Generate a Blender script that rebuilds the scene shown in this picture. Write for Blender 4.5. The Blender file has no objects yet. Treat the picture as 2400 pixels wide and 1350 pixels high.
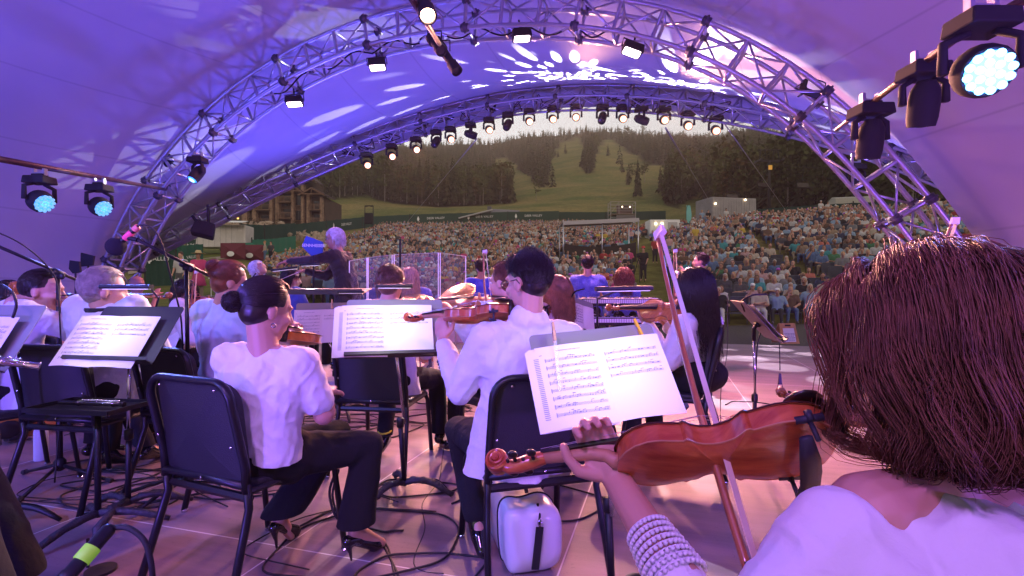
import bpy, bmesh, math, random
import numpy as np
from mathutils import Vector, Matrix, Euler
R=math.radians; PI=math.pi
scene=bpy.context.scene; COL=scene.collection
rnd=random.Random(7); nr=np.random.RandomState(11)
def srgb(r,g,b):
    f=lambda c:(c/255/12.92) if c/255<=.04045 else ((c/255+.055)/1.055)**2.4
    return (f(r),f(g),f(b))
# ---------------------------------------------------------------- camera
CZ=1.16
cd=bpy.data.cameras.new('camera'); cam=bpy.data.objects.new('camera',cd); COL.objects.link(cam)
cam.location=(0,0,CZ); cam.rotation_euler=(R(90),0,0); cd.lens=18; cd.sensor_width=36; cd.clip_start=.02; cd.clip_end=4000
scene.camera=cam
# ---------------------------------------------------------------- sky, sun, exposure
w=bpy.data.worlds.new('World'); scene.world=w; w.use_nodes=True
nt=w.node_tree; bg=nt.nodes['Background']
sky=nt.nodes.new('ShaderNodeTexSky'); sky.sky_type='NISHITA'; sky.sun_disc=False
sky.sun_elevation=R(4); sky.sun_rotation=R(150); sky.dust_density=2.5; sky.altitude=2000
hs=nt.nodes.new('ShaderNodeHueSaturation'); hs.inputs['Saturation'].default_value=.35
mx=nt.nodes.new('ShaderNodeMix'); mx.data_type='RGBA'; mx.blend_type='MULTIPLY'; mx.inputs[0].default_value=1
mx.inputs[7].default_value=(1.0,.90,.86,1)
nt.links.new(sky.outputs[0],hs.inputs['Color']); nt.links.new(hs.outputs[0],mx.inputs[6]); nt.links.new(mx.outputs[2],bg.inputs['Color'])
bg.inputs['Strength'].default_value=.48
sd=bpy.data.lights.new('sun','SUN'); sd.energy=.70; sd.angle=R(12); sd.color=(1,.74,.50)
so=bpy.data.objects.new('sun',sd); COL.objects.link(so); so.rotation_euler=(R(72),0,R(30))
scene.view_settings.view_transform='Standard'; scene.view_settings.look='None'; scene.view_settings.exposure=.35; scene.view_settings.gamma=1
scene.cycles.use_denoising=True
try: scene.cycles.denoiser='OPENIMAGEDENOISE'
except Exception: pass
scene.cycles.max_bounces=5; scene.cycles.diffuse_bounces=3; scene.cycles.glossy_bounces=2; scene.cycles.transparent_max_bounces=12
scene.cycles.sample_clamp_indirect=3
scene.cycles.use_light_tree=True
# ---------------------------------------------------------------- frames
def P(px,py,y): return Vector(((px-1200)/1200*y, y, CZ-(py-675)/1200*y))
def G(px,py,z=0.): y=1200*(CZ-z)/(py-675); return Vector(((px-1200)/1200*y,y,z))
SA=R(-16.5); UX=Vector((math.cos(SA),math.sin(SA),0)); VX=Vector((-math.sin(SA),math.cos(SA),0))
def UV(u,v,z=0.): return UX*u+VX*v+Vector((0,0,z))
def V(*a): return Vector(a)
def lamp(name,kind,loc,target,power,col,size=.1,spot=60,blend=.5,spread=None):
    l=bpy.data.lights.new(name,kind); l.energy=power; l.color=col
    o=bpy.data.objects.new(name,l); COL.objects.link(o); o.location=loc
    d=Vector(target)-Vector(loc); o.rotation_euler=d.to_track_quat('-Z','Y').to_euler()
    if kind=='SPOT': l.spot_size=R(spot); l.spot_blend=blend; l.shadow_soft_size=size
    if kind=='AREA': l.shape='DISK'; l.size=size
    if kind=='AREA' and spread: l.spread=R(spread)
    if kind=='POINT': l.shadow_soft_size=size
    return o
# ---------------------------------------------------------------- coloured wash spots added without fixtures to light canopy, players and floor
BLUE=(.17,.16,1); VIO=(.42,.2,1); PINK=(1,.36,.55); WARM=(1,.62,.45)
lamp('wash_light','SPOT',(-9.5,1.0,.5),(-8,8,4.5),1050,(.09,.10,1),.25,120,.8)
lamp('wash_light','SPOT',(-3,-2.5,.6),(-3,6,5.5),1250,(.19,.09,1),.25,110,.8)
lamp('wash_light','SPOT',(3.2,-1.5,.6),(2.6,4.5,4.6),900,(.28,.09,1),.25,120,.8)
lamp('wash_light','SPOT',(-3.5,12.0,.4),(-2.5,9.5,6),1150,(.09,.08,1),.3,130,.8)
lamp('wash_light','SPOT',(5.5,9,.4),(3.5,8.5,5),650,(.16,.10,1),.3,130,.8)
lamp('wash_light','SPOT',(-4.2,-.8,3.4),(-2.2,3.2,.8),750,(.16,.18,1),.12,75,.6)
lamp('wash_light','SPOT',(2.6,.4,3.0),(.2,2.4,.6),90,(.24,.14,1),.12,100,.7)
lamp('wash_light','SPOT',(-1.0,-1.6,3.8),(-.4,3,.6),430,(.52,.20,1),.2,90,.7)
lamp('wash_light','SPOT',P(1482,116,6.9)+V(0,.2,-.3),(2.6,6.2,0),480,(1,.36,.74),.15,85,.8)
lamp('wash_light','SPOT',P(1222,84,7.2)+V(0,.0,-.3),(.5,3.0,0),320,(1,.36,.34),.15,80,.8)
lamp('wash_light','SPOT',(1.2,-1.3,3.4),(.8,1.2,.8),75,(.40,.20,1),.2,80,.7)
# ---------------------------------------------------------------- materials
MATS={}
def mat(name,col,rough=.6,metal=0.,var=.0,vscale=8.,bump=0.,bscale=60.,emit=None,estr=0.,spec=.5,sheen=0.,sss=0.,coat=0.,trans=0.,alpha=1.,stretch=None,col2=None,detail=4,ani=0.):
    if name in MATS: return MATS[name]
    m=bpy.data.materials.new(name); m.use_nodes=True; nt=m.node_tree; b=nt.nodes['Principled BSDF']
    c=(*col,1); b.inputs['Base Color'].default_value=c; b.inputs['Roughness'].default_value=rough; b.inputs['Metallic'].default_value=metal
    b.inputs['Specular IOR Level'].default_value=spec
    if sheen: b.inputs['Sheen Weight'].default_value=sheen
    if sss: b.inputs['Subsurface Weight'].default_value=sss; b.inputs['Subsurface Scale'].default_value=.02; b.inputs['Subsurface Radius'].default_value=(1,.3,.15)
    if coat: b.inputs['Coat Weight'].default_value=coat; b.inputs['Coat Roughness'].default_value=.12
    if trans: b.inputs['Transmission Weight'].default_value=trans
    if alpha<1: b.inputs['Alpha'].default_value=alpha
    if ani: b.inputs['Anisotropic'].default_value=ani
    tc=None
    def coord():
        nonlocal tc
        if tc is None:
            t=nt.nodes.new('ShaderNodeTexCoord'); tc=t.outputs['Object']
            if stretch:
                mp=nt.nodes.new('ShaderNodeMapping'); mp.inputs['Scale'].default_value=stretch; nt.links.new(tc,mp.inputs[0]); tc=mp.outputs[0]
        return tc
    if var or col2:
        n=nt.nodes.new('ShaderNodeTexNoise'); n.inputs['Scale'].default_value=vscale; n.inputs['Detail'].default_value=detail; n.inputs['Roughness'].default_value=.62
        nt.links.new(coord(),n.inputs['Vector'])
        cr=nt.nodes.new('ShaderNodeValToRGB'); e=cr.color_ramp.elements; e[0].position=.32; e[1].position=.68
        c2=col2 if col2 else tuple(min(1,x*(1+var)) for x in col)
        c1=col if col2 else tuple(x*(1-var) for x in col)
        e[0].color=(*c1,1); e[1].color=(*c2,1)
        nt.links.new(n.outputs['Fac'],cr.inputs[0]); nt.links.new(cr.outputs[0],b.inputs['Base Color'])
    if bump:
        n2=nt.nodes.new('ShaderNodeTexNoise'); n2.inputs['Scale'].default_value=bscale; n2.inputs['Detail'].default_value=5
        nt.links.new(coord(),n2.inputs['Vector'])
        bp=nt.nodes.new('ShaderNodeBump'); bp.inputs['Strength'].default_value=bump; bp.inputs['Distance'].default_value=.01
        nt.links.new(n2.outputs['Fac'],bp.inputs['Height']); nt.links.new(bp.outputs[0],b.inputs['Normal'])
    if emit: b.inputs['Emission Color'].default_value=(*emit,1); b.inputs['Emission Strength'].default_value=estr
    MATS[name]=m; return m
# ---------------------------------------------------------------- objects
def link(o): COL.objects.link(o); return o
def empty(name,loc,rz=0.,label=None,cat=None,group=None,kind=None,rot=None,scale=None):
    o=bpy.data.objects.new(name,None); o.empty_display_size=.1; o.location=loc
    o.rotation_euler=rot if rot is not None else (0,0,rz)
    if scale: o.scale=(scale,)*3
    link(o); tag(o,label,cat,group,kind); return o
def tag(o,label=None,cat=None,group=None,kind=None):
    if label: o['label']=label
    if cat: o['category']=cat
    if group: o['group']=group
    if kind: o['kind']=kind
    return o
def child(o,parent,worldspace=False):
    o.parent=parent
    if worldspace:
        loc=parent.location.copy(); rot=parent.rotation_euler.to_matrix().to_4x4(); s=parent.scale[0]
        o.matrix_parent_inverse=(Matrix.Translation(loc)@rot@Matrix.Scale(s,4)).inverted()
    return o
def spin(me,v):
    me.polygons.foreach_set('use_smooth',[v]*len(me.polygons)); me.update()
class MB:
    def __init__(s): s.v=[]; s.f=[]; s.m=[]; s.n=0
    def add(s,v,f,mi=0):
        v=np.asarray(v,float).reshape(-1,3); s.v.append(v); n=s.n
        s.f.extend([tuple(i+n for i in q) for q in f]); s.m.extend([mi]*len(f)); s.n+=len(v); return s
    def box(s,c,size,rot=None,mi=0,taper=1.):
        hx,hy,hz=[a/2 for a in size]; t=taper
        v=np.array([(-hx,-hy,-hz),(hx,-hy,-hz),(hx,hy,-hz),(-hx,hy,-hz),(-hx*t,-hy*t,hz),(hx*t,-hy*t,hz),(hx*t,hy*t,hz),(-hx*t,hy*t,hz)])
        if rot is not None:
            M=rot if isinstance(rot,np.ndarray) else np.array(Euler(rot).to_matrix()); v=v@M.T
        return s.add(v+np.array(c),[(0,3,2,1),(4,5,6,7),(0,1,5,4),(1,2,6,5),(2,3,7,6),(3,0,4,7)],mi)
    def tube(s,pts,r,n=8,mi=0,cap=True,flat=1.,up=None):
        pts=[Vector(p) for p in pts]; k=len(pts); rr=r if hasattr(r,'__len__') else [r]*k
        T=[]
        for i in range(k):
            d=(pts[min(i+1,k-1)]-pts[max(i-1,0)]); d=d if d.length>1e-9 else Vector((0,0,1)); T.append(d.normalized())
        u=Vector(up) if up is not None else (Vector((0,0,1)) if abs(T[0].z)<.9 else Vector((1,0,0)))
        vs=[]; a=(u-T[0]*u.dot(T[0])).normalized()
        for i in range(k):
            a=(a-T[i]*a.dot(T[i])); a=a.normalized() if a.length>1e-6 else T[i].orthogonal().normalized(); b=T[i].cross(a)
            for j in range(n):
                t=2*PI*j/n+PI/n; vs.append(pts[i]+(a*math.cos(t)*flat+b*math.sin(t))*rr[i])
        fs=[]
        for i in range(k-1):
            for j in range(n): fs.append((i*n+j,i*n+(j+1)%n,(i+1)*n+(j+1)%n,(i+1)*n+j))
        if cap: fs.append(tuple(range(n))[::-1]); fs.append(tuple((k-1)*n+j for j in range(n)))
        return s.add([tuple(v) for v in vs],fs,mi)
    def lathe(s,prof,base=(0,0,0),axis=(0,0,1),n=16,mi=0):
        ax=Vector(axis).normalized(); q=Vector((0,0,1)).rotation_difference(ax)
        vs=[];fs=[]
        for (r,z) in prof:
            for j in range(n):
                t=2*PI*j/n; vs.append(tuple(q@Vector((r*math.cos(t),r*math.sin(t),z))+Vector(base)))
        k=len(prof)
        for i in range(k-1):
            for j in range(n): fs.append((i*n+j,i*n+(j+1)%n,(i+1)*n+(j+1)%n,(i+1)*n+j))
        if prof[0][0]>1e-5: fs.append(tuple(range(n))[::-1])
        if prof[-1][0]>1e-5: fs.append(tuple((k-1)*n+j for j in range(n)))
        return s.add(vs,fs,mi)
    def ell(s,c,r,rot=None,n=12,m=8,mi=0):
        vs=[];r=(r,)*3 if not hasattr(r,'__len__') else r
        for i in range(m+1):
            p=PI*i/m
            for j in range(n):
                t=2*PI*j/n; vs.append((math.sin(p)*math.cos(t),math.sin(p)*math.sin(t),math.cos(p)))
        v=np.array(vs)*np.array(r)
        if rot is not None: v=v@np.array(rot).T
        fs=[(i*n+j,(i+1)*n+j,(i+1)*n+(j+1)%n,i*n+(j+1)%n) for i in range(m) for j in range(n)]
        return s.add(v+np.array(c),fs,mi)
    def prism(s,outline,z0,z1,M=None,mi=0):
        n=len(outline); v=[(x,y,z0) for x,y in outline]+[(x,y,z1) for x,y in outline]
        v=np.array(v,float)
        if M is not None: v=v@np.array(M)[:3,:3].T+np.array(M)[:3,3]
        f=[tuple(range(n))[::-1],tuple(range(n,2*n))]+[(i,(i+1)%n,n+(i+1)%n,n+i) for i in range(n)]
        return s.add(v,f,mi)
    def quad(s,a,b,c,d,mi=0): return s.add([tuple(a),tuple(b),tuple(c),tuple(d)],[(0,1,2,3)],mi)
    def mesh(s,name,mats,smooth=False):
        me=bpy.data.meshes.new(name); v=np.concatenate(s.v) if s.v else np.zeros((0,3))
        me.from_pydata(v.tolist(),[],s.f); mats=mats if isinstance(mats,(list,tuple)) else [mats]
        for m in mats: me.materials.append(m)
        if len(mats)>1: me.polygons.foreach_set('material_index',s.m)
        spin(me,smooth); return me
    def build(s,name,mats,parent=None,smooth=False,ws=False,auto=None):
        o=link(bpy.data.objects.new(name,s.mesh(name,mats,smooth)))
        if auto:
            try: o.data.set_sharp_from_angle(angle=R(auto))
            except Exception: pass
        if parent: child(o,parent,ws)
        return o
def bevel(o,wd,seg=2):
    m=o.modifiers.new('bevel','BEVEL'); m.width=wd; m.segments=seg; m.limit_method='ANGLE'; return o
def fastmesh(name,v,f,mats,mi=None,smooth=False):
    """v (n,3), f (m,k) arrays -> mesh"""
    me=bpy.data.meshes.new(name); v=np.ascontiguousarray(v,dtype=np.float32); f=np.ascontiguousarray(f,dtype=np.int32)
    me.vertices.add(len(v)); me.vertices.foreach_set('co',v.ravel())
    k=f.shape[1]; me.loops.add(f.size); me.loops.foreach_set('vertex_index',f.ravel())
    me.polygons.add(len(f)); me.polygons.foreach_set('loop_start',np.arange(0,f.size,k,dtype=np.int32))
    for m in mats: me.materials.append(m)
    if mi is not None: me.polygons.foreach_set('material_index',np.ascontiguousarray(mi,dtype=np.int32))
    me.polygons.foreach_set('use_smooth',np.full(len(f),smooth)); me.update(calc_edges=True); return me
def copy_tree(o,parent=None):
    c=o.copy(); link(c)
    if parent: c.parent=parent; c.matrix_parent_inverse=o.matrix_parent_inverse.copy()
    for ch in list(o.children): copy_tree(ch,c)
    return c
# ---------------------------------------------------------------- smooth union bodies
def cap(p0,r0,p1,r1,lab=0): return ('c',Vector(p0),r0,Vector(p1),r1,lab)
def ball(c,r,lab=0): return ('e',Vector(c),(r,r,r) if not hasattr(r,'__len__') else r,None,None,lab)
def ellp(c,r,M,lab=0): return ('e',Vector(c),r,M,None,lab)
def prim_mesh(mb,p,res=14):
    if p[0]=='c':
        _,a,ra,b,rb,_l=p; d=b-a; L=d.length
        if L<1e-6: mb.ell(a,ra); return
        prof=[]; h=res//3+2
        sn=max(-.99,min(.99,(ra-rb)/L)); t0=math.asin(sn)
        for i in range(h+1): 
            t=-PI/2+(PI/2+t0)*i/h; prof.append((max(ra*math.cos(t),1e-6),ra*math.sin(t)))
        for i in range(h+1):
            t=t0+(PI/2-t0)*i/h; prof.append((max(rb*math.cos(t),1e-6),L+rb*math.sin(t)))
        mb.lathe(prof,a,d,res)
    else: mb.ell(p[1],p[2],p[3],res,max(6,res*2//3))
def sdist(p,X):
    if p[0]=='c':
        a=np.array(p[1]);b=np.array(p[3]);d=b-a; t=np.clip(((X-a)@d)/max(d@d,1e-9),0,1)
        return np.linalg.norm(X-a-t[:,None]*d,axis=1)-(p[2]+(p[4]-p[2])*t)
    Y=X-np.array(p[1])
    if p[3] is not None: Y=Y@np.array(p[3])
    r=np.array(p[2]); return (np.linalg.norm(Y/r,axis=1)-1)*r.min()
def fold_disp(v,n,amp,sc,seed=0.,dirv=(0,0,1)):
    k=np.array(dirv,float); Y=v+seed
    w=np.sin(Y[:,0]*sc*1.3+2.1*np.sin(Y[:,2]*sc*.7)+1.7*np.sin(Y[:,1]*sc*.9+1))+.7*np.sin(Y[:,2]*sc*2.1+1.9*np.sin(Y[:,0]*sc*1.1)+2*np.sin(Y[:,1]*sc*.8))+.5*np.sin((Y[:,1]+Y[:,0])*sc*2.9+1.5*np.sin(Y[:,2]*sc*1.7))
    r=1-np.abs(np.sin(w*1.1))      # ridged
    return v+n*(amp*(r-.6))[:,None]
def blob(name,prims,mats,vox=.01,smooth=4,parent=None,ws=True,folds=0.,fscale=14.,cut=None,bands=None):
    mb=MB()
    for p in prims: prim_mesh(mb,p)
    tmp=link(bpy.data.objects.new('tmp',mb.mesh('tmp',[mats[0] if isinstance(mats,(list,tuple)) else mats])))
    m=tmp.modifiers.new('r','REMESH'); m.mode='VOXEL'; m.voxel_size=vox; m.use_smooth_shade=True
    if smooth: s=tmp.modifiers.new('s','SMOOTH'); s.factor=.5; s.iterations=smooth
    dg=bpy.context.evaluated_depsgraph_get(); ev=tmp.evaluated_get(dg); me=bpy.data.meshes.new_from_object(ev); me.name=name
    od=tmp.data; bpy.data.objects.remove(tmp); bpy.data.meshes.remove(od)
    me.materials.clear()
    mats=mats if isinstance(mats,(list,tuple)) else [mats]
    for q in mats: me.materials.append(q)
    n=len(me.vertices); v=np.empty(n*3,np.float32); me.vertices.foreach_get('co',v); v=v.reshape(-1,3).astype(float)
    if folds:
        nn=np.empty(n*3,np.float32); me.vertex_normals.foreach_get('vector',nn); nn=nn.reshape(-1,3)
        v=fold_disp(v,nn,folds,fscale,hash(name)%7+len(prims)); me.vertices.foreach_set('co',v.astype(np.float32).ravel())
    if len(mats)>1:
        k=len(me.polygons); c=np.empty(k*3,np.float32); me.polygons.foreach_get('center',c); c=c.reshape(-1,3)
        D=np.stack([sdist(p,c) for p in prims]); labs=np.array([p[-1] for p in prims]); me.polygons.foreach_set('material_index',labs[D.argmin(0)].astype(np.int32))
    me.polygons.foreach_set('use_smooth',[True]*len(me.polygons)); me.update()
    if cut:
        bm=bmesh.new(); bm.from_mesh(me)
        for co,no in cut:
            bmesh.ops.bisect_plane(bm,geom=bm.verts[:]+bm.edges[:]+bm.faces[:],plane_co=co,plane_no=no,clear_outer=True)
        bm.to_mesh(me); bm.free()
    o=link(bpy.data.objects.new(name,me))
    if parent: child(o,parent,ws)
    return o
# ---------------------------------------------------------------- strands (hair)
def strands_mesh(name,pts,rad,matl,parent=None,sides=3,taper=.25,ws=True):
    """pts (N,S,3), rad scalar or (N,)"""
    N,S,_=pts.shape; T=np.empty_like(pts); T[:,1:-1]=pts[:,2:]-pts[:,:-2]; T[:,0]=pts[:,1]-pts[:,0]; T[:,-1]=pts[:,-1]-pts[:,-2]
    T/=np.linalg.norm(T,axis=2,keepdims=True)+1e-9
    ref=np.tile(np.array([.31,.57,.76]),(N,S,1)); A=np.cross(T,ref); A/=np.linalg.norm(A,axis=2,keepdims=True)+1e-9; B=np.cross(T,A)
    rr=(np.ones(N)*rad)[:,None]*np.interp(np.linspace(0,1,S),[0,.1,.6,1],[.8,1,.85,taper])[None,:]
    V_=np.empty((N,S,sides,3))
    for j in range(sides):
        t=2*PI*j/sides; V_[:,:,j]=pts+(A*math.cos(t)+B*math.sin(t))*rr[:,:,None]
    idx=np.arange(N*S*sides).reshape(N,S,sides); q=[]
    for j in range(sides):
        a=idx[:,:-1,j];b=idx[:,:-1,(j+1)%sides];c=idx[:,1:,(j+1)%sides];d=idx[:,1:,j]; q.append(np.stack([a,b,c,d],-1).reshape(-1,4))
    me=fastmesh(name,V_.reshape(-1,3),np.concatenate(q),[matl],smooth=True)
    o=link(bpy.data.objects.new(name,me))
    if parent: child(o,parent,ws)
    return o
def join_objs(name,objs,parent,ws=True):
    """merge helper meshes of one part into a single mesh"""
    bm=bmesh.new(); mats=[]
    for o in objs:
        base=len(mats); 
        for m in o.data.materials: mats.append(m)
        k=len(bm.faces); bm.from_mesh(o.data); bm.faces.ensure_lookup_table()
        for f in bm.faces[k:]: f.material_index+=base
    me=bpy.data.meshes.new(name); bm.to_mesh(me); bm.free()
    for m in mats: me.materials.append(m)
    for o in objs: d=o.data; bpy.data.objects.remove(o); bpy.data.meshes.remove(d)
    o=link(bpy.data.objects.new(name,me))
    if parent: child(o,parent,ws)
    return o
# ---------------------------------------------------------------- terrain
TY=np.array([8,12,16.5,22,26,32,37,42,50,60,75,90,110,150,220,320,500,800,1400.])
TPX=np.array([300,500,700,1000,1150,1250,1400,1550,1650,1800,2000,2350.])
TT={300:[860,790,715,684,664,634,612,602,588,575,560,548,535,500,450,400,350,330,330],
500:[860,790,716,684,664,634,610,598,584,570,556,545,535,500,450,400,350,330,330],
700:[862,792,728,696,676,652,634,616,598,580,556,540,528,492,440,400,355,340,345],
1000:[865,795,760,716,690,655,632,615,592,570,552,538,522,493,470,440,378,345,350],
1150:[865,795,762,712,684,650,628,610,588,568,550,536,520,490,470,440,388,338,345],
1250:[865,795,764,710,680,646,624,604,582,562,546,534,518,487,460,420,368,322,330],
1400:[865,795,764,708,676,640,616,596,572,556,542,530,516,484,450,400,345,312,320],
1550:[865,795,764,704,668,628,602,580,556,542,530,522,510,480,438,388,347,322,330],
1650:[865,795,764,694,652,606,578,556,534,526,520,514,502,476,438,385,348,332,335],
1800:[865,795,762,684,636,582,552,532,520,510,500,494,488,462,415,358,322,312,312],
2000:[865,795,755,668,614,556,530,516,506,498,492,488,480,456,398,342,306,292,292],
2350:[865,795,735,642,588,536,512,500,492,486,480,476,468,445,390,322,292,280,280]}
TAB=np.array([TT[int(k)] for k in TPX],float)
for i in range(len(TPX)): TAB[i]=[v+ (0) for v in TAB[i]]
def gz(x,y):
    x=np.asarray(x,float); y=np.asarray(y,float)
    ye=np.clip(y,8,1400); px=np.clip(1200+1200*x/np.maximum(y,1e-3),300,2350)
    ly=np.log(TY); q=np.interp(np.log(ye),ly,np.arange(len(TY))); j=np.clip(q.astype(int),0,len(TY)-2); fj=q-j
    p=np.interp(px,TPX,np.arange(len(TPX))); i=np.clip(p.astype(int),0,len(TPX)-2); fi=p-i; fi=fi*fi*(3-2*fi)
    r0=TAB[i,j]*(1-fi)+TAB[i+1,j]*fi; r1=TAB[i,j+1]*(1-fi)+TAB[i+1,j+1]*fi; r=r0*(1-fj)+r1*fj
    z=CZ+(675-r)/1200*ye
    z=np.where(y<12,-.12+0*z,z); z=np.where((y>=12)&(y<14),z*(y-12)/2-.12*(14-y)/2,z)
    return z
def gzs(x,y): return float(gz(np.array([x]),np.array([y]))[0])
def grass_mat():
    m=bpy.data.materials.new('meadow'); m.use_nodes=True; nt=m.node_tree; b=nt.nodes['Principled BSDF']; b.inputs['Roughness'].default_value=.95; b.inputs['Specular IOR Level'].default_value=.1
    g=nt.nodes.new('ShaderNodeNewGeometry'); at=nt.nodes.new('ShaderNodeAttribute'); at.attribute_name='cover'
    n1=nt.nodes.new('ShaderNodeTexNoise'); n1.inputs['Scale'].default_value=.035; n1.inputs['Detail'].default_value=9; n1.inputs['Roughness'].default_value=.7
    n2=nt.nodes.new('ShaderNodeTexNoise'); n2.inputs['Scale'].default_value=.8; n2.inputs['Detail'].default_value=8; n2.inputs['Roughness'].default_value=.75
    for n in (n1,n2): nt.links.new(g.outputs['Position'],n.inputs['Vector'])
    r1=nt.nodes.new('ShaderNodeValToRGB'); e=r1.color_ramp.elements; e[0].position=.38; e[0].color=(.085,.125,.026,1); e[1].position=.62; e[1].color=(.25,.20,.07,1)
    r2=nt.nodes.new('ShaderNodeValToRGB'); e=r2.color_ramp.elements; e[0].position=.35; e[0].color=(.55,.55,.5,1); e[1].position=.7; e[1].color=(1.3,1.3,1.2,1)
    nt.links.new(n1.outputs['Fac'],r1.inputs[0]); nt.links.new(n2.outputs['Fac'],r2.inputs[0])
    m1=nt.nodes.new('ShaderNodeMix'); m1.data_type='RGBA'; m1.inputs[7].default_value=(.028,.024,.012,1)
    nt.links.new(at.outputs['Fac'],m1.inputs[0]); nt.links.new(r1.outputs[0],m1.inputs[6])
    m2=nt.nodes.new('ShaderNodeMix'); m2.data_type='RGBA'; m2.blend_type='MULTIPLY'; m2.inputs[0].default_value=1
    nt.links.new(m1.outputs[2],m2.inputs[6]); nt.links.new(r2.outputs[0],m2.inputs[7]); nt.links.new(m2.outputs[2],b.inputs['Base Color'])
    bp=nt.nodes.new('ShaderNodeBump'); bp.inputs['Strength'].default_value=.6; bp.inputs['Distance'].default_value=.4
    nt.links.new(n2.outputs['Fac'],bp.inputs['Height']); nt.links.new(bp.outputs[0],b.inputs['Normal'])
    return m
def inpoly(x,y,poly):
    x=np.asarray(x);y=np.asarray(y);c=np.zeros(x.shape,bool);n=len(poly)
    for i in range(n):
        x1,y1=poly[i];x2,y2=poly[(i+1)%n]
        k=((y1>y)!=(y2>y))&(x<(x2-x1)*(y-y1)/((y2-y1) or 1e-9)+x1); c^=k
    return c
# open ski runs, outlined where they lie on the far slopes
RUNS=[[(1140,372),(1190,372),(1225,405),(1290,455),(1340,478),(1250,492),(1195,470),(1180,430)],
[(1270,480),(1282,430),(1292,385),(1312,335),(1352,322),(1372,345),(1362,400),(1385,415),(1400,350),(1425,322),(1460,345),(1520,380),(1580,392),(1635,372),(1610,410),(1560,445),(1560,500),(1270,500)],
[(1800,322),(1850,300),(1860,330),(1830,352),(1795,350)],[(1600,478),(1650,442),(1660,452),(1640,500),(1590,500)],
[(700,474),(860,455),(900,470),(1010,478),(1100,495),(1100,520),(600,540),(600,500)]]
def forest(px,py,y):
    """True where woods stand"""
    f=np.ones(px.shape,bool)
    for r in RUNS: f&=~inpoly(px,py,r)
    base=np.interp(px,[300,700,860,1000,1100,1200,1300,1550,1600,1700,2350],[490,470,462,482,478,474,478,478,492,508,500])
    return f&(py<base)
def terrain():
    th=np.concatenate([np.linspace(-180,-64,30)[:-1],np.linspace(-64,64,240),np.linspace(64,180,30)[1:-1]]); th=np.radians(th)
    rr=np.concatenate([[0,4,8],np.arange(10,30,1.),np.arange(30,70,2.),np.geomspace(70,1050,70)])
    A,Rr=np.meshgrid(th,rr); x=Rr*np.sin(A); yy=Rr*np.cos(A); 
    ye=Rr*np.cos(np.clip(A,-R(50),R(50))); xe=Rr*np.sin(np.clip(A,-R(50),R(50)))
    z=gz(xe,ye)
    px=1200+1200*xe/np.maximum(ye,1); py=675-1200*(z-CZ)/np.maximum(ye,1)
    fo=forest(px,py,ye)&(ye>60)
    z=z+np.where(ye>120,1,0)*(np.sin(xe*.05)*1.2+np.sin(ye*.06+xe*.02)*1.5)*np.clip((ye-120)/200,0,1)
    v=np.stack([x,yy,z],-1).reshape(-1,3); n=len(th); m=len(rr); f=[]
    I=np.arange(n*m).reshape(m,n); I2=np.roll(I,-1,1)
    f=np.stack([I[:-1],I2[:-1],I2[1:],I[1:]],-1).reshape(-1,4)[:,::-1]
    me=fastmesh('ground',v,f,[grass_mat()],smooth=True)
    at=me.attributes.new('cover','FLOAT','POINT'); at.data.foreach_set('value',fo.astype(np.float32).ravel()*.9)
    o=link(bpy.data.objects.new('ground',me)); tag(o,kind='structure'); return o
terrain()
# mulch strip between stage and first row
mb=MB()
nx=40
xs=np.linspace(-16,20,nx); ys=[7.2,9,11,12.5,14.5,16.2]
v=[(x,y,gzs(x,y)+.03) for y in ys for x in xs]
mb.add(v,[(j*nx+i,j*nx+i+1,(j+1)*nx+i+1,(j+1)*nx+i) for j in range(len(ys)-1) for i in range(nx-1)])
tag(mb.build('gravel_strip',mat('gravel',(.045,.035,.032),.95,var=.6,vscale=30,bump=1,bscale=40)),kind='structure')
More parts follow.
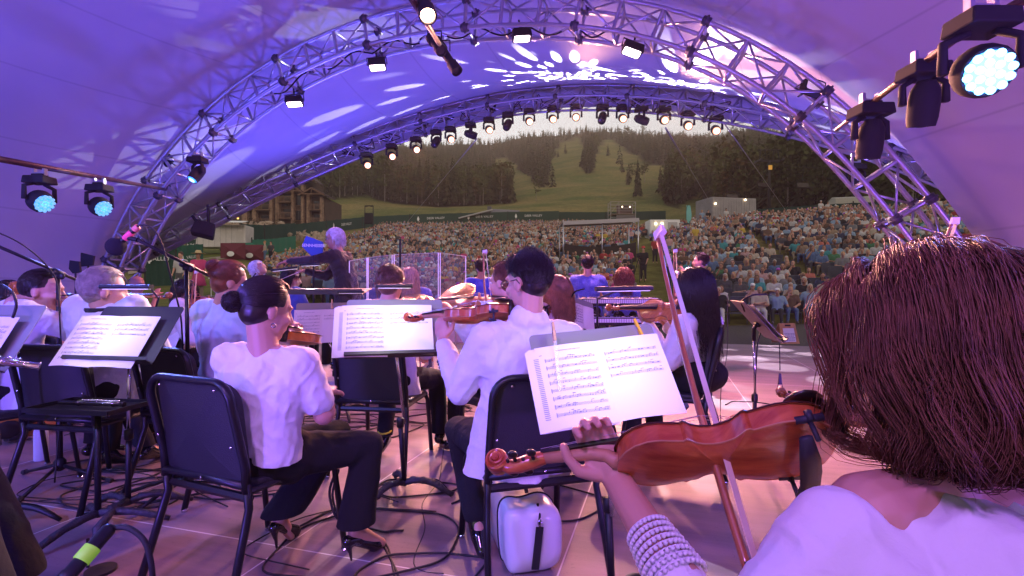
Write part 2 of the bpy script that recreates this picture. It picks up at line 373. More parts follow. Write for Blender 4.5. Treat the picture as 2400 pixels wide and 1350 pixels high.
# ---------------------------------------------------------------- stage floor
def floor_mat():
    m=bpy.data.materials.new('stage_deck'); m.use_nodes=True; nt=m.node_tree; b=nt.nodes['Principled BSDF']
    g=nt.nodes.new('ShaderNodeNewGeometry'); mp=nt.nodes.new('ShaderNodeMapping'); mp.vector_type='POINT'; mp.inputs['Rotation'].default_value=(0,0,-SA)
    nt.links.new(g.outputs['Position'],mp.inputs[0]); sx=nt.nodes.new('ShaderNodeSeparateXYZ'); nt.links.new(mp.outputs[0],sx.inputs[0])
    def line(out,off,per,wd):
        a=nt.nodes.new('ShaderNodeMath'); a.operation='ADD'; a.inputs[1].default_value=-off+per*50; nt.links.new(out,a.inputs[0])
        k=nt.nodes.new('ShaderNodeMath'); k.operation='PINGPONG'; k.inputs[1].default_value=per/2; nt.links.new(a.outputs[0],k.inputs[0])
        l=nt.nodes.new('ShaderNodeMath'); l.operation='LESS_THAN'; l.inputs[1].default_value=wd; nt.links.new(k.outputs[0],l.inputs[0]); return l
    l1=line(sx.outputs[0],-.41,1.22,.0035); l2=line(sx.outputs[1],1.91,2.44,.0035)
    mxx=nt.nodes.new('ShaderNodeMath'); mxx.operation='MAXIMUM'; nt.links.new(l1.outputs[0],mxx.inputs[0]); nt.links.new(l2.outputs[0],mxx.inputs[1])
    # worn scratches streaked along the panels
    ms=nt.nodes.new('ShaderNodeMapping'); ms.inputs['Scale'].default_value=(.35,4,1); nt.links.new(mp.outputs[0],ms.inputs[0])
    n1=nt.nodes.new('ShaderNodeTexNoise'); n1.inputs['Scale'].default_value=1.6; n1.inputs['Detail'].default_value=9; n1.inputs['Roughness'].default_value=.65; nt.links.new(ms.outputs[0],n1.inputs['Vector'])
    r1=nt.nodes.new('ShaderNodeValToRGB'); e=r1.color_ramp.elements; e[0].position=.3; e[0].color=(.13,.09,.10,1); e[1].position=.75; e[1].color=(.29,.20,.215,1)
    nt.links.new(n1.outputs['Fac'],r1.inputs[0])
    n3=nt.nodes.new('ShaderNodeTexNoise'); n3.inputs['Scale'].default_value=26; n3.inputs['Detail'].default_value=6; n3.inputs['Distortion'].default_value=3; nt.links.new(mp.outputs[0],n3.inputs['Vector'])
    r3=nt.nodes.new('ShaderNodeValToRGB'); e=r3.color_ramp.elements; e[0].position=.64; e[0].color=(1,1,1,1); e[1].position=.72; e[1].color=(.6,.6,.6,1); nt.links.new(n3.outputs['Fac'],r3.inputs[0])
    mm=nt.nodes.new('ShaderNodeMix'); mm.data_type='RGBA'; mm.blend_type='MULTIPLY'; mm.inputs[0].default_value=.8; nt.links.new(r1.outputs[0],mm.inputs[6]); nt.links.new(r3.outputs[0],mm.inputs[7])
    m2=nt.nodes.new('ShaderNodeMix'); m2.data_type='RGBA'; m2.inputs[7].default_value=(.55,.52,.52,1); nt.links.new(mxx.outputs[0],m2.inputs[0]); nt.links.new(mm.outputs[2],m2.inputs[6])
    nt.links.new(m2.outputs[2],b.inputs['Base Color'])
    rr=nt.nodes.new('ShaderNodeMapRange'); rr.inputs[3].default_value=.42; rr.inputs[4].default_value=.7; nt.links.new(n1.outputs['Fac'],rr.inputs[0]); nt.links.new(rr.outputs[0],b.inputs['Roughness'])
    bp=nt.nodes.new('ShaderNodeBump'); bp.inputs['Strength'].default_value=.12; bp.inputs['Distance'].default_value=.005; nt.links.new(n3.outputs['Fac'],bp.inputs['Height']); nt.links.new(bp.outputs[0],b.inputs['Normal'])
    return m
mb=MB(); a=[UV(-11,-6),UV(7.5,-6),UV(7.5,8.95+.0),UV(-11,8.95)]
# front edge of the stage passes 10.7 m in front of the lens
fr=11.45
mb.prism([tuple(UV(u,v)[:2]) for u,v in [(-9.0,-7),(8.5,-7),(8.5,fr),(-9.0,fr)]],-.11,0)
tag(mb.build('stage_floor',floor_mat()),kind='structure')
# ---------------------------------------------------------------- arches of box truss
ALU=mat('aluminium',(.55,.55,.58),.34,.8,bump=.1,bscale=90)
BLK=mat('black_metal',(.012,.012,.014),.45,.3); BLKM=mat('matt_black',(.012,.012,.013),.8)
def resample(p,n):
    p=np.array([tuple(q) for q in p],float); d=np.r_[0,np.cumsum(np.linalg.norm(np.diff(p,axis=0),axis=1))]
    t=np.linspace(0,d[-1],n); return np.stack([np.interp(t,d,p[:,k]) for k in range(3)],1)
def smoothp(p,it=6):
    p=np.array([tuple(q) for q in p],float)
    for _ in range(it): q=p.copy(); q[1:-1]=(p[:-2]+2*p[1:-1]+p[2:])/4; p=q
    return p
def arch_pts(pixels,v0,k):
    out=[]
    for px,py in pixels:
        a=(px-1200)/1200; b=(675-py)/1200
        # v = v0 + k*z ;  point = (a,1)*y , z = CZ+b*y
        c=Vector((a,1,0)).dot(VX); y=(v0+k*CZ)/(c-k*b); out.append(Vector((a*y,y,CZ+b*y)))
    return out
def truss(pts,w,h,nrm,r=.024,name='truss_arch',label=None,cat='truss',nseg=22,sub=2):
    """box truss swept along pts; nrm = direction across the arch plane"""
    N=Vector(nrm).normalized(); root=empty(name,pts[0],0,label,cat)
    k=nseg*sub+1; c=resample(smoothp(resample(pts,90),10),k); T=np.gradient(c,axis=0); T/=np.linalg.norm(T,axis=1)[:,None]
    U=[]; 
    for t in T:
        n=(N-Vector(t)*N.dot(Vector(t))).normalized(); U.append((Vector(t).cross(n),n))
    cor=[(-1,-1),(1,-1),(1,1),(-1,1)]
    L=[[Vector(c[i])+U[i][0]*(a*h/2)+U[i][1]*(b*w/2) for i in range(k)] for a,b in cor]
    for ch in L:
        m=MB(); m.tube([ch[i] for i in range(0,k,1)],r,8); m.build('chord',ALU,root,smooth=True,ws=True)
    for s in range(nseg+1):
        i=s*sub; m=MB(); lp=[L[q][i] for q in range(4)]; m.tube(lp+lp[:2],r*.85,6,cap=False); m.build('cross_frame',ALU,root,smooth=True,ws=True)
    m=MB()
    for s in range(nseg):
        i=s*sub;j=i+sub
        for q in range(4):
            a,b=(L[q],L[(q+1)%4]); 
            if s%2: a,b=b,a
            m.tube([a[i],b[j]],r*.48,5)
    m.build('diagonal',ALU,root,smooth=True,ws=True)
    for s in range(0,nseg+1,3):
        for q in range(4):
            m=MB(); t=Vector(T[s*sub]); p=L[q][s*sub]; m.tube([p-t*.05,p+t*.05],r*1.9,8); m.tube([p-t*.012,p+t*.012],r*2.5,8)
            m.build('coupler',mat('coupler',(.10,.10,.11),.5,.6),root,smooth=True,ws=True)
    return root,c,U
AP=[(262,690),(285,630),(325,530),(380,440),(460,345),(560,248),(700,158),(860,88),(1030,54),(1180,40),(1340,38),(1480,54),(1600,84),(1720,136),(1830,200),(1930,280),(2020,372),(2105,475),(2185,575),(2260,680)]
BP=[(60,712),(180,650),(290,596),(400,548),(500,494),(600,444),(700,400),(800,356),(900,318),(1000,286),(1100,260),(1200,240),(1330,228),(1450,228),(1570,236),(1700,252),(1800,270),(1900,294),(2000,318),(2100,350),(2200,386),(2300,428),(2400,474),(2520,535),(2680,630)]
A3=arch_pts(AP,7.0,0.); B3=arch_pts(BP,7.5,.9)
for L_ in (A3,B3):
    for e in (0,-1):
        f=L_[e].copy(); f.z=.03; f+= (L_[e]-L_[1 if e==0 else -2])*.4; f.z=.03
        if e==0: L_.insert(0,f)
        else: L_.append(f)
trA,cA,UA=truss(A3,.40,.40,VX,.031,label='inner arched aluminium box truss carrying flood panels and side bars',nseg=34)
trB,cB,UB=truss(B3,.42,.42,(VX*.75-Vector((0,0,.55))),.030,label='outer low arched aluminium box truss carrying the row of moving heads',nseg=44)
# ---------------------------------------------------------------- tent skin stretched over the arches
def skin():
    n=140
    def outw(p,off,drop=0):
        c=np.array([tuple(q) for q in p]); c=resample(smoothp(resample(c,90),10),n); ctr=np.array(UV(-3,7,0)); 
        d=c-ctr; s=np.array([float(Vector(x).dot(VX)) for x in d]); d=d-np.outer(s,np.array(VX)); d/=np.linalg.norm(d,axis=1)[:,None]
        return c+d*off
    cAo=outw(A3,.42); cBo=outw(B3,.44)+np.array(VX)*.30; lip=outw(B3,.10)+np.array(VX)*.98; lipm=outw(B3,.36)+np.array(VX)*.75
    def arc(hw,hh,v,uc=-3,pw=.82,z0=0.):
        t=np.linspace(0,PI,n); o=[]
        for a in t:
            cu=-math.cos(a); cz=math.sin(a)
            o.append(tuple(UV(uc+hw*math.copysign(abs(cu)**pw,cu),v,z0+hh*abs(cz)**pw)))
        return np.array(o)
    C2=arc(9.2,6.3,2.0); C3=arc(9.6,6.6,-2.5); C4=arc(8.6,5.6,-7)
    rows=[lip,lipm]
    def lerp(a,b,t): return a*(1-t)+b*t
    for i in range(14):
        t=i/14; m=lerp(cBo,cAo,t); sag=math.sin(PI*t)*.30; m=m-np.outer(np.clip(m[:,2]/5,0,1),np.array([0,0,sag])); rows.append(m)
    ctl=[cAo,C2,C3,C4]
    for s in range(3):
        for i in range(12):
            t=i/12; a=ctl[s];b=ctl[s+1]; m=lerp(a,b,t)
            if s==0: m=m-np.outer(np.clip(m[:,2]/5,0,1),np.array([0,0,math.sin(PI*t)*.25]))
            rows.append(m)
    rows.append(C4); Rw=np.stack(rows); k=len(rows)
    # crinkles near the anchored feet
    z=Rw[:,:,2]; w=np.exp(-np.clip(z,0,9)/1.2)*.05
    uu=np.arange(k)[:,None]*np.ones((1,n)); Rw[:,:,0]+=w*np.sin(uu*2.3+z*3); 
    I=np.arange(k*n).reshape(k,n); f=np.stack([I[:-1,:-1],I[:-1,1:],I[1:,1:],I[1:,:-1]],-1).reshape(-1,4)
    m=mat('tent_fabric',(.78,.77,.80),.62,bump=.9,bscale=1.6,spec=.3,detail=3)
    me=fastmesh('tent_canopy',Rw.reshape(-1,3),f,[m],smooth=True)
    at=me.attributes.new('cloth_u','FLOAT','POINT'); at.data.foreach_set('value',(np.arange(n)[None,:]*np.ones((k,1))).astype(np.float32).ravel())
    nt=m.node_tree; a=nt.nodes.new('ShaderNodeAttribute'); a.attribute_name='cloth_u'; pp=nt.nodes.new('ShaderNodeMath'); pp.operation='PINGPONG'; pp.inputs[1].default_value=4.5; nt.links.new(a.outputs['Fac'],pp.inputs[0])
    l=nt.nodes.new('ShaderNodeMapRange'); l.inputs[1].default_value=0; l.inputs[2].default_value=.16; l.inputs[3].default_value=.80; l.inputs[4].default_value=1; nt.links.new(pp.outputs[0],l.inputs[0])
    g=nt.nodes.new('ShaderNodeNewGeometry'); ns=nt.nodes.new('ShaderNodeTexNoise'); ns.inputs['Scale'].default_value=.55; ns.inputs['Detail'].default_value=6; nt.links.new(g.outputs['Position'],ns.inputs['Vector'])
    rr=nt.nodes.new('ShaderNodeMapRange'); rr.inputs[1].default_value=.3; rr.inputs[2].default_value=.7; rr.inputs[3].default_value=.86; rr.inputs[4].default_value=1.05; nt.links.new(ns.outputs['Fac'],rr.inputs[0])
    mu=nt.nodes.new('ShaderNodeMath'); mu.operation='MULTIPLY'; nt.links.new(l.outputs[0],mu.inputs[0]); nt.links.new(rr.outputs[0],mu.inputs[1])
    mc=nt.nodes.new('ShaderNodeMix'); mc.data_type='RGBA'; mc.blend_type='MULTIPLY'; mc.inputs[0].default_value=1; mc.inputs[6].default_value=(.52,.51,.55,1); nt.links.new(mu.outputs[0],mc.inputs[7]); nt.links.new(mc.outputs[2],nt.nodes['Principled BSDF'].inputs['Base Color'])
    o=link(bpy.data.objects.new('tent_canopy',me)); s=o.modifiers.new('solid','SOLIDIFY'); s.thickness=.012
    tag(o,'huge white fabric tent canopy stretched over the two arches, lit violet','tent canopy'); return o,Rw
canopy,SK=skin()
# ---------------------------------------------------------------- light that throws dots on the canopy
def gobo(loc,target,power,scale,thr,cone,seed):
    l=lamp('dot_projector_light','SPOT',loc,target,power,(.86,.80,1),.012,cone,.1)
    d=l.data; d.use_nodes=True; nt=d.node_tree; em=nt.nodes['Emission']
    tc=nt.nodes.new('ShaderNodeTexCoord'); vd=nt.nodes.new('ShaderNodeTexVoronoi'); vd.feature='F1'; vd.inputs['Scale'].default_value=scale; vd.inputs['Randomness'].default_value=.75
    mp=nt.nodes.new('ShaderNodeMapping'); mp.inputs['Location'].default_value=(seed,seed*.3,0)
    nt.links.new(tc.outputs['Normal'],mp.inputs[0]); nt.links.new(mp.outputs[0],vd.inputs['Vector'])
    lt=nt.nodes.new('ShaderNodeMapRange'); lt.inputs[1].default_value=thr+.02; lt.inputs[2].default_value=thr-.02; nt.links.new(vd.outputs['Distance'],lt.inputs[0])
    nt.links.new(lt.outputs[0],em.inputs['Strength']); return l
# ---------------------------------------------------------------- trees
def conifer_arrays(seed,layers=17,per=7,h=1.,rb=.17):
    r=np.random.RandomState(seed); V_=[];F=[];n=0
    for i in range(layers):
        t=i/(layers-1); z=h*(.14+.84*t); L=rb*(1-t)**.8*(.75+.5*r.rand())+.008
        for j in range(per if t<.75 else 5):
            a=2*PI*(j+r.rand()*.9)/per; l=L*(.6+.6*r.rand()); dz=-l*(.35+.5*r.rand()); wd=l*.36
            c,s=math.cos(a),math.sin(a); p=[(0,0,z+.035),(c*l*.55-s*wd,s*l*.55+c*wd,z+dz*.35),(c*l,s*l,z+dz),(c*l*.55+s*wd,s*l*.55-c*wd,z+dz*.35)]
            V_+=p; F.append((n,n+1,n+2,n+3)); n+=4
            if r.rand()<.6:
                p=[(c*l*.3,s*l*.3,z+.01),(c*l*.7-s*wd*.5,s*l*.7+c*wd*.5,z+dz*.6-.03),(c*l*.8,s*l*.8,z+dz*.9-.05),(c*l*.4+s*wd*.5,s*l*.4-c*wd*.5,z-.05)]
                V_+=p; F.append((n,n+1,n+2,n+3)); n+=4
    return np.array(V_),np.array(F)
def aspen_arrays(seed,k=170,h=1.,rb=.2,z0=.35):
    r=np.random.RandomState(seed); V_=[];F=[];n=0
    cl=[(r.uniform(-.5,.5)*rb*1.2,r.uniform(-.5,.5)*rb*1.2,h*(z0+(1-z0)*r.rand()*.9)) for _ in range(12)]
    for i in range(k):
        c=cl[r.randint(12)]; t=(c[2]/h-z0)/(1-z0); R_=rb*(.35+.35*math.sin(PI*min(max(t,0),1)))
        p=np.array(c)+r.randn(3)*R_*.55*np.array([1,1,.8]); u=r.randn(3);u/=np.linalg.norm(u);v=np.cross(u,r.randn(3));v/=np.linalg.norm(v); s=.028*(.6+r.rand())
        V_+=[tuple(p+u*s),tuple(p+v*s),tuple(p-u*s),tuple(p-v*s)]; F.append((n,n+1,n+2,n+3)); n+=4
    return np.array(V_),np.array(F)
LEAF=[mat('conifer_needles_a',(.036,.042,.018),.9,var=.4,vscale=.3,spec=.15),mat('conifer_needles_b',(.052,.050,.020),.9,var=.4,vscale=.3,spec=.15),mat('aspen_leaves',(.075,.085,.024),.85,var=.35,vscale=.5,spec=.2),mat('dry_bush_leaves',(.10,.075,.03),.9,var=.35,vscale=.5,spec=.1)]
BARK=mat('pale_bark',(.24,.21,.17),.9,var=.3,vscale=3); BARK2=mat('conifer_bark',(.05,.035,.025),.9)
CV=[conifer_arrays(i,15,6) for i in range(5)]; CVL=[conifer_arrays(20+i,9,5) for i in range(4)]; AV=[aspen_arrays(i) for i in range(4)]
def trunk_arr(r=.012,top=.8):
    mb=MB(); mb.tube([(0,0,-.05),(0.004,0,.3),(-.004,.003,top)],[r,r*.8,r*.3],5,cap=False); v=np.concatenate(mb.v); return v,np.array(mb.f)
TRK=trunk_arr(); 
cand=[]
q0=np.interp(62,TY,np.arange(len(TY)))
Y_=np.exp(np.interp(nr.uniform(q0,17.0,30000),np.arange(len(TY)),np.log(TY))); PX_=nr.uniform(330,2480,30000)
X_=(PX_-1200)/1200*Y_; Z_=gz(X_,Y_); PY_=675-1200*(Z_-CZ)/Y_
ok=forest(PX_,PY_,Y_)&((Y_>150)|(PX_>1690)|((Y_>125)&(PX_<1000)))
ok&=~((PX_<1000)&(Y_<120)); ok&=~((PX_>1690)&(Y_<np.interp(PX_,[1690,1800,2000,2400],[95,80,66,58])))
# scattered lone trees on the runs
lone=~forest(PX_,PY_,Y_)&(nr.rand(30000)<.010)&(Y_>170)&(PY_<470); ok|=lone
idx=np.where(ok)[0]
hh=nr.uniform(8,15,30000)*np.where(Y_<120,.72,1.)*np.where(nr.rand(30000)<.12,1.25,1)
asp=(nr.rand(30000)<np.where((PY_>430)&(Y_<260),.45,.06))
size=hh/Y_; order=idx[np.argsort(-size[idx])]
# merge the far wood, single out the trees that show largest
single=[];
for i in order[:1500]:
    if len(single)>=64: break
    if all(abs(PX_[i]-PX_[j])>17 or abs(Y_[i]-Y_[j])>60 for j in single): single.append(i)
ss=set(single); rest=[i for i in order if i not in ss]; tl={}
cvm=[];
def tmesh(nm,arr,m): return fastmesh(nm,arr[0],arr[1],[m])
CM=[[tmesh('crown',a,LEAF[i%2]) for i,a in enumerate(CV)],[tmesh('crown',a,LEAF[2]) for a in AV]]
TM=[tmesh('trunk',TRK,BARK2),tmesh('trunk',TRK,BARK)]
def region(px,py):
    if px<760: return 'beside the timber lodge'
    if px<1000: return 'on the wooded slope right of the lodge'
    if px<1250: return 'along the left edge of the green ski run'
    if px<1560: return 'on the open slope above the scaffold tower'
    if px<1700: return 'behind the small white container'
    if px<1860: return 'around the chairlift pylon'
    if px<2050: return 'behind the pale shed at right'
    return 'beyond the right-hand tent arch'
def ht(h,y): return 'tall' if h>12.5 else ('low' if h<8.5 else 'mid-height')
ORDN=['','first','second','third','fourth','fifth','sixth','seventh','eighth','ninth','tenth','further']
for i in single:
    A=bool(asp[i]); x,y,z,h=X_[i],Y_[i],Z_[i],hh[i]
    rg=region(PX_[i],PY_[i]); kd='pale-trunked aspen' if A else 'dark conifer'
    dd='nearer' if y<110 else ('halfway up' if y<200 else 'higher up')
    lb=f'{ht(h,y)} {kd} {dd} {rg}'; tl[lb]=tl.get(lb,0)+1
    if tl[lb]>1: lb+=f', {ORDN[min(tl[lb],11)]} of its kind'
    e=empty('aspen_tree' if A else 'pine_tree',(x,y,z),nr.rand()*6,lb,'tree','trees '+dd+' '+rg,scale=float(h))
    c=link(bpy.data.objects.new('crown',CM[1 if A else 0][i%4])); c.parent=e; t=link(bpy.data.objects.new('trunk',TM[1 if A else 0])); t.parent=e
VV=[];FF=[];MI=[];n=0
for i in rest:
    far=Y_[i]>240
    if asp[i]: a=AV[i%4]; mi=2 if nr.rand()<.8 else 3
    else: a=(CVL[i%4] if far else CV[i%5]); mi=i%2
    h=hh[i]; c,s=math.cos(i),math.sin(i); wv=1.25 if far else 1.
    v=a[0]*h; v=np.stack([(v[:,0]*c-v[:,1]*s)*wv+X_[i],(v[:,0]*s+v[:,1]*c)*wv+Y_[i],v[:,2]+Z_[i]],1)
    VV.append(v);FF.append(a[1]+n);MI.append(np.full(len(a[1]),mi));n+=len(v)
    if asp[i] and not far:
        v=TRK[0]*h+np.array([X_[i],Y_[i],Z_[i]]); f=TRK[1]
        VV.append(v);FF.append(f+n);MI.append(np.full(len(f),4));n+=len(v)
o=link(bpy.data.objects.new('distant_woods',fastmesh('distant_woods',np.concatenate(VV),np.concatenate(FF),LEAF+[BARK],np.concatenate(MI))))
tag(o,'dense mixed wood of conifers and aspens covering the far hillsides','woods',kind='stuff')
# ---------------------------------------------------------------- writing
def text_mb(s,size,bold=False):
    cu=bpy.data.curves.new('t','FONT'); cu.body=s; cu.size=size; cu.align_x='CENTER'; cu.align_y='CENTER'; cu.extrude=size*.01; cu.resolution_u=2
    if bold: cu.offset=size*.02
    o=link(bpy.data.objects.new('t',cu)); dg=bpy.context.evaluated_depsgraph_get(); me=bpy.data.meshes.new_from_object(o.evaluated_get(dg))
    v=np.empty(len(me.vertices)*3,np.float32); me.vertices.foreach_get('co',v); f=[tuple(p.vertices) for p in me.polygons]
    bpy.data.objects.remove(o); bpy.data.curves.remove(cu); bpy.data.meshes.remove(me); return v.reshape(-1,3).astype(float),f
def put_text(mb,s,size,org,xd,yd,mi=0,bold=False):
    v,f=text_mb(s,size,bold); xd=Vector(xd).normalized(); yd=Vector(yd).normalized(); zd=xd.cross(yd); M=np.array([xd,yd,zd])
    mb.add(v@M+np.array(org),f,mi)
WHITE=mat('white_paint',(.75,.75,.73),.6); GRNF=mat('green_mesh_banner',(.012,.05,.035),.85,bump=.4,bscale=30); GRN2=mat('bright_green_banner',(.02,.17,.10),.8)
MAROON=mat('maroon_tent',(.13,.02,.035),.8); GREYC=mat('grey_container',(.26,.25,.25),.6,var=.12,vscale=1.5); LAMPW=mat('warm_bulb',(1,.8,.5),.5,emit=(1,.75,.42),estr=9)
# ---------------------------------------------------------------- mesh fence with banners
def fence(pts,h,label,words,name='fence',matl=GRNF,cat='fence',fs=1.):
    g=[]
    for px,py,y in pts: x=(px-1200)/1200*y; g.append(Vector((x,y,gzs(x,y))))
    root=empty(name,g[0],0,label,cat)
    for i in range(len(g)-1):
        a,b=g[i],g[i+1]; u=(b-a).normalized(); nn=Vector((u.y,-u.x,0)).normalized()
        if nn.y>0: nn=-nn
        m=MB(); seg=12; v=[]
        for k in range(seg+1):
            p=a.lerp(b,k/seg)+nn*(.08*math.sin(k*1.9)); v+= [tuple(p+V(0,0,.05)),tuple(p+V(0,0,h-.06*math.sin(k*PI/3)**2))]
        m.add(v,[(2*k,2*k+2,2*k+3,2*k+1) for k in range(seg)]); m.build('banner_panel',matl,root,ws=True,smooth=True)
        m=MB(); m.tube([a,a+V(0,0,h+.15)],.05,6); m.build('post',BLK,root,ws=True)
        ux=u if u.x>0 else -u
        if words[i]:
            m=MB(); put_text(m,words[i],h*.3*fs,(a+b)/2+V(0,0,h*.55)+nn*.14,ux,(0,0,1)); m.build('lettering',WHITE,root,ws=True)
            m=MB(); c=a.lerp(b,.16)+V(0,0,h*.55)+nn*.14
            m.add([tuple(c+ux*p[0]*h*.2*fs+V(0,0,p[1]*h*.25*fs)) for p in [(0,1),(.5,.2),(.55,-.5),(.2,-.7),(.15,-1),(-.15,-1),(-.2,-.7),(-.55,-.5),(-.5,.2)]],[tuple(range(9))])
            m.build('emblem',WHITE,root,ws=True)
    return root
fence([(690,0,72),(765,0,82),(850,0,95),(960,0,104),(1080,0,108),(1190,0,110),(1310,0,110)],2.1,'long dark green mesh banner fence curving across the lawn behind the crowd',['','DEER VALLEY','','DEER VALLEY','DEER VALLEY','DEER VALLEY'])
fence([(566,0,52),(620,0,56),(690,0,66)],2.6,'dark green banner fence with white emblem beside the white trailer',['','DEER VALLEY'])
fence([(590,0,44),(640,0,50),(692,0,58)],1.5,'bright green banner fence in front of the darker one left of conductor',['DEER','VALLEY'],matl=GRN2)
fence([(1300,0,112),(1420,0,108),(1560,0,100)],1.8,'low dark fence behind the scaffold tower and mixing tent',['',''])
fence([(1700,0,62),(1850,0,56),(2000,0,50),(2180,0,44),(2420,0,40)],1.3,'dark fence along the top of the right-hand seating',['','','',''])
fence([(340,0,24.),(410,0,24.5)],2.4,'dark banner fence with white VALLEY lettering left of the trailer',['VALLEY'],matl=GRNF,fs=.36)
fence([(412,0,30),(478,0,32)],1.7,'small green banner fence between VALLEY banner and trailer',['VALLEY'],fs=.5,matl=mat('mid_green_banner',(.015,.09,.06),.8))
# ---------------------------------------------------------------- vehicles, huts
def gp(px,y,dz=0.): x=(px-1200)/1200*y; return Vector((x,y,gzs(x,y)+dz))
def trailer():
    b=gp(528,44,0); root=empty('utility_trailer',b,.12,'white utility trailer with open awning, half hidden behind hanging speaker','trailer')
    m=MB(); m.box((0,0,1.45),(4.0,1.9,1.9)); o=m.build('body',mat('trailer_white',(.55,.52,.50),.5,var=.1,vscale=1),root); bevel(o,.05)
    m=MB(); 
    for k in range(9): m.box((-1.8+k*.45,-.957,1.45),(.02,.02,1.8))
    m.build('panel_rib',GREYC,root)
    m=MB(); m.box((.9,-1.5,2.6),(2.6,1.2,.05),rot=(R(12),0,0)); m.build('awning',WHITE,root)
    for sx in (-.3,.45):
        m=MB(); m.lathe([(.0,-.1),(.2,-.1),(.33,-.08),(.34,.0),(.33,.08),(.2,.1),(0,.1)],(sx+.6,-.92,.34),(0,1,0),16); w_=m.build('wheel',BLKM,root,smooth=True)
        m=MB(); m.lathe([(.0,.03),(.17,.02),(.2,0)],(sx+.6,-1.03,.34),(0,-1,0),12); m.build('rim',ALU,w_)
    m=MB(); m.box((1.55,-.958,1.2),(.6,.02,1.3)); m.build('door',mat('door_cream',(.5,.47,.44),.6),root)
trailer()
def feather(px,y,h,m,label,words=''):
    b=gp(px,y); root=empty('feather_flag',b,0,label,'flag')
    t=MB(); t.tube([(0,0,0),(0,0,h*.7),(.05,0,h*.9),(.2,0,h)],.025,6); t.build('pole',BLK,root)
    t=MB(); v=[];k=10
    for i in range(k+1): z=h*(.15+.83*i/k); wdt=.55*math.sin(PI*min(1,.25+.6*(1-i/k)))+.05; v+=[(.03,0,z),(.03+wdt*h/3,.03*math.sin(i),z)]
    t.add(v,[(2*i,2*i+1,2*i+3,2*i+2) for i in range(k)]); t.build('banner',m,root,smooth=True)
    if words:
        t=MB()
        for i,s in enumerate(words): put_text(t,s,h*.11,(.33,-.05,h*(.85-.15*i)),(1,0,0),(0,0,1))
        t.build('lettering',WHITE,root)
feather(436,34,3.4,GRNF,'dark green feather flag with white lettering in front of trailer',['UTAH','SYM','PHO','NY'])
feather(1608,52,2.6,mat('teal_flag',(.15,.45,.40),.7),'thin pale teal feather flag right of small white container')
def tentlet(px,y,m,label):
    b=gp(px,y); root=empty('folded_tent',b,0,label,'tent'); t=MB(); w_,h=1.9,1.25
    t.add([(-w_/2,0,0),(w_/2,0,0),(w_/2,0,h),(w_*.1,-.3,h*.45),(-w_/2,0,h),(w_*.0,.4,.0)],[(0,1,3),(0,3,4),(1,2,3),(2,4,3),(1,5,2),(5,0,4),(5,4,2)]); t.build('fabric',m,root)
    t=MB(); t.ell((0,-.34,h*.32),(.28,.02,.2)); t.build('emblem',WHITE,root)
tentlet(546,39,MAROON,'maroon pop-up tent with pale emblem left of its twin'); tentlet(590,40,MAROON,'maroon pop-up tent nearer the green fence'); tentlet(568,41,GRN2,'bright green tent peak between the two maroon tents')
def container(px,y,w_,h,d,rz,m,label,lamps=(),door=True,gable=0.):
    b=gp(px,y,-.3); root=empty('container' if not gable else 'shed',b,rz,label,'container' if not gable else 'shed')
    t=MB(); t.box((0,0,h/2),(w_,d,h)); bevel(t.build('body',m,root),.04)
    t=MB()
    for k in range(int(w_/.3)): t.box((-w_/2+.15+k*.3,-d/2-.02,h/2),(.08,.04,h*.94))
    t.build('corrugation',m,root)
    if door: t=MB(); t.box((w_*.25,-d/2-.045,h*.47),(.9,.02,h*.8)); dd=t.build('door',mat('pale_door',(.42,.41,.4),.6),root); t=MB(); t.box((w_*.25+.35,-d/2-.07,h*.45),(.05,.03,.3)); t.build('handle',BLK,dd)
    if gable: t=MB(); t.add([(-w_/2,-d/2,h),(w_/2,-d/2,h),(w_/2,d/2,h),(-w_/2,d/2,h),(-w_/2,0,h+gable),(w_/2,0,h+gable)],[(0,1,5,4),(3,4,5,2),(0,4,3),(1,2,5)]); t.build('roof',m,root)
    for lx,lz in lamps: t=MB(); t.ell((lx,-d/2-.12,lz),.09); t.build('lamp',LAMPW,root)
container(1552,50,2.9,1.9,1.8,0,WHITE,'small white office container left of the larger grey container',[(-.9,1.5),(-.3,1.5)])
container(1700,54,5.1,2.9,3.,.2,GREYC,'long grey container with two lamps behind the right crowd',[(-2.2,2.2),(1.2,2.7)],door=False)
container(1994,56,3.7,1.9,2.2,-.25,mat('pale_shed',(.42,.41,.36),.7),'pale low shed with door at the top right of the crowd',gable=.25)
container(1359,86,2.0,1.35,.8,0,WHITE,'little white cabinet on the lawn left of scaffold tower')
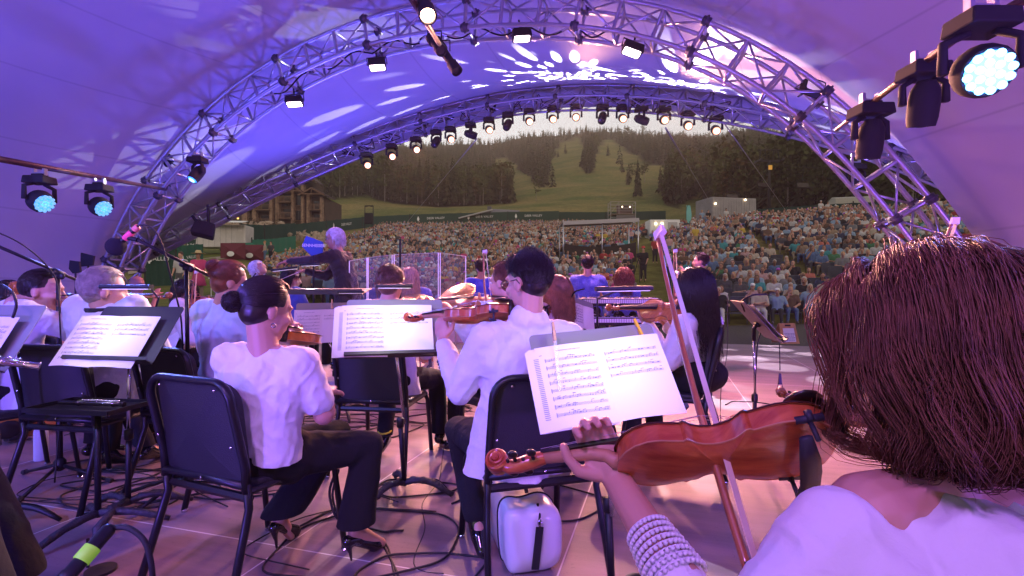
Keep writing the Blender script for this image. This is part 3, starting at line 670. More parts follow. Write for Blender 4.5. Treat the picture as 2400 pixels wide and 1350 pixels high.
def scaffold():
    b=gp(1457,75); root=empty('scaffold_tower',b,0,'scaffold camera tower with railed deck in front of the open hill','scaffold'); w_,h=3.6,3.9
    m=MB()
    for sx in(-1,1):
        for sy in(-1,1): m.tube([(sx*w_/2,sy*1,-.3),(sx*w_/2,sy*1,h)],.05,6)
    for z in (1.6,h-1.,h-.5,h): 
        m.tube([(-w_/2,-1,z),(w_/2,-1,z)],.035,6); m.tube([(-w_/2,1,z),(w_/2,1,z)],.035,6); m.tube([(-w_/2,-1,z),(-w_/2,1,z)],.035,6); m.tube([(w_/2,-1,z),(w_/2,1,z)],.035,6)
    m.tube([(-.6,-1,2.2),(-.6,-1,h)],.035,6); m.tube([(-w_/2,-1,2.2),(-.6,-1,h)],.025,6)
    m.build('frame',mat('galv_steel',(.35,.33,.32),.6,.4),root)
    m=MB(); m.box((0,0,2.15),(w_,2,.08)); m.build('deck',mat('ply_deck',(.25,.2,.15),.8),root)
    m=MB(); m.box((.35,-1.02,.8),(2.7,.04,2.4)); m.build('screen_cloth',mat('grey_cloth',(.13,.12,.12),.9),root)
    m=MB(); m.box((.6,1.0,3.0),(2.3,.04,1.5)); m.build('back_cloth',mat('brown_cloth',(.09,.06,.055),.9),root)
    for x in (-.1,1.): m=MB(); m.ell((x,-.9,3.2),.08); m.build('lamp',LAMPW,root)
scaffold()
def foh():
    b=gp(1400,37); root=empty('mixing_tent',b,0,'flat roofed mixing desk tent on poles standing in the crowd','tent')
    m=MB(); m.box((0,0,2.9),(5.3,3.,.06),rot=(0,R(-2.5),0)); m.box((0,-1.52,2.78),(5.3,.05,.24),rot=(0,R(-2.5),0)); m.build('roof',mat('pale_roof',(.42,.40,.38),.7),root)
    for x,y in((-2.6,-1.45),(0.1,-1.45),(2.6,-1.45),(-2.6,1.45),(2.6,1.45)): m=MB(); m.tube([(x,y,-.4),(x,y,2.9)],.045,8); m.build('pole',ALU,root,smooth=True)
    m=MB(); v=[]
    for k in range(13): x=-2.5+5*k/12; v+=[(x,-1.3,-.3),(x,-1.3,1.05+.28*((k/12-.45)*2)**2)]
    m.add(v,[(2*i,2*i+2,2*i+3,2*i+1) for i in range(12)]); m.build('skirt',mat('dark_skirt',(.03,.025,.022),.9),root)
    m=MB(); m.box((0,0,.9),(3,.8,.12),rot=(R(12),0,0)); m.build('mixing_desk',BLKM,root)
foh()
def speaker_tower(px,y,h,label):
    b=gp(px,y); root=empty('delay_speaker',b,0,label,'speaker'); m=MB()
    for s in(-.5,.5): m.tube([(s,0,0),(s,0,h)],.05,6); m.tube([(s,0,h*.97),(-s*.2,0,h)],.04,6)
    m.tube([(-.5,0,h),(.5,0,h)],.05,6); m.build('mast',BLK,root); m=MB(); m.box((0,-.1,h*.66),(.95,.6,1.3)); bevel(m.build('cabinet',BLKM,root),.04)
speaker_tower(865,62,4.6,'black delay speaker on twin masts left of centre lawn')
# conveyor gallery and ramp
b=gp(1182,132); rt=empty('conveyor_gallery',b,-.1,'long low grey covered conveyor gallery at the foot of the run','gallery')
m=MB(); k=10; v=[]
for i in range(k+1): a=PI*i/k; v+=[(-3.6,-1.1*math.cos(a),1.4*math.sin(a)+.0),(3.9,-1.1*math.cos(a),1.0*math.sin(a)-.1)]
m.add(v,[(2*i,2*i+1,2*i+3,2*i+2) for i in range(k)]); m.build('shell',mat('slate_grey',(.16,.16,.18),.6),rt,smooth=True)
m=MB(); m.box((-3.8,0,.9),(.9,2.4,2.)); m.build('end_house',mat('steel_dark',(.09,.09,.10),.6),rt)
b=gp(1115,108); rt=empty('conveyor_ramp',b,.0,'pale sloping conveyor belt ramp above the green fence','ramp')
m=MB(); m.box((0,0,1.8),(7.4,1.0,.25),rot=(0,R(-14),0)); m.build('belt',mat('pale_belt',(.4,.39,.4),.7),rt)
m=MB(); 
for x in(-3,-1,1,3): m.tube([(x,0,0),(x,0,1.8+x*.25)],.08,6)
m.build('legs',BLK,rt)
# ---------------------------------------------------------------- chairlift
def pylon():
    b=gp(1803,74); root=empty('lift_pylon',b,0,'dark chairlift pylon with wide crossarm and yellow number plate','pylon'); h=7.6
    m=MB(); m.tube([(0,0,-1),(0,0,h)],[.24,.17],10); m.build('mast',BLKM,root,smooth=True)
    m=MB(); m.box((0,0,h),(3.2,.25,.3)); m.tube([(-1.5,0,h),(-1.2,0,h+1.6)],.07,6); m.tube([(1.5,0,h),(1.2,0,h+1.6)],.07,6); m.tube([(-1.6,0,h+1.6),(1.6,0,h+1.6)],.08,6); m.tube([(-.5,0,h),(-.6,0,h+1.6)],.05,6);m.tube([(.5,0,h),(.6,0,h+1.6)],.05,6); m.build('crossarm',BLKM,root)
    for s in(-1,1): m=MB(); m.box((s*1.6,0,h+.05),(.2,2.2,.22)); m.build('sheave_train',BLK,root)
    m=MB(); m.box((0,-.3,h-1.0),(.55,.05,.65)); m.build('number_plate',mat('yellow_plate',(.75,.38,.03),.5,emit=(1,.5,.05),estr=.15),root)
pylon()
def lchair(px,py,y,label):
    b=P(px,py,y); root=empty('lift_chair',b,.15,label,'lift chair','empty chairs hanging on the ski lift'); m=MB()
    m.tube([(0,0,3.),(0,0,2.3),(.0,.2,1.9),(0,.25,1.)],.035,6); m.tube([(-.9,0,.1),(-.9,.1,1.),(-.6,.15,1.15),(.6,.15,1.15),(.9,.1,1.),(.9,0,.1)],.035,6); m.build('hanger',BLK,root)
    m=MB(); m.box((0,-.1,.12),(1.7,.5,.07)); m.box((0,.16,.5),(1.7,.06,.55),rot=(R(-10),0,0)); m.build('seat',mat('lift_seat',(.035,.028,.025),.7),root)
    for s in(-.9,.9): m=MB(); m.tube([(s,0,.1),(s,-.45,.15),(s,-.5,-.35),(s,-.2,-.4)],.025,6); m.build('side_rail',BLK,root)
for px,py,y,l in[(1718,468,72,'lowest empty chairlift chair, above the grey container'),(1790,440,76,'empty chairlift chair just left of the pylon'),(1884,442,66,'empty chairlift chair right of the pylon over trees'),(1870,408,84,'dark enclosed chairlift seat high right of the pylon'),(1660,470,90,'faint distant chairlift chair above small white container')]: lchair(px,py,y,l)
for a,b,l in[((1600,330,160),(1803-22,386,74),'upper lift cable left of pylon'),((1830,386,74),(2150,360,52),'upper lift cable right of pylon')]:
    m=MB(); p0=P(*a);p1=P(*b); m.tube([p0.lerp(p1,t)-V(0,0,3*math.sin(PI*t)*.3) for t in np.linspace(0,1,12)],.025,4); tag(m.build('lift_cable',BLK),'thin '+l,'cable')
for a,b,l in[((1118,325,11.5),(955,520,46),'left'),((1698,290,9.5),(1862,522,40),'right'),((1560,300,10.5),(1668,480,60),'middle')]:
    m=MB(); m.tube([P(*a),P(*b)],.012 if l!='middle' else .02,5); tag(m.build('guy_wire',mat('wire_rope',(.3,.28,.27),.5,.5)),f'thin steel guy wire running down to the lawn, {l} one','guy wire')
# path and rope line on left lawn
pth=[(300,30.5),(420,35),(530,40),(620,45),(700,52),(780,62)]
m=MB(); v=[]
for px,y in pth:
    for dy in(-1.3,1.3): 
        p=gp(px,y+dy*y/40); v.append((p.x,p.y,p.z+.06))
m.add(v,[(2*i,2*i+2,2*i+3,2*i+1) for i in range(len(pth)-1)]); tag(m.build('path',mat('gravel_path',(.30,.23,.18),.95,var=.2,vscale=3)),kind='structure')
for px,y in[(418,16),(495,20),(590,24)]:
    b=gp(px,y); rt=empty('rope_post',b,0,f'thin white rope post on the left lawn, {"nearest" if y<18 else ("middle" if y<22 else "farthest")}','post'); m=MB(); m.tube([(0,0,0),(0,0,.95)],.018,6); m.build('post',WHITE,rt); m=MB(); m.box((0,-.03,.8),(.2,.01,.22)); m.build('paper_sign',WHITE,rt)
# ---------------------------------------------------------------- rock retaining bank and lodge
def rocks():
    r=np.random.RandomState(5); bm=bmesh.new(); 
    for k in range(420):
        px=r.uniform(380,760); y=r.uniform(60,80); t=r.rand(); x=(px-1200)/1200*y; z=gzs(x,y)+.4+t*2.2*np.clip((770-px)/150,0.2,1); y2=y+t*3
        s=r.uniform(.2,.45); M=Matrix.Translation((x,y2,z))@Euler((r.rand()*3,r.rand()*3,r.rand()*3)).to_matrix().to_4x4()@Matrix.Diagonal((s*1.4,s,s*.7,1))
        res=bmesh.ops.create_icosphere(bm,subdivisions=1,radius=.8,matrix=M)
        for v in res['verts']: v.co+=Vector((r.randn(),r.randn(),r.randn()))*.07
    me=bpy.data.meshes.new('rock_bank'); bm.to_mesh(me); bm.free(); me.materials.append(mat('sandstone',(.34,.26,.19),.9,var=.35,vscale=.6)); o=link(bpy.data.objects.new('rock_bank',me))
    tag(o,'bank of pale boulders below the timber lodge','boulders',kind='stuff')
rocks()
def lodge():
    y0=104; b=V((600-1200)/1200*y0,y0,CZ-(541-675)/1200*y0-.4); root=empty('timber_lodge',b,0,'dark timber and stone lodge with balconies on the left hillside','lodge')
    k=y0/1200.; X=lambda px:(px-600)*k; Z=lambda py:(541-py)*k+.4
    WOOD=mat('lodge_timber',(.15,.085,.05),.8,var=.25,vscale=.8); WD=mat('lodge_wall',(.075,.045,.03),.85,var=.2,vscale=.6); ST=mat('lodge_stone',(.26,.165,.11),.9,var=.45,vscale=2.2,bump=.5,bscale=4); RF=mat('lodge_roof',(.06,.035,.03),.8); DK=mat('dark_glass',(.012,.012,.015),.15)
    m=MB(); m.box(((X(470)+X(600))/2,5,3.5),(X(600)-X(470),10,9)); m.box(((X(600)+X(716))/2,5,5.),(X(716)-X(600),10,12.5)); m.box(((X(716)+X(762))/2,5,3.6),(X(762)-X(716),10,7.2)); m.build('wall',WD,root)
    for x0,x1,zt in[(520,533,7.6),(574,586,8.6),(598,607,11),(638,645,11),(652,660,11),(688,694,10.4),(711,717,9.5),(724,731,7.6),(755,760,7)]:
        m=MB(); m.box((X((x0+x1)/2),-.7,zt/2-.6),((x1-x0)*k,1.1,zt+1.2)); m.build('pillar',ST,root)
    m=MB(); m.box((X(553),-.5,Z(483)),((590-516)*k,.9,1.5)); m.build('stone_lintel',ST,root)
    def gable(xa,xb,ze,za,dep=2.2):
        xa,xb=X(xa),X(xb); c=(xa+xb)/2; e=.5; m=MB(); t=.28
        for s,x in((-1,xa-e),(1,xb+e)):
            sl=(za-ze)/(c-xa+e); m.add([(x,-dep,ze),(c,-dep,za),(c,4,za),(x,4,ze),(x,-dep,ze+t),(c,-dep,za+t),(c,4,za+t),(x,4,ze+t)],[(0,1,2,3),(4,7,6,5),(0,4,5,1),(2,6,7,3),(0,3,7,4)])
        m.build('roof',RF,root); m=MB()
        for s,x in((-1,xa-e),(1,xb+e)): m.tube([(x,-dep-.1,ze),(c,-dep-.1,za)],.19,4)
        m.tube([(xa,-dep-.05,ze+.25),(xb,-dep-.05,ze+.25)],.16,4); m.tube([(c,-dep-.05,ze),(c,-dep-.05,za)],.12,4); m.build('gable_truss',WOOD,root)
        m=MB(); m.add([(xa,-.55,ze),(xb,-.55,ze),(c,-.55,za)],[(0,1,2)]); m.build('gable_wall',WD,root)
    gable(652,712,Z(455),Z(431)); gable(688,736,Z(428),Z(402),1.5); gable(716,764,Z(462),Z(446)); gable(604,650,Z(434),Z(412))
    for xa,xb,zs in[(607,640,(447,482,516)),(659,690,(464,501)),(731,757,(482,514)),(588,600,(480,)),(536,574,(470,))]:
        for pz in zs:
            z=Z(pz); m=MB(); m.box(((X(xa)+X(xb))/2,-1.0,z-1.1),((xb-xa)*k,1.6,.22)); bl=m.build('balcony',WOOD,root); m=MB()
            for zz in(z,z-.25,z-.5,z-.75): m.tube([(X(xa),-1.75,zz),(X(xb),-1.75,zz)],.05 if zz<z else .085,4)
            for t in(.0,.5,1.): m.tube([(X(xa)+(X(xb)-X(xa))*t,-1.75,z-1.1),(X(xa)+(X(xb)-X(xa))*t,-1.75,z+.1)],.08,4)
            m.build('railing',WOOD,bl)
            m=MB(); m.box(((X(xa)+X(xb))/2,-.06,z+.1),((xb-xa)*k*.72,.1,1.9)); wn=m.build('window',WOOD,root); m=MB(); m.box(((X(xa)+X(xb))/2,-.13,z+.1),((xb-xa)*k*.64,.06,1.75)); m.build('pane',DK,wn)
    for px,py,c,s in[(545,503,(.35,.8,.7),.6),(520,508,(1,.55,.1),.35),(566,514,(1,.6,.15),.28),(524,500,(1,.6,.2),.22)]:
        m=MB(); m.box((X(px),-1.35,Z(py)),(s*1.3,.05,s)); m.build('lit_window',mat('lit_window_%d'%px,c,.5,emit=c,estr=1.6),root)
    for px,py,w_,h in[(696,470,1.6,2.3),(697,505,1.7,2.3),(702,430,1.6,2.6),(668,478,1.,1.2)]: m=MB(); m.box((X(px+3),-.12,Z(py)),(w_,.14,h)); wn=m.build('window',WOOD,root); m=MB(); m.box((X(px+3),-.2,Z(py)),(w_*.8,.06,h*.86)); m.build('pane',DK,wn)
lodge()
for k,(px,y,s) in enumerate([(600,88,2.0),(575,86,2.4),(645,90,1.8),(700,92,1.6),(530,84,2.2),(740,95,1.5),(480,80,2.5)]):
    a=aspen_arrays(60+k,320,1,.5,.1); b=gp(px,y); e=empty('shrub',b,k,f'dark shrub on the bank below the lodge, number counted by place: {["under its middle balconies","left of its stone pillars","under its right-hand gable","right of the pillars","beside its lit entrance","at its right corner","far left behind the arch"][k]}'.replace('number counted by place: ',''),'shrub','shrubs below the lodge',scale=s)
    c=link(bpy.data.objects.new('foliage',fastmesh('foliage',a[0]*np.array([1.6,1.2,1.]),a[1],[LEAF[0]]))); c.parent=e
# ---------------------------------------------------------------- props
PAPER=mat('paper',(.80,.79,.77),.75,bump=.05,bscale=20); INK=mat('ink',(.26,.26,.30),.8); DESK=mat('stand_desk',(.045,.046,.05),.42,.2); DESKL=mat('stand_desk_bright',(.28,.29,.27),.4,.2)  # DESKL is the same desk with page-lamp light put into its colour
GAFF=mat('gaffer_wrap',(.03,.03,.033),.55,bump=1,bscale=50); CHR=mat('chrome',(.7,.7,.72),.2,1.); RUB=mat('rubber',(.015,.015,.015),.7)
PINW=mat('clothespin_wood',(.55,.36,.18),.6,var=.2,vscale=60); PINY=mat('yellow_plastic',(.75,.45,.03),.4); CLEAR=mat('clear_strip',(.8,.85,1),.15,alpha=.22)
CHP=mat('chair_plastic',(.018,.018,.022),.5,bump=.25,bscale=350); CHF=mat('chair_frame',(.014,.014,.017),.38,.2)
def rrect(w,h,r,n=5,cx=0,cy=0,rb=None):
    o=[]; rb=r if rb is None else rb
    for (sx,sy,a0,q) in((1,1,0,r),(-1,1,PI/2,r),(-1,-1,PI,rb),(1,-1,3*PI/2,rb)):
        for i in range(n+1): a=a0+PI/2*i/n; o.append((cx+sx*(w/2-q)+q*math.cos(a),cy+sy*(h/2-q)+q*math.sin(a)))
    return o
def RZ(a): return Matrix.Rotation(a,4,'Z')
def chair(loc,yaw,label,s=1.,group='black orchestra chairs on the stage',tilt=0.):
    root=empty('orchestra_chair',loc,yaw,label,'chair',group,scale=s); W=.44
    # backrest: curved moulded panel
    m=MB(); ol=rrect(W-.01,.36,.075,6,0,.645,.02); rings=[]
    for th in(-.012,.012):
        v=[]
        for x,z in ol: 
            y=-.235-.13*(z-.46)+.04*(x/(W/2))**2-.02+th; v.append((x,y,z))
        rings.append(v)
    n=len(ol); c0=(0,-.28,.645);  cen=[(0,-.235-.13*(.645-.46)-.02+t,.645) for t in(-.012,.012)]
    inner=[[tuple(np.array(p)*.55+np.array(c)*.45) for p in rg] for rg,c in zip(rings,cen)]
    for k in(0,1):
        for i,(x,z) in enumerate(ol): 
            xx=x*.55; zz=.645+(z-.645)*.55; inner[k][i]=(xx,-.235-.13*(zz-.46)+.04*(xx/(W/2))**2-.02+(-.012,.012)[k],zz)
    m.add(rings[0]+rings[1]+inner[0]+inner[1]+cen,[(i,(i+1)%n,n+(i+1)%n,n+i) for i in range(n)]+[(2*n+i,2*n+(i+1)%n,(i+1)%n,i) for i in range(n)]+[(3*n+(i+1)%n,3*n+i,n+i,n+(i+1)%n) for i in range(n)]+[(4*n,2*n+(i+1)%n,2*n+i) for i in range(n)]+[(4*n+1,3*n+i,3*n+(i+1)%n) for i in range(n)])
    m.build('backrest',CHP,root,smooth=True,auto=40)
    # frame around the back
    m=MB(); path=[(x*1.03,-.25-.13*(z-.46)+.04*(x/(W/2))**2-.035,.645+(z-.645)*1.03) for x,z in ol if z>.50]
    k=len(path)//1; lo=[p for p in path]; 
    lo=sorted(range(len(ol)),key=lambda i:math.atan2(-(ol[i][1]-.645),ol[i][0])*0+i)
    hw=W/2+.004
    pts=[(hw,-.235,.43),(hw,-.24,.52)]+[(x*1.03,-.25-.13*(z-.46)-.005,.645+(z-.645)*1.03) for x,z in ol[:2*7] if z>.55][::1]+[(-hw,-.24,.52),(-hw,-.235,.43)]
    m.tube(pts,.017,8,flat=.75); m.tube([(-hw,-.24,.455),(0,-.225,.452),(hw,-.24,.455)],.016,6); m.build('back_frame',CHF,root,smooth=True)
    m=MB()
    for x,z in((-.15,.80),(.15,.80),(-.2,.6),(.2,.6),(0,.457)): m.ell((x,-.262-.13*(z-.46)+(.0 if z>.5 else .012),z),(.006,.004,.006),n=8,m=6)
    m.build('rivet',CHR,root,smooth=True)
    m=MB(); sl=rrect(.45,.42,.07,5,0,0); m.prism(sl,.43,.462); o=m.build('seat',CHP,root); bevel(o,.012,3)
    m=MB(); 
    for sx in(-1,1): m.tube([(sx*.215,-.22,.425),(sx*.215,.19,.425)],.014,6)
    m.tube([(-.22,-.215,.40),(.22,-.215,.40)],.016,6); m.tube([(-.22,.17,.42),(.22,.17,.42)],.014,6); m.build('seat_frame',CHF,root)
    for sx in(-1,1):
        m=MB(); m.tube([(sx*hw,-.235,.46),(sx*hw,-.225,.37),(sx*(hw+.005),-.245,.30),(sx*(hw+.02),-.33,.012)],.016,8,flat=.8); g=m.build('leg',CHF,root,smooth=True)
        m=MB(); m.lathe([(.014,0),(.016,.012),(.01,.02)],(sx*(hw+.02),-.33,0),n=10); m.build('glide',CHR,g)
        m=MB(); m.tube([(sx*.215,.16,.43),(sx*.222,.20,.38),(sx*.235,.25,.012)],.015,8,flat=.8); g=m.build('leg',CHF,root,smooth=True)
        m=MB(); m.lathe([(.014,0),(.016,.012),(.01,.02)],(sx*.235,.25,0),n=10); m.build('glide',CHR,g)
    return root
def pose(T,X,Z):
    X=Vector(X).normalized(); Z=Vector(Z); Z=(Z-X*Z.dot(X)).normalized(); Y=Z.cross(X); M=Matrix((X,Y,Z)).transposed().to_4x4(); M.translation=Vector(T); return M
def ptf(M,p): return tuple(M@Vector(p))
def apply(mb,M,start=0):
    for i in range(start,len(mb.v)): a=np.array(M); mb.v[i]=mb.v[i]@a[:3,:3].T+a[:3,3]
    return mb
def music(label,M,w,h,seed=0,left=8,right=3,off=-.012,hoff=-.02,stack=False,group=None):
    root=empty('sheet_music',M@Vector((0,off,-h/2)),0,label,'sheet music',group); r=random.Random(seed)
    def page(x0,x1,z0,z1,dy,curv,m):
        n=8; v=[]
        for i in range(n+1):
            t=i/n; x=x0+(x1-x0)*t; y=off-dy-curv*math.sin(PI*t)
            v+=[(x,y,z0+.002*math.sin(5*t)),(x,y-.004,z1)]
        m.add(v,[(2*i,2*i+2,2*i+3,2*i+1) for i in range(n)])
    zb=-h/2+hoff; zt=h/2+hoff
    m=MB()
    if stack:
        for k in range(5): page(-w/2-.004*k-.02,0,zb-.004,zt-.003*k,-.001+.0012*k,.004,m)
    page(-w/2,0,zb,zt,.006,.006,m); page(0,w/2,zb,zt,.006,.004,m); apply(m,M); pg=m.build('page',PAPER,root,ws=True,smooth=False); md=pg.modifiers.new('s','SOLIDIFY'); md.thickness=.0008
    m=MB()
    def yy(x): 
        t=(x+w/2)/(w/2) if x<0 else x/(w/2); return off-.0145+.004-(.006 if x<0 else .004)*math.sin(PI*t)-.0006-.001
    def q(x0,z0,x1,z1,tk):
        d=Vector((x1-x0,z1-z0)); nn=Vector((-d.y,d.x)).normalized()*tk/2
        k=(lambda x,z:off-.006-.004*(z-zb)/h-(.006 if x<0 else .004)*math.sin(PI*((x+w/2)/(w/2) if x<0 else x/(w/2)))-.0013)
        m.add([(x0-nn.x,k(x0,z0),z0-nn.y),(x1-nn.x,k(x1,z1),z1-nn.y),(x1+nn.x,k(x1,z1),z1+nn.y),(x0+nn.x,k(x0,z0),z0+nn.y)],[(0,1,2,3)])
    pw=w/2
    for side,cnt in((0,left),(1,right)):
        xa=-w/2+pw*.12 if side==0 else pw*.06; xb=-pw*.08 if side==0 else pw*.9
        for s_ in range(cnt):
            z=zt-h*(.17+.094*s_)
            for l in range(5):
                x=xa
                while x<xb-1e-6: x2=min(xb,x+pw*.16); q(x,z-l*.0022,x2,z-l*.0022,.0005); x=x2
            q(xa+.003,z+.004,xa+.003,z-.013,.0016)
            x=xa+pw*.07
            while x<xb-.004:
                k=r.random(); zz=z-.0088*r.random()
                if k<.55:
                    q(x-.0014,zz,x+.0014,zz+.0003,.0024); q(x+.0013,zz,x+.0013,zz+.0075,.0007)
                    if r.random()<.6: q(x+.0013,zz+.0075,min(xb,x+pw*.05),zz+.0085,.0018)
                elif k<.66: q(x-.004,z-.004,x+.004,z-.004,.0038)
                x+=pw*(.028+.03*r.random())
            if r.random()<.5: xx=xa+r.random()*(xb-xa-.01); q(xx,z+.008,xx+.009,z+.008,.0022)
    x=-pw*.68
    while x<-pw*.3: q(x,zt-h*.075,x+.003,zt-h*.075+.0004,.0042*r.uniform(.5,1)); x+=.0045
    q(-w/2+.012,zt-h*.11,-w/2+.022,zt-h*.11,.002)
    if stack:
        for i in range(34): zz=zt-h*(.15+.022*i); q(-w/2-.012+.002,zz,-w/2+.008,zz,.0022)
    q(-pw*.6,zb+h*.03,-pw*.5,zb+h*.03,.0018)
    apply(m,M); m.build('notation',INK,pg,ws=False)
    pg.children[0].parent=pg; pg.children[0].matrix_parent_inverse=Matrix.Identity(4)
    return root
def clothespin(label,T,X,Z,m1=PINW,strip=True,L=.075,sl=.17):
    M=pose(T,X,Z); root=empty('clothespin',T,0,label,'clothespin'); m=MB()
    for s in(-1,1): m.box((0,s*.006,0),(.009,.006,L),rot=(R(5)*s,0,0))
    apply(m,M); m.build('prong',m1,root,ws=True)
    m=MB(); m.tube([(-.007,0,.0),(.007,0,.0)],.006,8); apply(m,M); m.build('spring',CHR,root,ws=True)
    if strip: m=MB(); m.box((0,-.008,-L*.4-sl/2),(.011,.0012,sl)); apply(m,M); m.build('clear_strip',CLEAR,root,ws=True)
    return root
def stand(label,T,X,Z,w=.5,h=.34,desk=DESK,base=None,wrap=False,sx=0.,lip=True,legs=True):
    M=pose(T,X,Z); T=Vector(T); bx=base or (T.x+M.to_3x3().col[0].x*sx,T.y+.03,0); bx=Vector(bx)
    root=empty('music_stand',bx,0,label,'music stand','black music stands'); m=MB()
    ol=rrect(w,h,.018,4); a=np.array(ol); m.prism([(x,z) for x,z in ol],-.0015,.0015,M=Matrix(((1,0,0,0),(0,0,1,0),(0,1,0,0),(0,0,0,1)))); 
    apply(m,M); m.build('desk',desk,root,ws=True)
    if lip: m=MB(); m.box((0,-.022,-h/2+.001),(w,.045,.003)); m.box((0,-.045,-h/2+.008),(w,.003,.016)); apply(m,M); m.build('ledge',DESK,root,ws=True)
    hub=M@Vector((sx,.04,-h*.12)); m=MB(); m.tube([M@Vector((sx,.004,-.03)),hub,(hub.x,hub.y,hub.z-.08)],.013,8); m.tube([M@Vector((sx-.05,.008,-.03)),M@Vector((sx+.05,.008,-.03))],.016,8); m.build('tilt_head',BLK,root,ws=True,smooth=True)
    m=MB(); mid=.45*hub.z; m.tube([(hub.x,hub.y,hub.z-.06),(bx.x,bx.y,mid)],.0085,8); m.build('inner_tube',CHR,root,ws=True,smooth=True)
    m=MB(); m.tube([(hub.x*.5+bx.x*.5,hub.y*.5+bx.y*.5,mid+.03),(bx.x,bx.y,.06)],.0135,10); m.lathe([(.013,-.02),(.02,-.015),(.02,.03),(.014,.035)],(hub.x*.5+bx.x*.5,hub.y*.5+bx.y*.5,mid+.02),n=10); m.build('pole',BLK,root,ws=True,smooth=True)
    if legs:
        for k in range(3):
            a=.5+k*2.09+T.x; c,s=math.cos(a),math.sin(a); m=MB(); pts=[bx+V(c*t*.27,s*t*.27,.075-.062*t**1.6+.03*math.sin(PI*t)) for t in np.linspace(0,1,8)]
            m.tube(pts,[.02,.017,.016,.016,.016,.015,.014,.01],8)
            if wrap: m.tube([p+V(.012*math.sin(i*2.2),.012*math.cos(i*2.2),.004) for i,p in enumerate(pts[1:])],[.019,.014,.021,.015,.02,.016,.012],7)
            m.build('leg',GAFF if wrap else BLK,root,ws=True,smooth=True)
    return M,root
def stand_light(label,c,ax,L=.22,gn=None,power=0,tgt=None,col=(1,.97,.88)):
    c=Vector(c); ax=Vector(ax).normalized(); root=empty('stand_light',c,0,label,'stand light'); m=MB(); p0=c-ax*L/2; p1=c+ax*L/2
    Mx=pose(c,ax,(0,0,1)); m.prism(rrect(.045,.022,.008,3),-L/2,L/2,M=Mx@Matrix(((0,0,1,0),(1,0,0,0),(0,1,0,0),(0,0,0,1)))); m.build('housing',BLK,root,ws=True)
    m=MB(); m.box((0,0,-.013),(L*.9,.028,.004)); apply(m,Mx); m.build('diffuser',mat('led_diffuser',(.9,.9,.8),.5,emit=(1,.96,.8),estr=.15),root,ws=True)
    if gn: m=MB(); m.tube([c]+[Vector(g) for g in gn],.006,6); m.build('gooseneck',BLK,root,ws=True,smooth=True)
    if power: l=lamp('reading_light','AREA',c-V(0,0,.03),tgt,power,col,.08,spread=130); l.data.shape='DISK'
    return root
# ---------------------------------------------------------------- bowed instruments
def wood(nm,c1,c2,coat=.6): return mat(nm,c1,.3,var=0,col2=c2,vscale=7,stretch=(2,12,2),coat=coat,bump=.06,bscale=40,detail=6)
VW=[wood('varnish_red',(.36,.055,.018),(.56,.15,.045)),wood('varnish_amber',(.42,.12,.02),(.58,.22,.05)),wood('varnish_brown',(.20,.055,.02),(.33,.11,.035))]
NECKW=mat('neck_maple',(.48,.24,.12),.45,var=.12,vscale=20); EBONY=mat('ebony',(.012,.009,.009),.3); STR=mat('string_steel',(.6,.6,.62),.3,1.); EDGE=mat('dark_edge',(.05,.012,.008),.4)
OUT=[(0,.0),(.001,.025),(.006,.05),(.018,.073),(.04,.093),(.07,.1025),(.095,.1015),(.118,.094),(.134,.087),(.143,.0935),(.149,.083),(.160,.067),(.178,.0565),(.195,.0545),(.212,.058),(.226,.067),(.236,.080),(.243,.0735),(.258,.0775),(.28,.0835),(.30,.0825),(.320,.073),(.337,.056),(.349,.033),(.355,.011),(.355,0)]
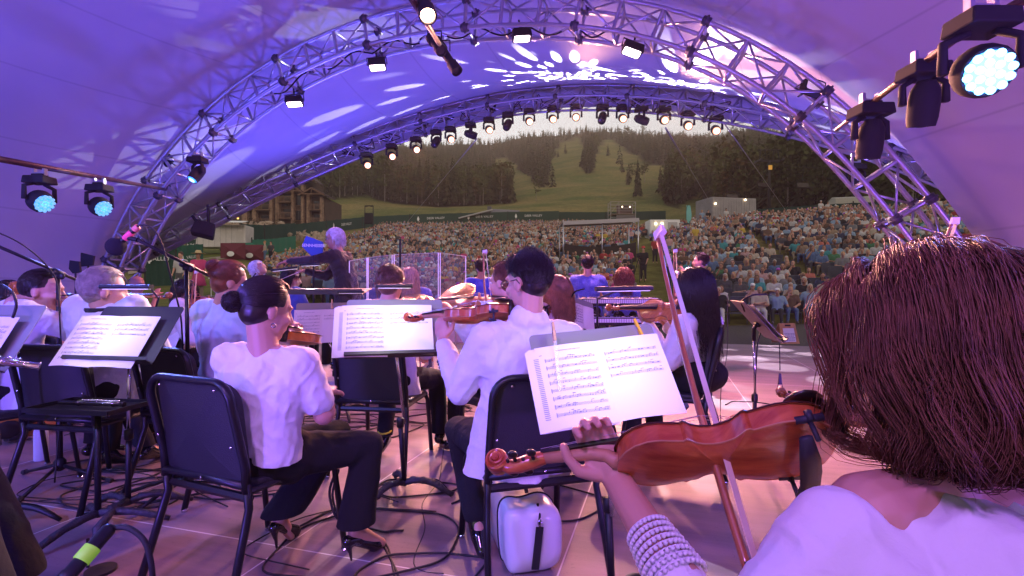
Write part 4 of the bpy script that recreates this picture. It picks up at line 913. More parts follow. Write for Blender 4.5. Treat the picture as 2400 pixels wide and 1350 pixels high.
def violin(label,T,X,Z,w=0,rest=True,cat='violin',s=1.,group=None):
    M=pose(T,X,Z)@Matrix.Scale(s,4); root=empty(cat.replace(' ','_'),T,0,label,cat,group); full=OUT+[(x,-y) for x,y in OUT[-2:0:-1]]; n=len(full)
    # dense resample of the outline
    o=np.array(full); oc=np.r_[o,o[:1]]; d=np.r_[0,np.cumsum(np.hypot(*np.diff(oc,axis=0).T))]; t=np.linspace(0,d[-1],140)[:-1]; o=np.stack([np.interp(t,d,oc[:,0]),np.interp(t,d,oc[:,1])],1); n=len(o)
    m=MB()
    def plate(z0,sg,arch):
        rings=[];cx=.185
        for q,hh in((1,-.0),(1,.0035),(.96,.0035),(.86,.006),(.68,.011),(.45,arch*.9),(.2,arch)):
            k=np.array([[cx+(x-cx)*(q if q<.9 else 1-(1-q)*.6),y*q] for x,y in o]); rings.append(np.c_[k,np.full(n,z0+sg*hh)])
        c=len(rings); v=np.concatenate(rings+[[[cx,0,z0+sg*arch]]]); f=[]
        for i in range(c-1):
            for j in range(n): 
                a=(i*n+j,i*n+(j+1)%n,(i+1)*n+(j+1)%n,(i+1)*n+j); f.append(a if sg>0 else a[::-1])
        for j in range(n): a=((c-1)*n+j,(c-1)*n+(j+1)%n,c*n); f.append(a if sg>0 else a[::-1])
        m.add(v,f,0)
    plate(.031,1,.017); plate(.002,-1,.015)
    inn=[(.1775+(x-.1775)*.985,y*.965) for x,y in o]; m.prism(inn,.0,.033,mi=0)
    eo=[(x,y,.033) for x,y in o]; m.tube(eo+[eo[0]],.0016,5,mi=1,cap=False); eo=[(x,y,.000) for x,y in o]; m.tube(eo+[eo[0]],.0013,5,mi=2,cap=False)
    apply(m,M); m.build('body',[VW[w],EDGE,NECKW],root,ws=True,smooth=True,auto=45)
    m=MB(); m.tube([(.345,0,.012),(.358,0,.014),(.372,0,.026),(.40,0,.032),(.49,0,.033)],[.014,.016,.0135,.0125,.0115],10,flat=.9,up=(0,0,1)); apply(m,M); m.build('neck',NECKW,root,ws=True,smooth=True)
    m=MB(); m.add([(.235,-.021,.056),(.235,.021,.056),(.49,.012,.044),(.49,-.012,.044),(.235,-.018,.05),(.235,.018,.05),(.49,.012,.038),(.49,-.012,.038),(.235,0,.06),(.49,0,.047)],[(0,8,9,3),(8,1,2,9),(1,5,6,2),(4,0,3,7),(5,4,7,6),(0,4,5,1),(3,9,2,6,7)]); apply(m,M); m.build('fingerboard',EBONY,root,ws=True)
    # pegbox + scroll
    m=MB(); m.tube([(.485,0,.034),(.505,0,.030),(.53,0,.024),(.552,0,.022),(.566,0,.030)],[.0125,.015,.0145,.013,.012],8,flat=1,up=(0,0,1))
    cx,cz=.575,.036
    for wd,rr in((.012,.0215),(.0165,.0145),(.021,.008)): m.lathe([(0,-wd),(rr*.86,-wd),(rr,-wd+.003),(rr,wd-.003),(rr*.86,wd),(0,wd)],(cx,0,cz),(0,1,0),20)
    for sd in(-1,1):
        pts=[];rr=[]
        for i in range(46): a=PI*1.1+i*.30; q=.0215*(1-i/52); pts.append((cx+q*math.cos(a),sd*(.0115+.010*i/46),cz+q*math.sin(a))); rr.append(.0028*(1-i/80))
        m.tube(pts,rr,6)
    apply(m,M); m.build('scroll',VW[w],root,ws=True,smooth=True,auto=50)
    for k,(x,sd) in enumerate([(.503,1),(.522,-1),(.537,1),(.551,-1)]):
        m=MB(); m.tube([(x,-sd*.018,.027),(x,sd*.028,.027)],.0035,7); m.ell((x,sd*.036,.027),(.0095,.011,.0055),n=10,m=6); apply(m,M); m.build('peg',EBONY,root,ws=True,smooth=True)
    m=MB(); m.add([(.193,-.021,.045),(.193,.021,.045),(.193,.018,.075),(.193,0,.082),(.193,-.018,.075),(.197,-.021,.045),(.197,.021,.045),(.197,.018,.075),(.197,0,.082),(.197,-.018,.075)],[(0,1,2,3,4),(9,8,7,6,5),(0,5,6,1),(1,6,7,2),(2,7,8,3),(3,8,9,4),(4,9,5,0)]); apply(m,M); m.build('bridge',NECKW,root,ws=True)
    m=MB(); m.add([(.02,-.01,.05),(.02,.01,.05),(.13,.021,.058),(.13,-.021,.058),(.02,0,.055),(.13,0,.066)],[(0,4,5,3),(4,1,2,5),(0,1,4),(3,5,2),(0,3,2,1)]); apply(m,M); m.build('tailpiece',EBONY,root,ws=True)
    m=MB()
    for y in(-.0165,-.0055,.0055,.0165): m.tube([(.13,y*.9,.063),(.195,y,.083-abs(y)*.45),(.49,y*.45,.048)],.0005,4)
    apply(m,M); m.build('string',STR,root,ws=True)
    m=MB(); m.ell((.04,.055,.054),(.034,.042,.009)); m.box((.003,.05,.02),(.008,.03,.06)); m.box((.012,.03,.052),(.03,.05,.006)); apply(m,M); m.build('chin_rest',EBONY,root,ws=True,smooth=True)
    if rest:
        m=MB(); m.tube([(.05,-.10,-.035),(.045,-.05,-.04),(.05,0,-.036),(.06,.05,-.038),(.07,.10,-.028)],[.01,.016,.017,.016,.01],8,flat=.45,up=(0,0,1))
        for y in(-.098,.1): m.tube([(.055,y,-.035),(.055,y,0.)],.004,6); m.tube([(.055,y*1.05,-.004),(.055,y*1.07,.012)],.006,6); m.tube([(.075,y*1.0,.001),(.035,y*1.04,.001)],.006,6)
        apply(m,M); m.build('shoulder_rest',mat('rest_foam',(.02,.02,.03),.6),root,ws=True,smooth=True)
    return M
def bow(label,frog,tip,hd,group=None,thick=1.,sc=1.):
    a=Vector(frog);b=Vector(tip); X=(b-a).normalized(); hd=Vector(hd); hd=(hd-X*hd.dot(X)).normalized(); L=(b-a).length; root=empty('bow',a,0,label,'bow',group)
    pts=[a+X*L*t-hd*(.006-.012*math.sin(PI*t))*-1 for t in np.linspace(0,1,14)]
    m=MB(); m.tube(pts,[.0046*thick]*6+[.004*thick]*4+[.0032*thick]*4,8); m.build('stick',mat('pernambuco',(.34,.12,.05),.35,coat=.5,var=.15,vscale=30),root,ws=True,smooth=True)
    m=MB(); h=hd*.021; wv=X.cross(hd)*.0052*thick; p=a+X*.04+h; q=b+h*.85; m.add([tuple(p-wv),tuple(p+wv),tuple(q+wv),tuple(q-wv),tuple(p-wv+hd*.0012),tuple(p+wv+hd*.0012),tuple(q+wv+hd*.0012),tuple(q-wv+hd*.0012)],[(0,1,2,3),(7,6,5,4),(0,4,5,1),(1,5,6,2),(2,6,7,3),(3,7,4,0)]); m.build('bow_hair',mat('bow_hair',(.72,.58,.46),.5),root,ws=True)
    m=MB(); Mx=pose(a+X*.025+hd*.012,X,hd); m.box((0,0,0),(.05,.012,.022)); apply(m,Mx); m.build('frog',EBONY,root,ws=True)
    m=MB(); Mx=pose(b,X,hd); m.add([(-.006,-.004,0),(-.006,.004,0),(.012,.003,.0),(.012,-.003,0),(.0,-.005,.020),(.0,.005,.020),(.018,.002,.019),(.018,-.002,.019)],[(0,1,2,3),(7,6,5,4),(0,4,5,1),(1,5,6,2),(2,6,7,3),(3,7,4,0)]); m.v[-1]*=thick; apply(m,Mx); m.build('tip_plate',mat('ivory',(.8,.76,.7),.35),root,ws=True)
    return root
# ---------------------------------------------------------------- microphone stands
def cable(label,pts,r=.004,name='cable',m=None,group='cables on the stage floor'):
    p=smoothp(resample([tuple(q) for q in pts],max(12,len(pts)*8)),5); b=MB(); b.tube([tuple(q) for q in p],r,6); o=b.build(name,m or RUB,smooth=True); tag(o,label,'cable',group); return o
def mic_stand(label,base,top,b0,b1,legs=((1,0),(-.5,.85),(-.5,-.85)),r=.0115):
    base=Vector(base);top=Vector(top); root=empty('microphone_stand',base,0,label,'microphone stand'); m=MB(); mid=base.lerp(top,.42)
    m.tube([base+V(0,0,.08),mid],r*1.25,10); m.lathe([(r,0),(r*1.9,.004),(r*1.9,.07),(r,.08)],mid-V(0,0,.04),(0,0,1),10); m.build('lower_tube',BLK,root,ws=True,smooth=True)
    m=MB(); m.tube([mid,top],r*.85,10); m.build('upper_tube',BLK,root,ws=True,smooth=True)
    m=MB(); m.tube([Vector(b0),Vector(b1)],r*.72,8); m.build('boom',BLK,root,ws=True,smooth=True)
    m=MB(); m.lathe([(.01,-.035),(.022,-.03),(.022,.03),(.01,.035)],top,(Vector(b1)-Vector(b0)),10); m.lathe([(.008,-.03),(.02,-.028),(.02,.0),(.008,.004)],top-V(0,0,.0),(0,0,1),10); m.ell(top+V(.03,-.01,-.02),(.02,.012,.02)); m.build('clutch',BLK,root,ws=True,smooth=True)
    for i,l in enumerate(legs):
        d=Vector((l[0],l[1],0)).normalized()*.33; m=MB(); m.tube([base+V(0,0,.10),base+d+V(0,0,.015)],r*.8,8); lg=m.build('leg',BLK,root,ws=True,smooth=True)
        m=MB(); m.tube([base+d*.94+V(0,0,.021),base+d*1.03+V(0,0,.013)],r*1.15,8); f=m.build('rubber_foot',RUB,lg); 
    m=MB(); m.lathe([(.013,.06),(.032,.075),(.032,.12),(.016,.14)],base,(0,0,1),12); m.build('hub',BLK,root,ws=True,smooth=True)
    return root
# ---------------------------------------------------------------- people
SKINS=[mat('skin_a',(.56,.30,.21),.5,sss=.08,bump=.05,bscale=90),mat('skin_b',(.45,.235,.15),.5,sss=.08,bump=.05,bscale=90),mat('skin_c',(.30,.15,.09),.5,sss=.05)]
def cloth(nm,c,bump=.5,bs=28,sheen=.2,rough=.85,**k): return mat(nm,c,rough,bump=bump,bscale=bs,sheen=sheen,**k)
WHT=cloth('white_cotton',(.74,.73,.75)); WHJ=cloth('white_jacket_wool',(.70,.69,.70),bump=.6,bs=22); BKT=cloth('black_trouser',(.006,.006,.007),sheen=0.,rough=.95); SHOE=mat('patent_leather',(.008,.008,.009),.12,coat=.8); CHARC=cloth('charcoal_suit',(.03,.027,.028)); LBLUE=cloth('pale_blue_shirt',(.48,.56,.72)); SEQ=mat('sequin_blue',(.15,.19,.85),.25,.35,bump=1,bscale=260,var=.6,vscale=160); BLUJ=cloth('blue_jacket',(.06,.08,.55)); BLKS=cloth('black_shirt',(.015,.015,.018)); STRP=cloth('striped_blue',(.07,.10,.40)); PNKB=cloth('pink_blouse',(.62,.42,.46)); NAVY=cloth('navy_trouser',(.02,.025,.05))
def hairm(nm,c,rough=.38): return mat(nm,c,rough,var=.35,vscale=25,spec=.6,coat=.0)
H_BRN=mat('hair_brown',(.16,.068,.036),.52,var=.4,vscale=14,spec=.28); H_DRK=hairm('hair_dark',(.018,.011,.009)); H_BLD=hairm('hair_blond',(.42,.24,.13)); H_GRY=hairm('hair_grey',(.36,.30,.26)); H_RED=hairm('hair_auburn',(.16,.05,.022)); H_SIL=hairm('hair_silver',(.82,.78,.74)); H_MID=hairm('hair_mid_brown',(.13,.062,.03))
EYEW=mat('eye_white',(.7,.68,.65),.3); EYED=mat('eye_dark',(.02,.015,.01),.2); LIP=mat('lips',(.45,.14,.12),.45); GLS=mat('spectacle_frame',(.015,.012,.012),.3)
def unit(v): v=Vector(v); return v.normalized()
def headframe(C,f,tilt_up=None):
    f=unit(f); u=Vector(tilt_up) if tilt_up is not None else Vector((0,0,1)); u=(u-f*u.dot(f)).normalized(); r=f.cross(u); return Vector(C),f,r,u
def HP(H,a,b,c,s=1.):   # forward, right, up
    C,f,r,u=H; return C+(f*a+r*b+u*c)*s
def HM(H): C,f,r,u=H; return Matrix((f,r,u)).transposed()
def head_prims(H,s=1.,lab=0,ears=True):
    M=HM(H); e=lambda a,b,c,ra: ellp(HP(H,a,b,c,s),tuple(x*s for x in ra),M,lab); k=lambda p,r0,q,r1: cap(HP(H,*p,s=s),r0*s,HP(H,*q,s=s),r1*s,lab)
    p=[e(-.012,0,.035,(.095,.074,.086)),e(.030,0,-.03,(.060,.060,.082)),e(.045,0,-.088,(.034,.034,.026)),e(.0,0,-.05,(.06,.056,.05)),
       k((.083,0,.018),.009,(.104,0,-.026),.0135),k((.098,.010,-.028),.008,(.098,-.010,-.028),.008),e(.072,0,.028,(.022,.05,.012)),e(.078,0,-.058,(.014,.024,.011)),
       e(.062,.034,-.025,(.024,.022,.022)),e(.062,-.034,-.025,(.024,.022,.022))]
    if ears: p+=[ellp(HP(H,-.012,sg*.076,-.008,s),(.019*s,.009*s,.031*s),M,lab) for sg in(-1,1)]
    return p
def hand_prims(w,d,n,side=1,curl=.5,s=1.,spread=.1,thumb=1.,lab=0):
    """w wrist, d finger direction, n palm normal (palm faces n), side=+1: thumb toward d x n"""
    w=Vector(w); d=unit(d); n=Vector(n); n=(n-d*n.dot(d)).normalized(); t=d.cross(n)*side; P_=[]
    pc=w+d*.048*s; M=Matrix((d,t,n)).transposed(); P_.append(ellp(pc,(.052*s,.040*s,.0145*s),M,lab)); P_.append(cap(w-d*.01*s,.023*s,w+d*.03*s,.021*s,lab))
    Ls=(.074,.082,.076,.060)
    for i in range(4):
        o=(.028-.0185*i)*s; b=w+d*(.088-.004*abs(i-1.3))*s+t*o; dd=(d+t*spread*(.5-i*.33)).normalized(); p=b; a=0.; L=Ls[i]*s; r=.0088*s
        P_.append(cap(w+d*.045*s+t*o*.8,.011*s,b,.0098*s,lab))
        for j,(fr,cc) in enumerate(((.45,.75),(.31,1.1),(.24,.9))):
            a+=curl*cc; q=p+(dd*math.cos(a)+n*math.sin(a))*L*fr; P_.append(cap(p,r,q,r*.9,lab)); p=q; r*=.9
    b=w+d*.022*s+t*.026*s; q1=b+(d*.55+t*.75+n*.35*thumb).normalized()*.036*s; q2=q1+(d*.85+t*.25+n*.55*thumb).normalized()*.030*s; q3=q2+(d*.9+t*-.05+n*.6*thumb).normalized()*.022*s
    P_+= [cap(b,.0135*s,q1,.0115*s,lab),cap(q1,.011*s,q2,.0098*s,lab),cap(q2,.0098*s,q3,.0082*s,lab)]
    return P_
def hair(H,style,m,parent,s=1.,N=900,L=.06,seed=1,rad=.0012,low=-.03,bun=None,S=9,wave=.0,lift=1.04,part=0.,fringe=.35,clump=60,name='hair',endcurl=0.,vol=1.,jit=.25,grav=1.,zend=None,wavy=None,locks=0):
    L0=L; r=np.random.RandomState(seed); C,f,rt,u=H; B=np.array([f,rt,u]); c0=np.array(HP(H,-.013,0,.038,s)); ra=np.array([.100,.080,.092])*s*lift*vol
    q=r.randn(N*5,3); q/=np.linalg.norm(q,axis=1)[:,None]
    # scalp region: everything but the face and below the hairline
    face=(q[:,0]>fringe)&(q[:,2]<.55+.4*np.abs(q[:,1]))
    lowz=np.where(q[:,0]>0,-.05-.0*q[:,0],low*8)
    ok=(~face)&(q[:,2]>lowz); 
    if style in('short','spiky'): ok&=~((np.abs(q[:,1])>.75)&(q[:,0]>-.25)&(q[:,2]<.1))
    q=q[ok][:N]; N=len(q)
    ci=r.randint(0,clump,N); cph=r.rand(clump)*6.28; cdir=r.randn(clump,3)*.5; cl=1+.25*r.randn(clump)
    P0=q*ra; pts=[P0]; p=P0.copy()
    if zend is not None: L=np.clip((c0[2]+(P0@B)[:,2]-zend)*1.18+.02+.10*np.clip(q[:,2],0,1),.03,L)
    Ls=L*s*(.75+.35*r.rand(N))*np.clip(cl[ci],.6,1.3); ds=(Ls/(S-1))[:,None]
    if style in('short','spiky'):
        n0=q/ra; n0/=np.linalg.norm(n0,axis=1)[:,None]
        fl=np.stack([-.55*np.ones(N),q[:,1]*1.2,-.35*np.ones(N)],1) if style=='short' else np.stack([-.1*np.ones(N)+.5*(q[:,0]>.2),q[:,1]*.5,.5*np.ones(N)],1)
        k=.30 if style=='short' else .5
        for i in range(S-1):
            d=fl-n0*(fl*n0).sum(1)[:,None]; d/=np.linalg.norm(d,axis=1)[:,None]+1e-6; v=d+n0*k+cdir[ci]*jit+r.randn(N,3)*.12; v/=np.linalg.norm(v,axis=1)[:,None]; p=p+v*ds; 
            if style=='short':
                R_=np.linalg.norm(p/ra,axis=1); p=np.where((R_>1+.10*(i+1)/S+.02)[:,None],p/R_[:,None]*(1+.10*(i+1)/S+.02),p)
            pts.append(p)
    elif style=='bun':
        bp=np.array([(bun[0])*s,(bun[1])*s,(bun[2])*s])-np.array([-.013,0,.038])*s; bp=bp/np.linalg.norm(bp/ra)*1.0
        for i in range(S-1):
            t=(i+1)/(S-1); d=P0*(1-t)+bp*t; d=d/np.linalg.norm(d/ra,axis=1)[:,None]*(1.0+.03*math.sin(PI*t)+.015*np.sin(cph[ci]+t*3))[:,None]; pts.append(d)
    else:
        for i in range(S-1):
            t=(i+1)/(S-1); n0=p/ra**2; n0/=np.linalg.norm(n0,axis=1)[:,None]
            top=np.clip(q[:,2],0,1)[:,None]; out=np.stack([-.45-.3*(q[:,0]),np.sign(q[:,1]-part)*1.0*np.ones(N),np.zeros(N)],1)
            g=np.tile(np.array([0,0,-1.])*grav,(N,1)); d=g+out*top*max(0,1-t*2.2); dn=(d*n0).sum(1)[:,None]; inside=(np.linalg.norm(p/ra,axis=1)<1.06)[:,None]
            d=np.where(inside&(dn<0),d-n0*dn,d); d=d/(np.linalg.norm(d,axis=1)[:,None]+1e-6)
            w=wave*np.stack([np.sin(cph[ci]+t*9),np.cos(cph[ci]*1.7+t*8),.3*np.sin(t*7+cph[ci])],1)*t
            d=d+cdir[ci]*jit*.5*t+w+r.randn(N,3)*.05
            if endcurl: 
                e=max(0,t-.6)/.4; hz=n0*np.array([1,1,0]); d=d+hz*endcurl*e*np.sin(cph[ci])[:,None]+np.array([0,0,.4])*endcurl*e
            d/=np.linalg.norm(d,axis=1)[:,None]; p=p+d*ds
            R_=np.linalg.norm(p/ra,axis=1)[:,None]; mn=1.0+.05*r.rand(N,1); low_=(p[:,2]>-ra[2]*.9)[:,None]; p=np.where((R_<mn)&low_,p/R_*mn,p)
            # below the skull: stay outside the neck
            h=np.hypot(p[:,0]+.0,p[:,1])[:,None]; nk=.062*s; b=(h<nk)&(~low_); p=np.where(b,p*np.concatenate([nk/np.maximum(h,1e-3),nk/np.maximum(h,1e-3),np.ones_like(h)],1),p)
            pts.append(p)
    pts=np.stack(pts,1)
    if wavy is not None:
        A,per,zc,sh=wavy; T_=np.linspace(0,1,S)[None,:]; X_,Y2,Z2=pts[...,0],pts[...,1],pts[...,2]; an=np.arctan2(Y2,X_); rd=np.hypot(X_,Y2)
        zz=Z2+c0[2]; ramp=np.clip((c0[2]+.03-zz)/.16,0,1); a0=np.arctan2(q[:,1],q[:,0])[:,None]
        ph=3.*np.sin(a0*2.3+1)+1.6*np.sin(a0*5.1)
        wv=np.sin(zz*2*PI/per+ph); an=an+A*ramp*wv/np.maximum(rd,.05); rd=rd*(1+.10*ramp*np.sin(zz*2*PI/per*.8+ph+1.3))
        low2=np.clip((zc-zz)/.08,0,None); Z2=np.where(zz<zc,(zc-c0[2])-.022*np.tanh(low2*3)+.006*np.sin(cph[ci])[:,None],Z2); rd=np.where(zz<zc,rd*(1-np.minimum(.55,low2*sh)),rd)
        pts=np.stack([rd*np.cos(an),rd*np.sin(an),Z2],-1)
    W_=pts@B+c0
    if locks:
        K=locks; gd=W_[:K]; per=max(1,(N-K)//K); gi=np.repeat(np.arange(K),per); n_=len(gi); tt=np.linspace(0,1,S)[None,:,None]
        off=r.randn(n_,3)*.0075*s; prof=(.35+.9*np.minimum(1,tt*5)*.6+.5*np.sin(PI*np.minimum(1,tt*1.1))-.75*tt**2); fly=np.where(r.rand(n_)<.035,1.,0.)[:,None,None]
        wob=.0012*np.sin(tt*7+r.rand(n_,1,1)*6.28)*r.randn(n_,1,3)
        # slide each child a little along its guide so the tips stagger
        ch=gd[gi]+off[:,None,:]*prof+wob*tt+fly*tt**2*r.randn(n_,1,3)*.02
        W_=np.concatenate([gd,ch]); N=len(W_)
    st=strands_mesh('strands',W_,rad*s*(.7+.6*r.rand(N)),m)
    M=HM(H); pr=[ellp(HP(H,-.022,0,.044,s),tuple(x*s*vol for x in(.093,.0795,.090)),M),ellp(HP(H,-.040,0,.0,s),tuple(x*s*vol for x in(.066,.066,.07)),M)]
    if style=='bun':
        bc=HP(H,*bun,s=s); pr.append(ball(bc,.034*s)); 
    if style in('long','curly') and L0>.15:
        pr.append(ellp(HP(H,-.045,0,-.04,s),tuple(x*s*vol for x in(.05,.075,.10)),M))
    cp=blob('cap',pr,m,vox=.006*s if s*1<1.2 else .008,smooth=3)
    objs=[cp,st]
    if style=='bun':
        n=260; a=r.rand(n)*6.28; T_=np.linspace(0,1,10); Q=[]
        for i in range(n):
            ax=unit(r.randn(3)); qx=ax.orthogonal().normalized(); qy=ax.cross(qx); R0=.034*s*(.8+.4*r.rand()); Q.append([tuple(bc+(qx*math.cos(a[i]+t*2.6)+qy*math.sin(a[i]+t*2.6))*R0+ax*.012*s*r.randn()*.3) for t in T_])
        objs.append(strands_mesh('strands',np.array(Q),rad*s*1.3,m))
    o=join_objs(name,objs,parent); return o
def glasses(H,parent,s=1.,m=None):
    mb=MB()
    for sg in(-1,1):
        pts=[HP(H,.098,sg*(.030+.022*math.cos(a)),.006+.015*math.sin(a),s) for a in np.linspace(0,2*PI,13)]; mb.tube(pts,.0022*s,6); mb.tube([HP(H,.096,sg*.052,.008,s),HP(H,.06,sg*.070,.010,s),HP(H,-.015,sg*.084,.012,s),HP(H,-.03,sg*.084,-.006,s)],.0022*s,6)
    mb.tube([HP(H,.099,-.008,.008,s),HP(H,.099,.008,.008,s)],.0022*s,6); return mb.build('glasses',m or GLS,parent,ws=True,smooth=True)
def face(H,parent,s=1.):
    M=np.array(HM(H))
    for sg in(-1,1):
        m=MB(); m.ell(HP(H,.079,sg*.031,.006,s),(.0105*s,.0135*s,.0075*s),rot=M,mi=0); m.ell(HP(H,.0865,sg*.031,.006,s),(.004*s,.0055*s,.0055*s),rot=M,mi=1); m.build('eye',[EYEW,EYED],parent,ws=True,smooth=True)
        m=MB(); m.tube([HP(H,.088,sg*.016,.027,s),HP(H,.088,sg*.034,.032,s),HP(H,.076,sg*.048,.027,s)],[.003*s,.003*s,.0016*s],6); m.build('eyebrow',H_DRK,parent,ws=True,smooth=True)
    m=MB(); m.tube([HP(H,.084,-.021,-.056,s),HP(H,.091,0,-.054,s),HP(H,.084,.021,-.056,s)],[.002*s,.0048*s,.002*s],8); m.build('mouth',LIP,parent,ws=True,smooth=True)
def joints(base,yaw,s=1.,seat=.46,stand_=False,lean=.0,bx=0):
    x,y=base[0],base[1]; z0=base[2] if len(base)>2 else 0.; f=V(-math.sin(yaw),math.cos(yaw),0); r=V(math.cos(yaw),math.sin(yaw),0)
    L=lambda a,b,c: V(x,y,z0)+f*a*s+r*b*s+V(0,0,c*s)
    J=dict(f=f,r=r,s=s,L=L,z0=z0)
    k=seat if not stand_ else .93
    if stand_:
        J.update(pelvis=L(0,0,.95),waist=L(0+lean*.4,0,1.10),chest=L(lean,0,1.30),neck=L(lean*1.1,0,1.47),head=L(.02+lean*1.2,0,1.62),
        shL=L(lean,-.185,1.40),shR=L(lean,.185,1.40),elL=L(lean+.02,-.23,1.14),elR=L(lean+.02,.23,1.14),wrL=L(lean+.15,-.2,.95),wrR=L(lean+.15,.2,.95),
        hipL=L(0,-.09,.92),hipR=L(0,.09,.92),knL=L(.03,-.10,.50),knR=L(.03,.10,.50),anL=L(-.01,-.11,.09),anR=L(-.01,.11,.09),toL=L(.15,-.13,.03),toR=L(.15,.13,.03))
    else:
        k=seat+.09
        J.update(pelvis=L(0,0,k),waist=L(.01+lean*.3,0,k+.14),chest=L(lean*.8,0,k+.34),neck=L(.0+lean,0,k+.52),head=L(.03+lean*1.15,0,k+.665),
        shL=L(lean*.9,-.185,k+.445),shR=L(lean*.9,.185,k+.445),elL=L(.08+lean,-.25,k+.18),elR=L(.08+lean,.25,k+.18),wrL=L(.30,-.16,k+.12),wrR=L(.30,.16,k+.12),
        hipL=L(.02,-.09,k-.01),hipR=L(.02,.09,k-.01),knL=L(.43,-.13,k-.01),knR=L(.43,.13,k-.01),anL=L(.40,-.14,.09),anR=L(.40,.14,.09),toL=L(.56,-.16,.03),toR=L(.56,.16,.03))
    return J
def body(label,J,top=WHT,bottom=BKT,skin=0,sleeve=1.,vox=.009,kind='tee',hf=None,hu=None,hs=1.,hands={},cat='person',shoes='flat',fat=1.,only=None,folds=.004,legs=True,pants_wide=1.,group=None,collar=False,ears=True,hem=True,cuff=.93,scoop=False):
    s=J['s']; f=J['f']; r=J['r']; sk=SKINS[skin]; root=empty('person',(J['pelvis'].x,J['pelvis'].y,J['z0']),0,label,'person',group)
    H=headframe(J['head'],hf or f,hu); J['H']=H
    P_=head_prims(H,hs*s,ears=ears); P_.append(cap(J['neck']-V(0,0,.03*s),.058*s,HP(H,-.015,0,-.05,hs*s),.052*s)); P_.append(cap(J['shL'].lerp(J['neck'],.5),.045*s,J['shR'].lerp(J['neck'],.5),.045*s)); P_.append(cap(J['neck']-V(0,0,.04),.045*s,J['chest'],.06*s))
    for sd in('L','R'):
        el,wr,sh=J['el'+sd],J['wr'+sd],J['sh'+sd]
        P_.append(cap(el,.041*s,wr,.026*s)); P_.append(cap(el.lerp(wr,.1),.044*s,el.lerp(wr,.4),.038*s)); P_.append(cap(sh,.045*s,el,.038*s))
        h=hands.get(sd,{}); d=h.get('d',(wr-el)); n=h.get('n',V(0,0,-1)); P_+=hand_prims(wr,d,n,h.get('side',1 if sd=='L' else -1),h.get('curl',.45),s,h.get('spread',.1),h.get('thumb',1.))
    P_.append(cap(J['pelvis'],.09*s,J['chest'],.09*s))
    if legs:
        for sd in('L','R'): P_.append(cap(J['hip'+sd],.06*s,J['kn'+sd],.045*s)); P_.append(cap(J['kn'+sd],.045*s,J['an'+sd],.030*s)); P_.append(cap(J['an'+sd],.032*s,J['to'+sd],.022*s))
    # top
    g=fat; T=[]; up=V(0,0,1)
    for sg,sd in((-1,'L'),(1,'R')):
        sh=J['sh'+sd]; T.append(cap(sh.lerp(J['neck'],.0 if scoop else .25),.066*s*g,sh.lerp(J['waist'],.30),.098*s*g)); T.append(cap(sh.lerp(J['chest'],.5)-V(0,0,.05*s),.105*s*g,J['waist']+r*sg*.065*s,.095*s*g)); T.append(cap(J['waist']+r*sg*.065*s,.097*s*g,J['pelvis']+r*sg*.072*s+V(0,0,.01*s),(.122 if kind=='jacket' else .104)*s*g))
        el,wr=J['el'+sd],J['wr'+sd]; fat_=1.18 if kind in('jacket','blouse') else 1.08
        if sleeve<=.5: T.append(cap(sh,.070*s,sh.lerp(el,sleeve*2),.062*s))
        else:
            T.append(cap(sh,.066*s*fat_,el,.052*s*fat_)); e2=el.lerp(wr,(sleeve-.5)*2); T.append(cap(el,.052*s*fat_,e2,(.036 if kind!='blouse' else .042)*s*fat_))
    if scoop: T.append(cap(J['neck']-r*.075*s-V(0,.02,.088*s),.068*s,J['neck']+r*.075*s-V(0,.02,.088*s),.068*s)); T.append(cap(J['neck']-V(0,.012,.098*s),.078*s,J['chest'],.12*s)); T.append(cap(J['shL'].lerp(J['neck'],.5)-V(0,.015,.066),.060*s,J['shR'].lerp(J['neck'],.5)-V(0,.015,.066),.060*s)); P_.append(cap(J['shL'].lerp(J['neck'],.35)+V(0,0,.0),.060*s,J['shR'].lerp(J['neck'],.35),.060*s))
    else: T.append(cap(J['neck']-V(0,0,.055*s),.068*s,J['chest'],.118*s)); T.append(cap(J['shL'].lerp(J['neck'],.45)-V(0,0,.015*s),.062*s,J['shR'].lerp(J['neck'],.45)-V(0,0,.015*s),.062*s))
    T.append(cap(J['chest'],.125*s*g,J['pelvis'],.12*s*g))
    if kind=='jacket':
        for sg in(-1,1): T.append(cap(J['waist']+r*sg*.07*s,.11*s*g,J['pelvis']+r*sg*.12*s-V(0,0,.13*s),.115*s*g))
        T.append(cap(J['waist'],.125*s,J['pelvis']-f*.03*s-V(0,0,.13*s),.14*s))
    if collar: T.append(cap(J['neck']+r*.03*s-f*.01*s,.058*s,J['neck']-r*.03*s-f*.01*s+V(0,0,.015),.058*s))
    blob('body',P_,sk,vox=vox*.8,smooth=2,parent=root)
    hz=J['pelvis'].z+(-.10 if kind=='jacket' else .0)*s
    ax=(J['waist']-J['pelvis']).normalized()
    blob('jacket' if kind=='jacket' else 'top',T,top,vox=vox,smooth=3,parent=root,folds=folds*s*1.5,fscale=23,cut=[(J['pelvis']+ax*((-.10 if kind=='jacket' else .015)*s),-ax)] if hem else None)
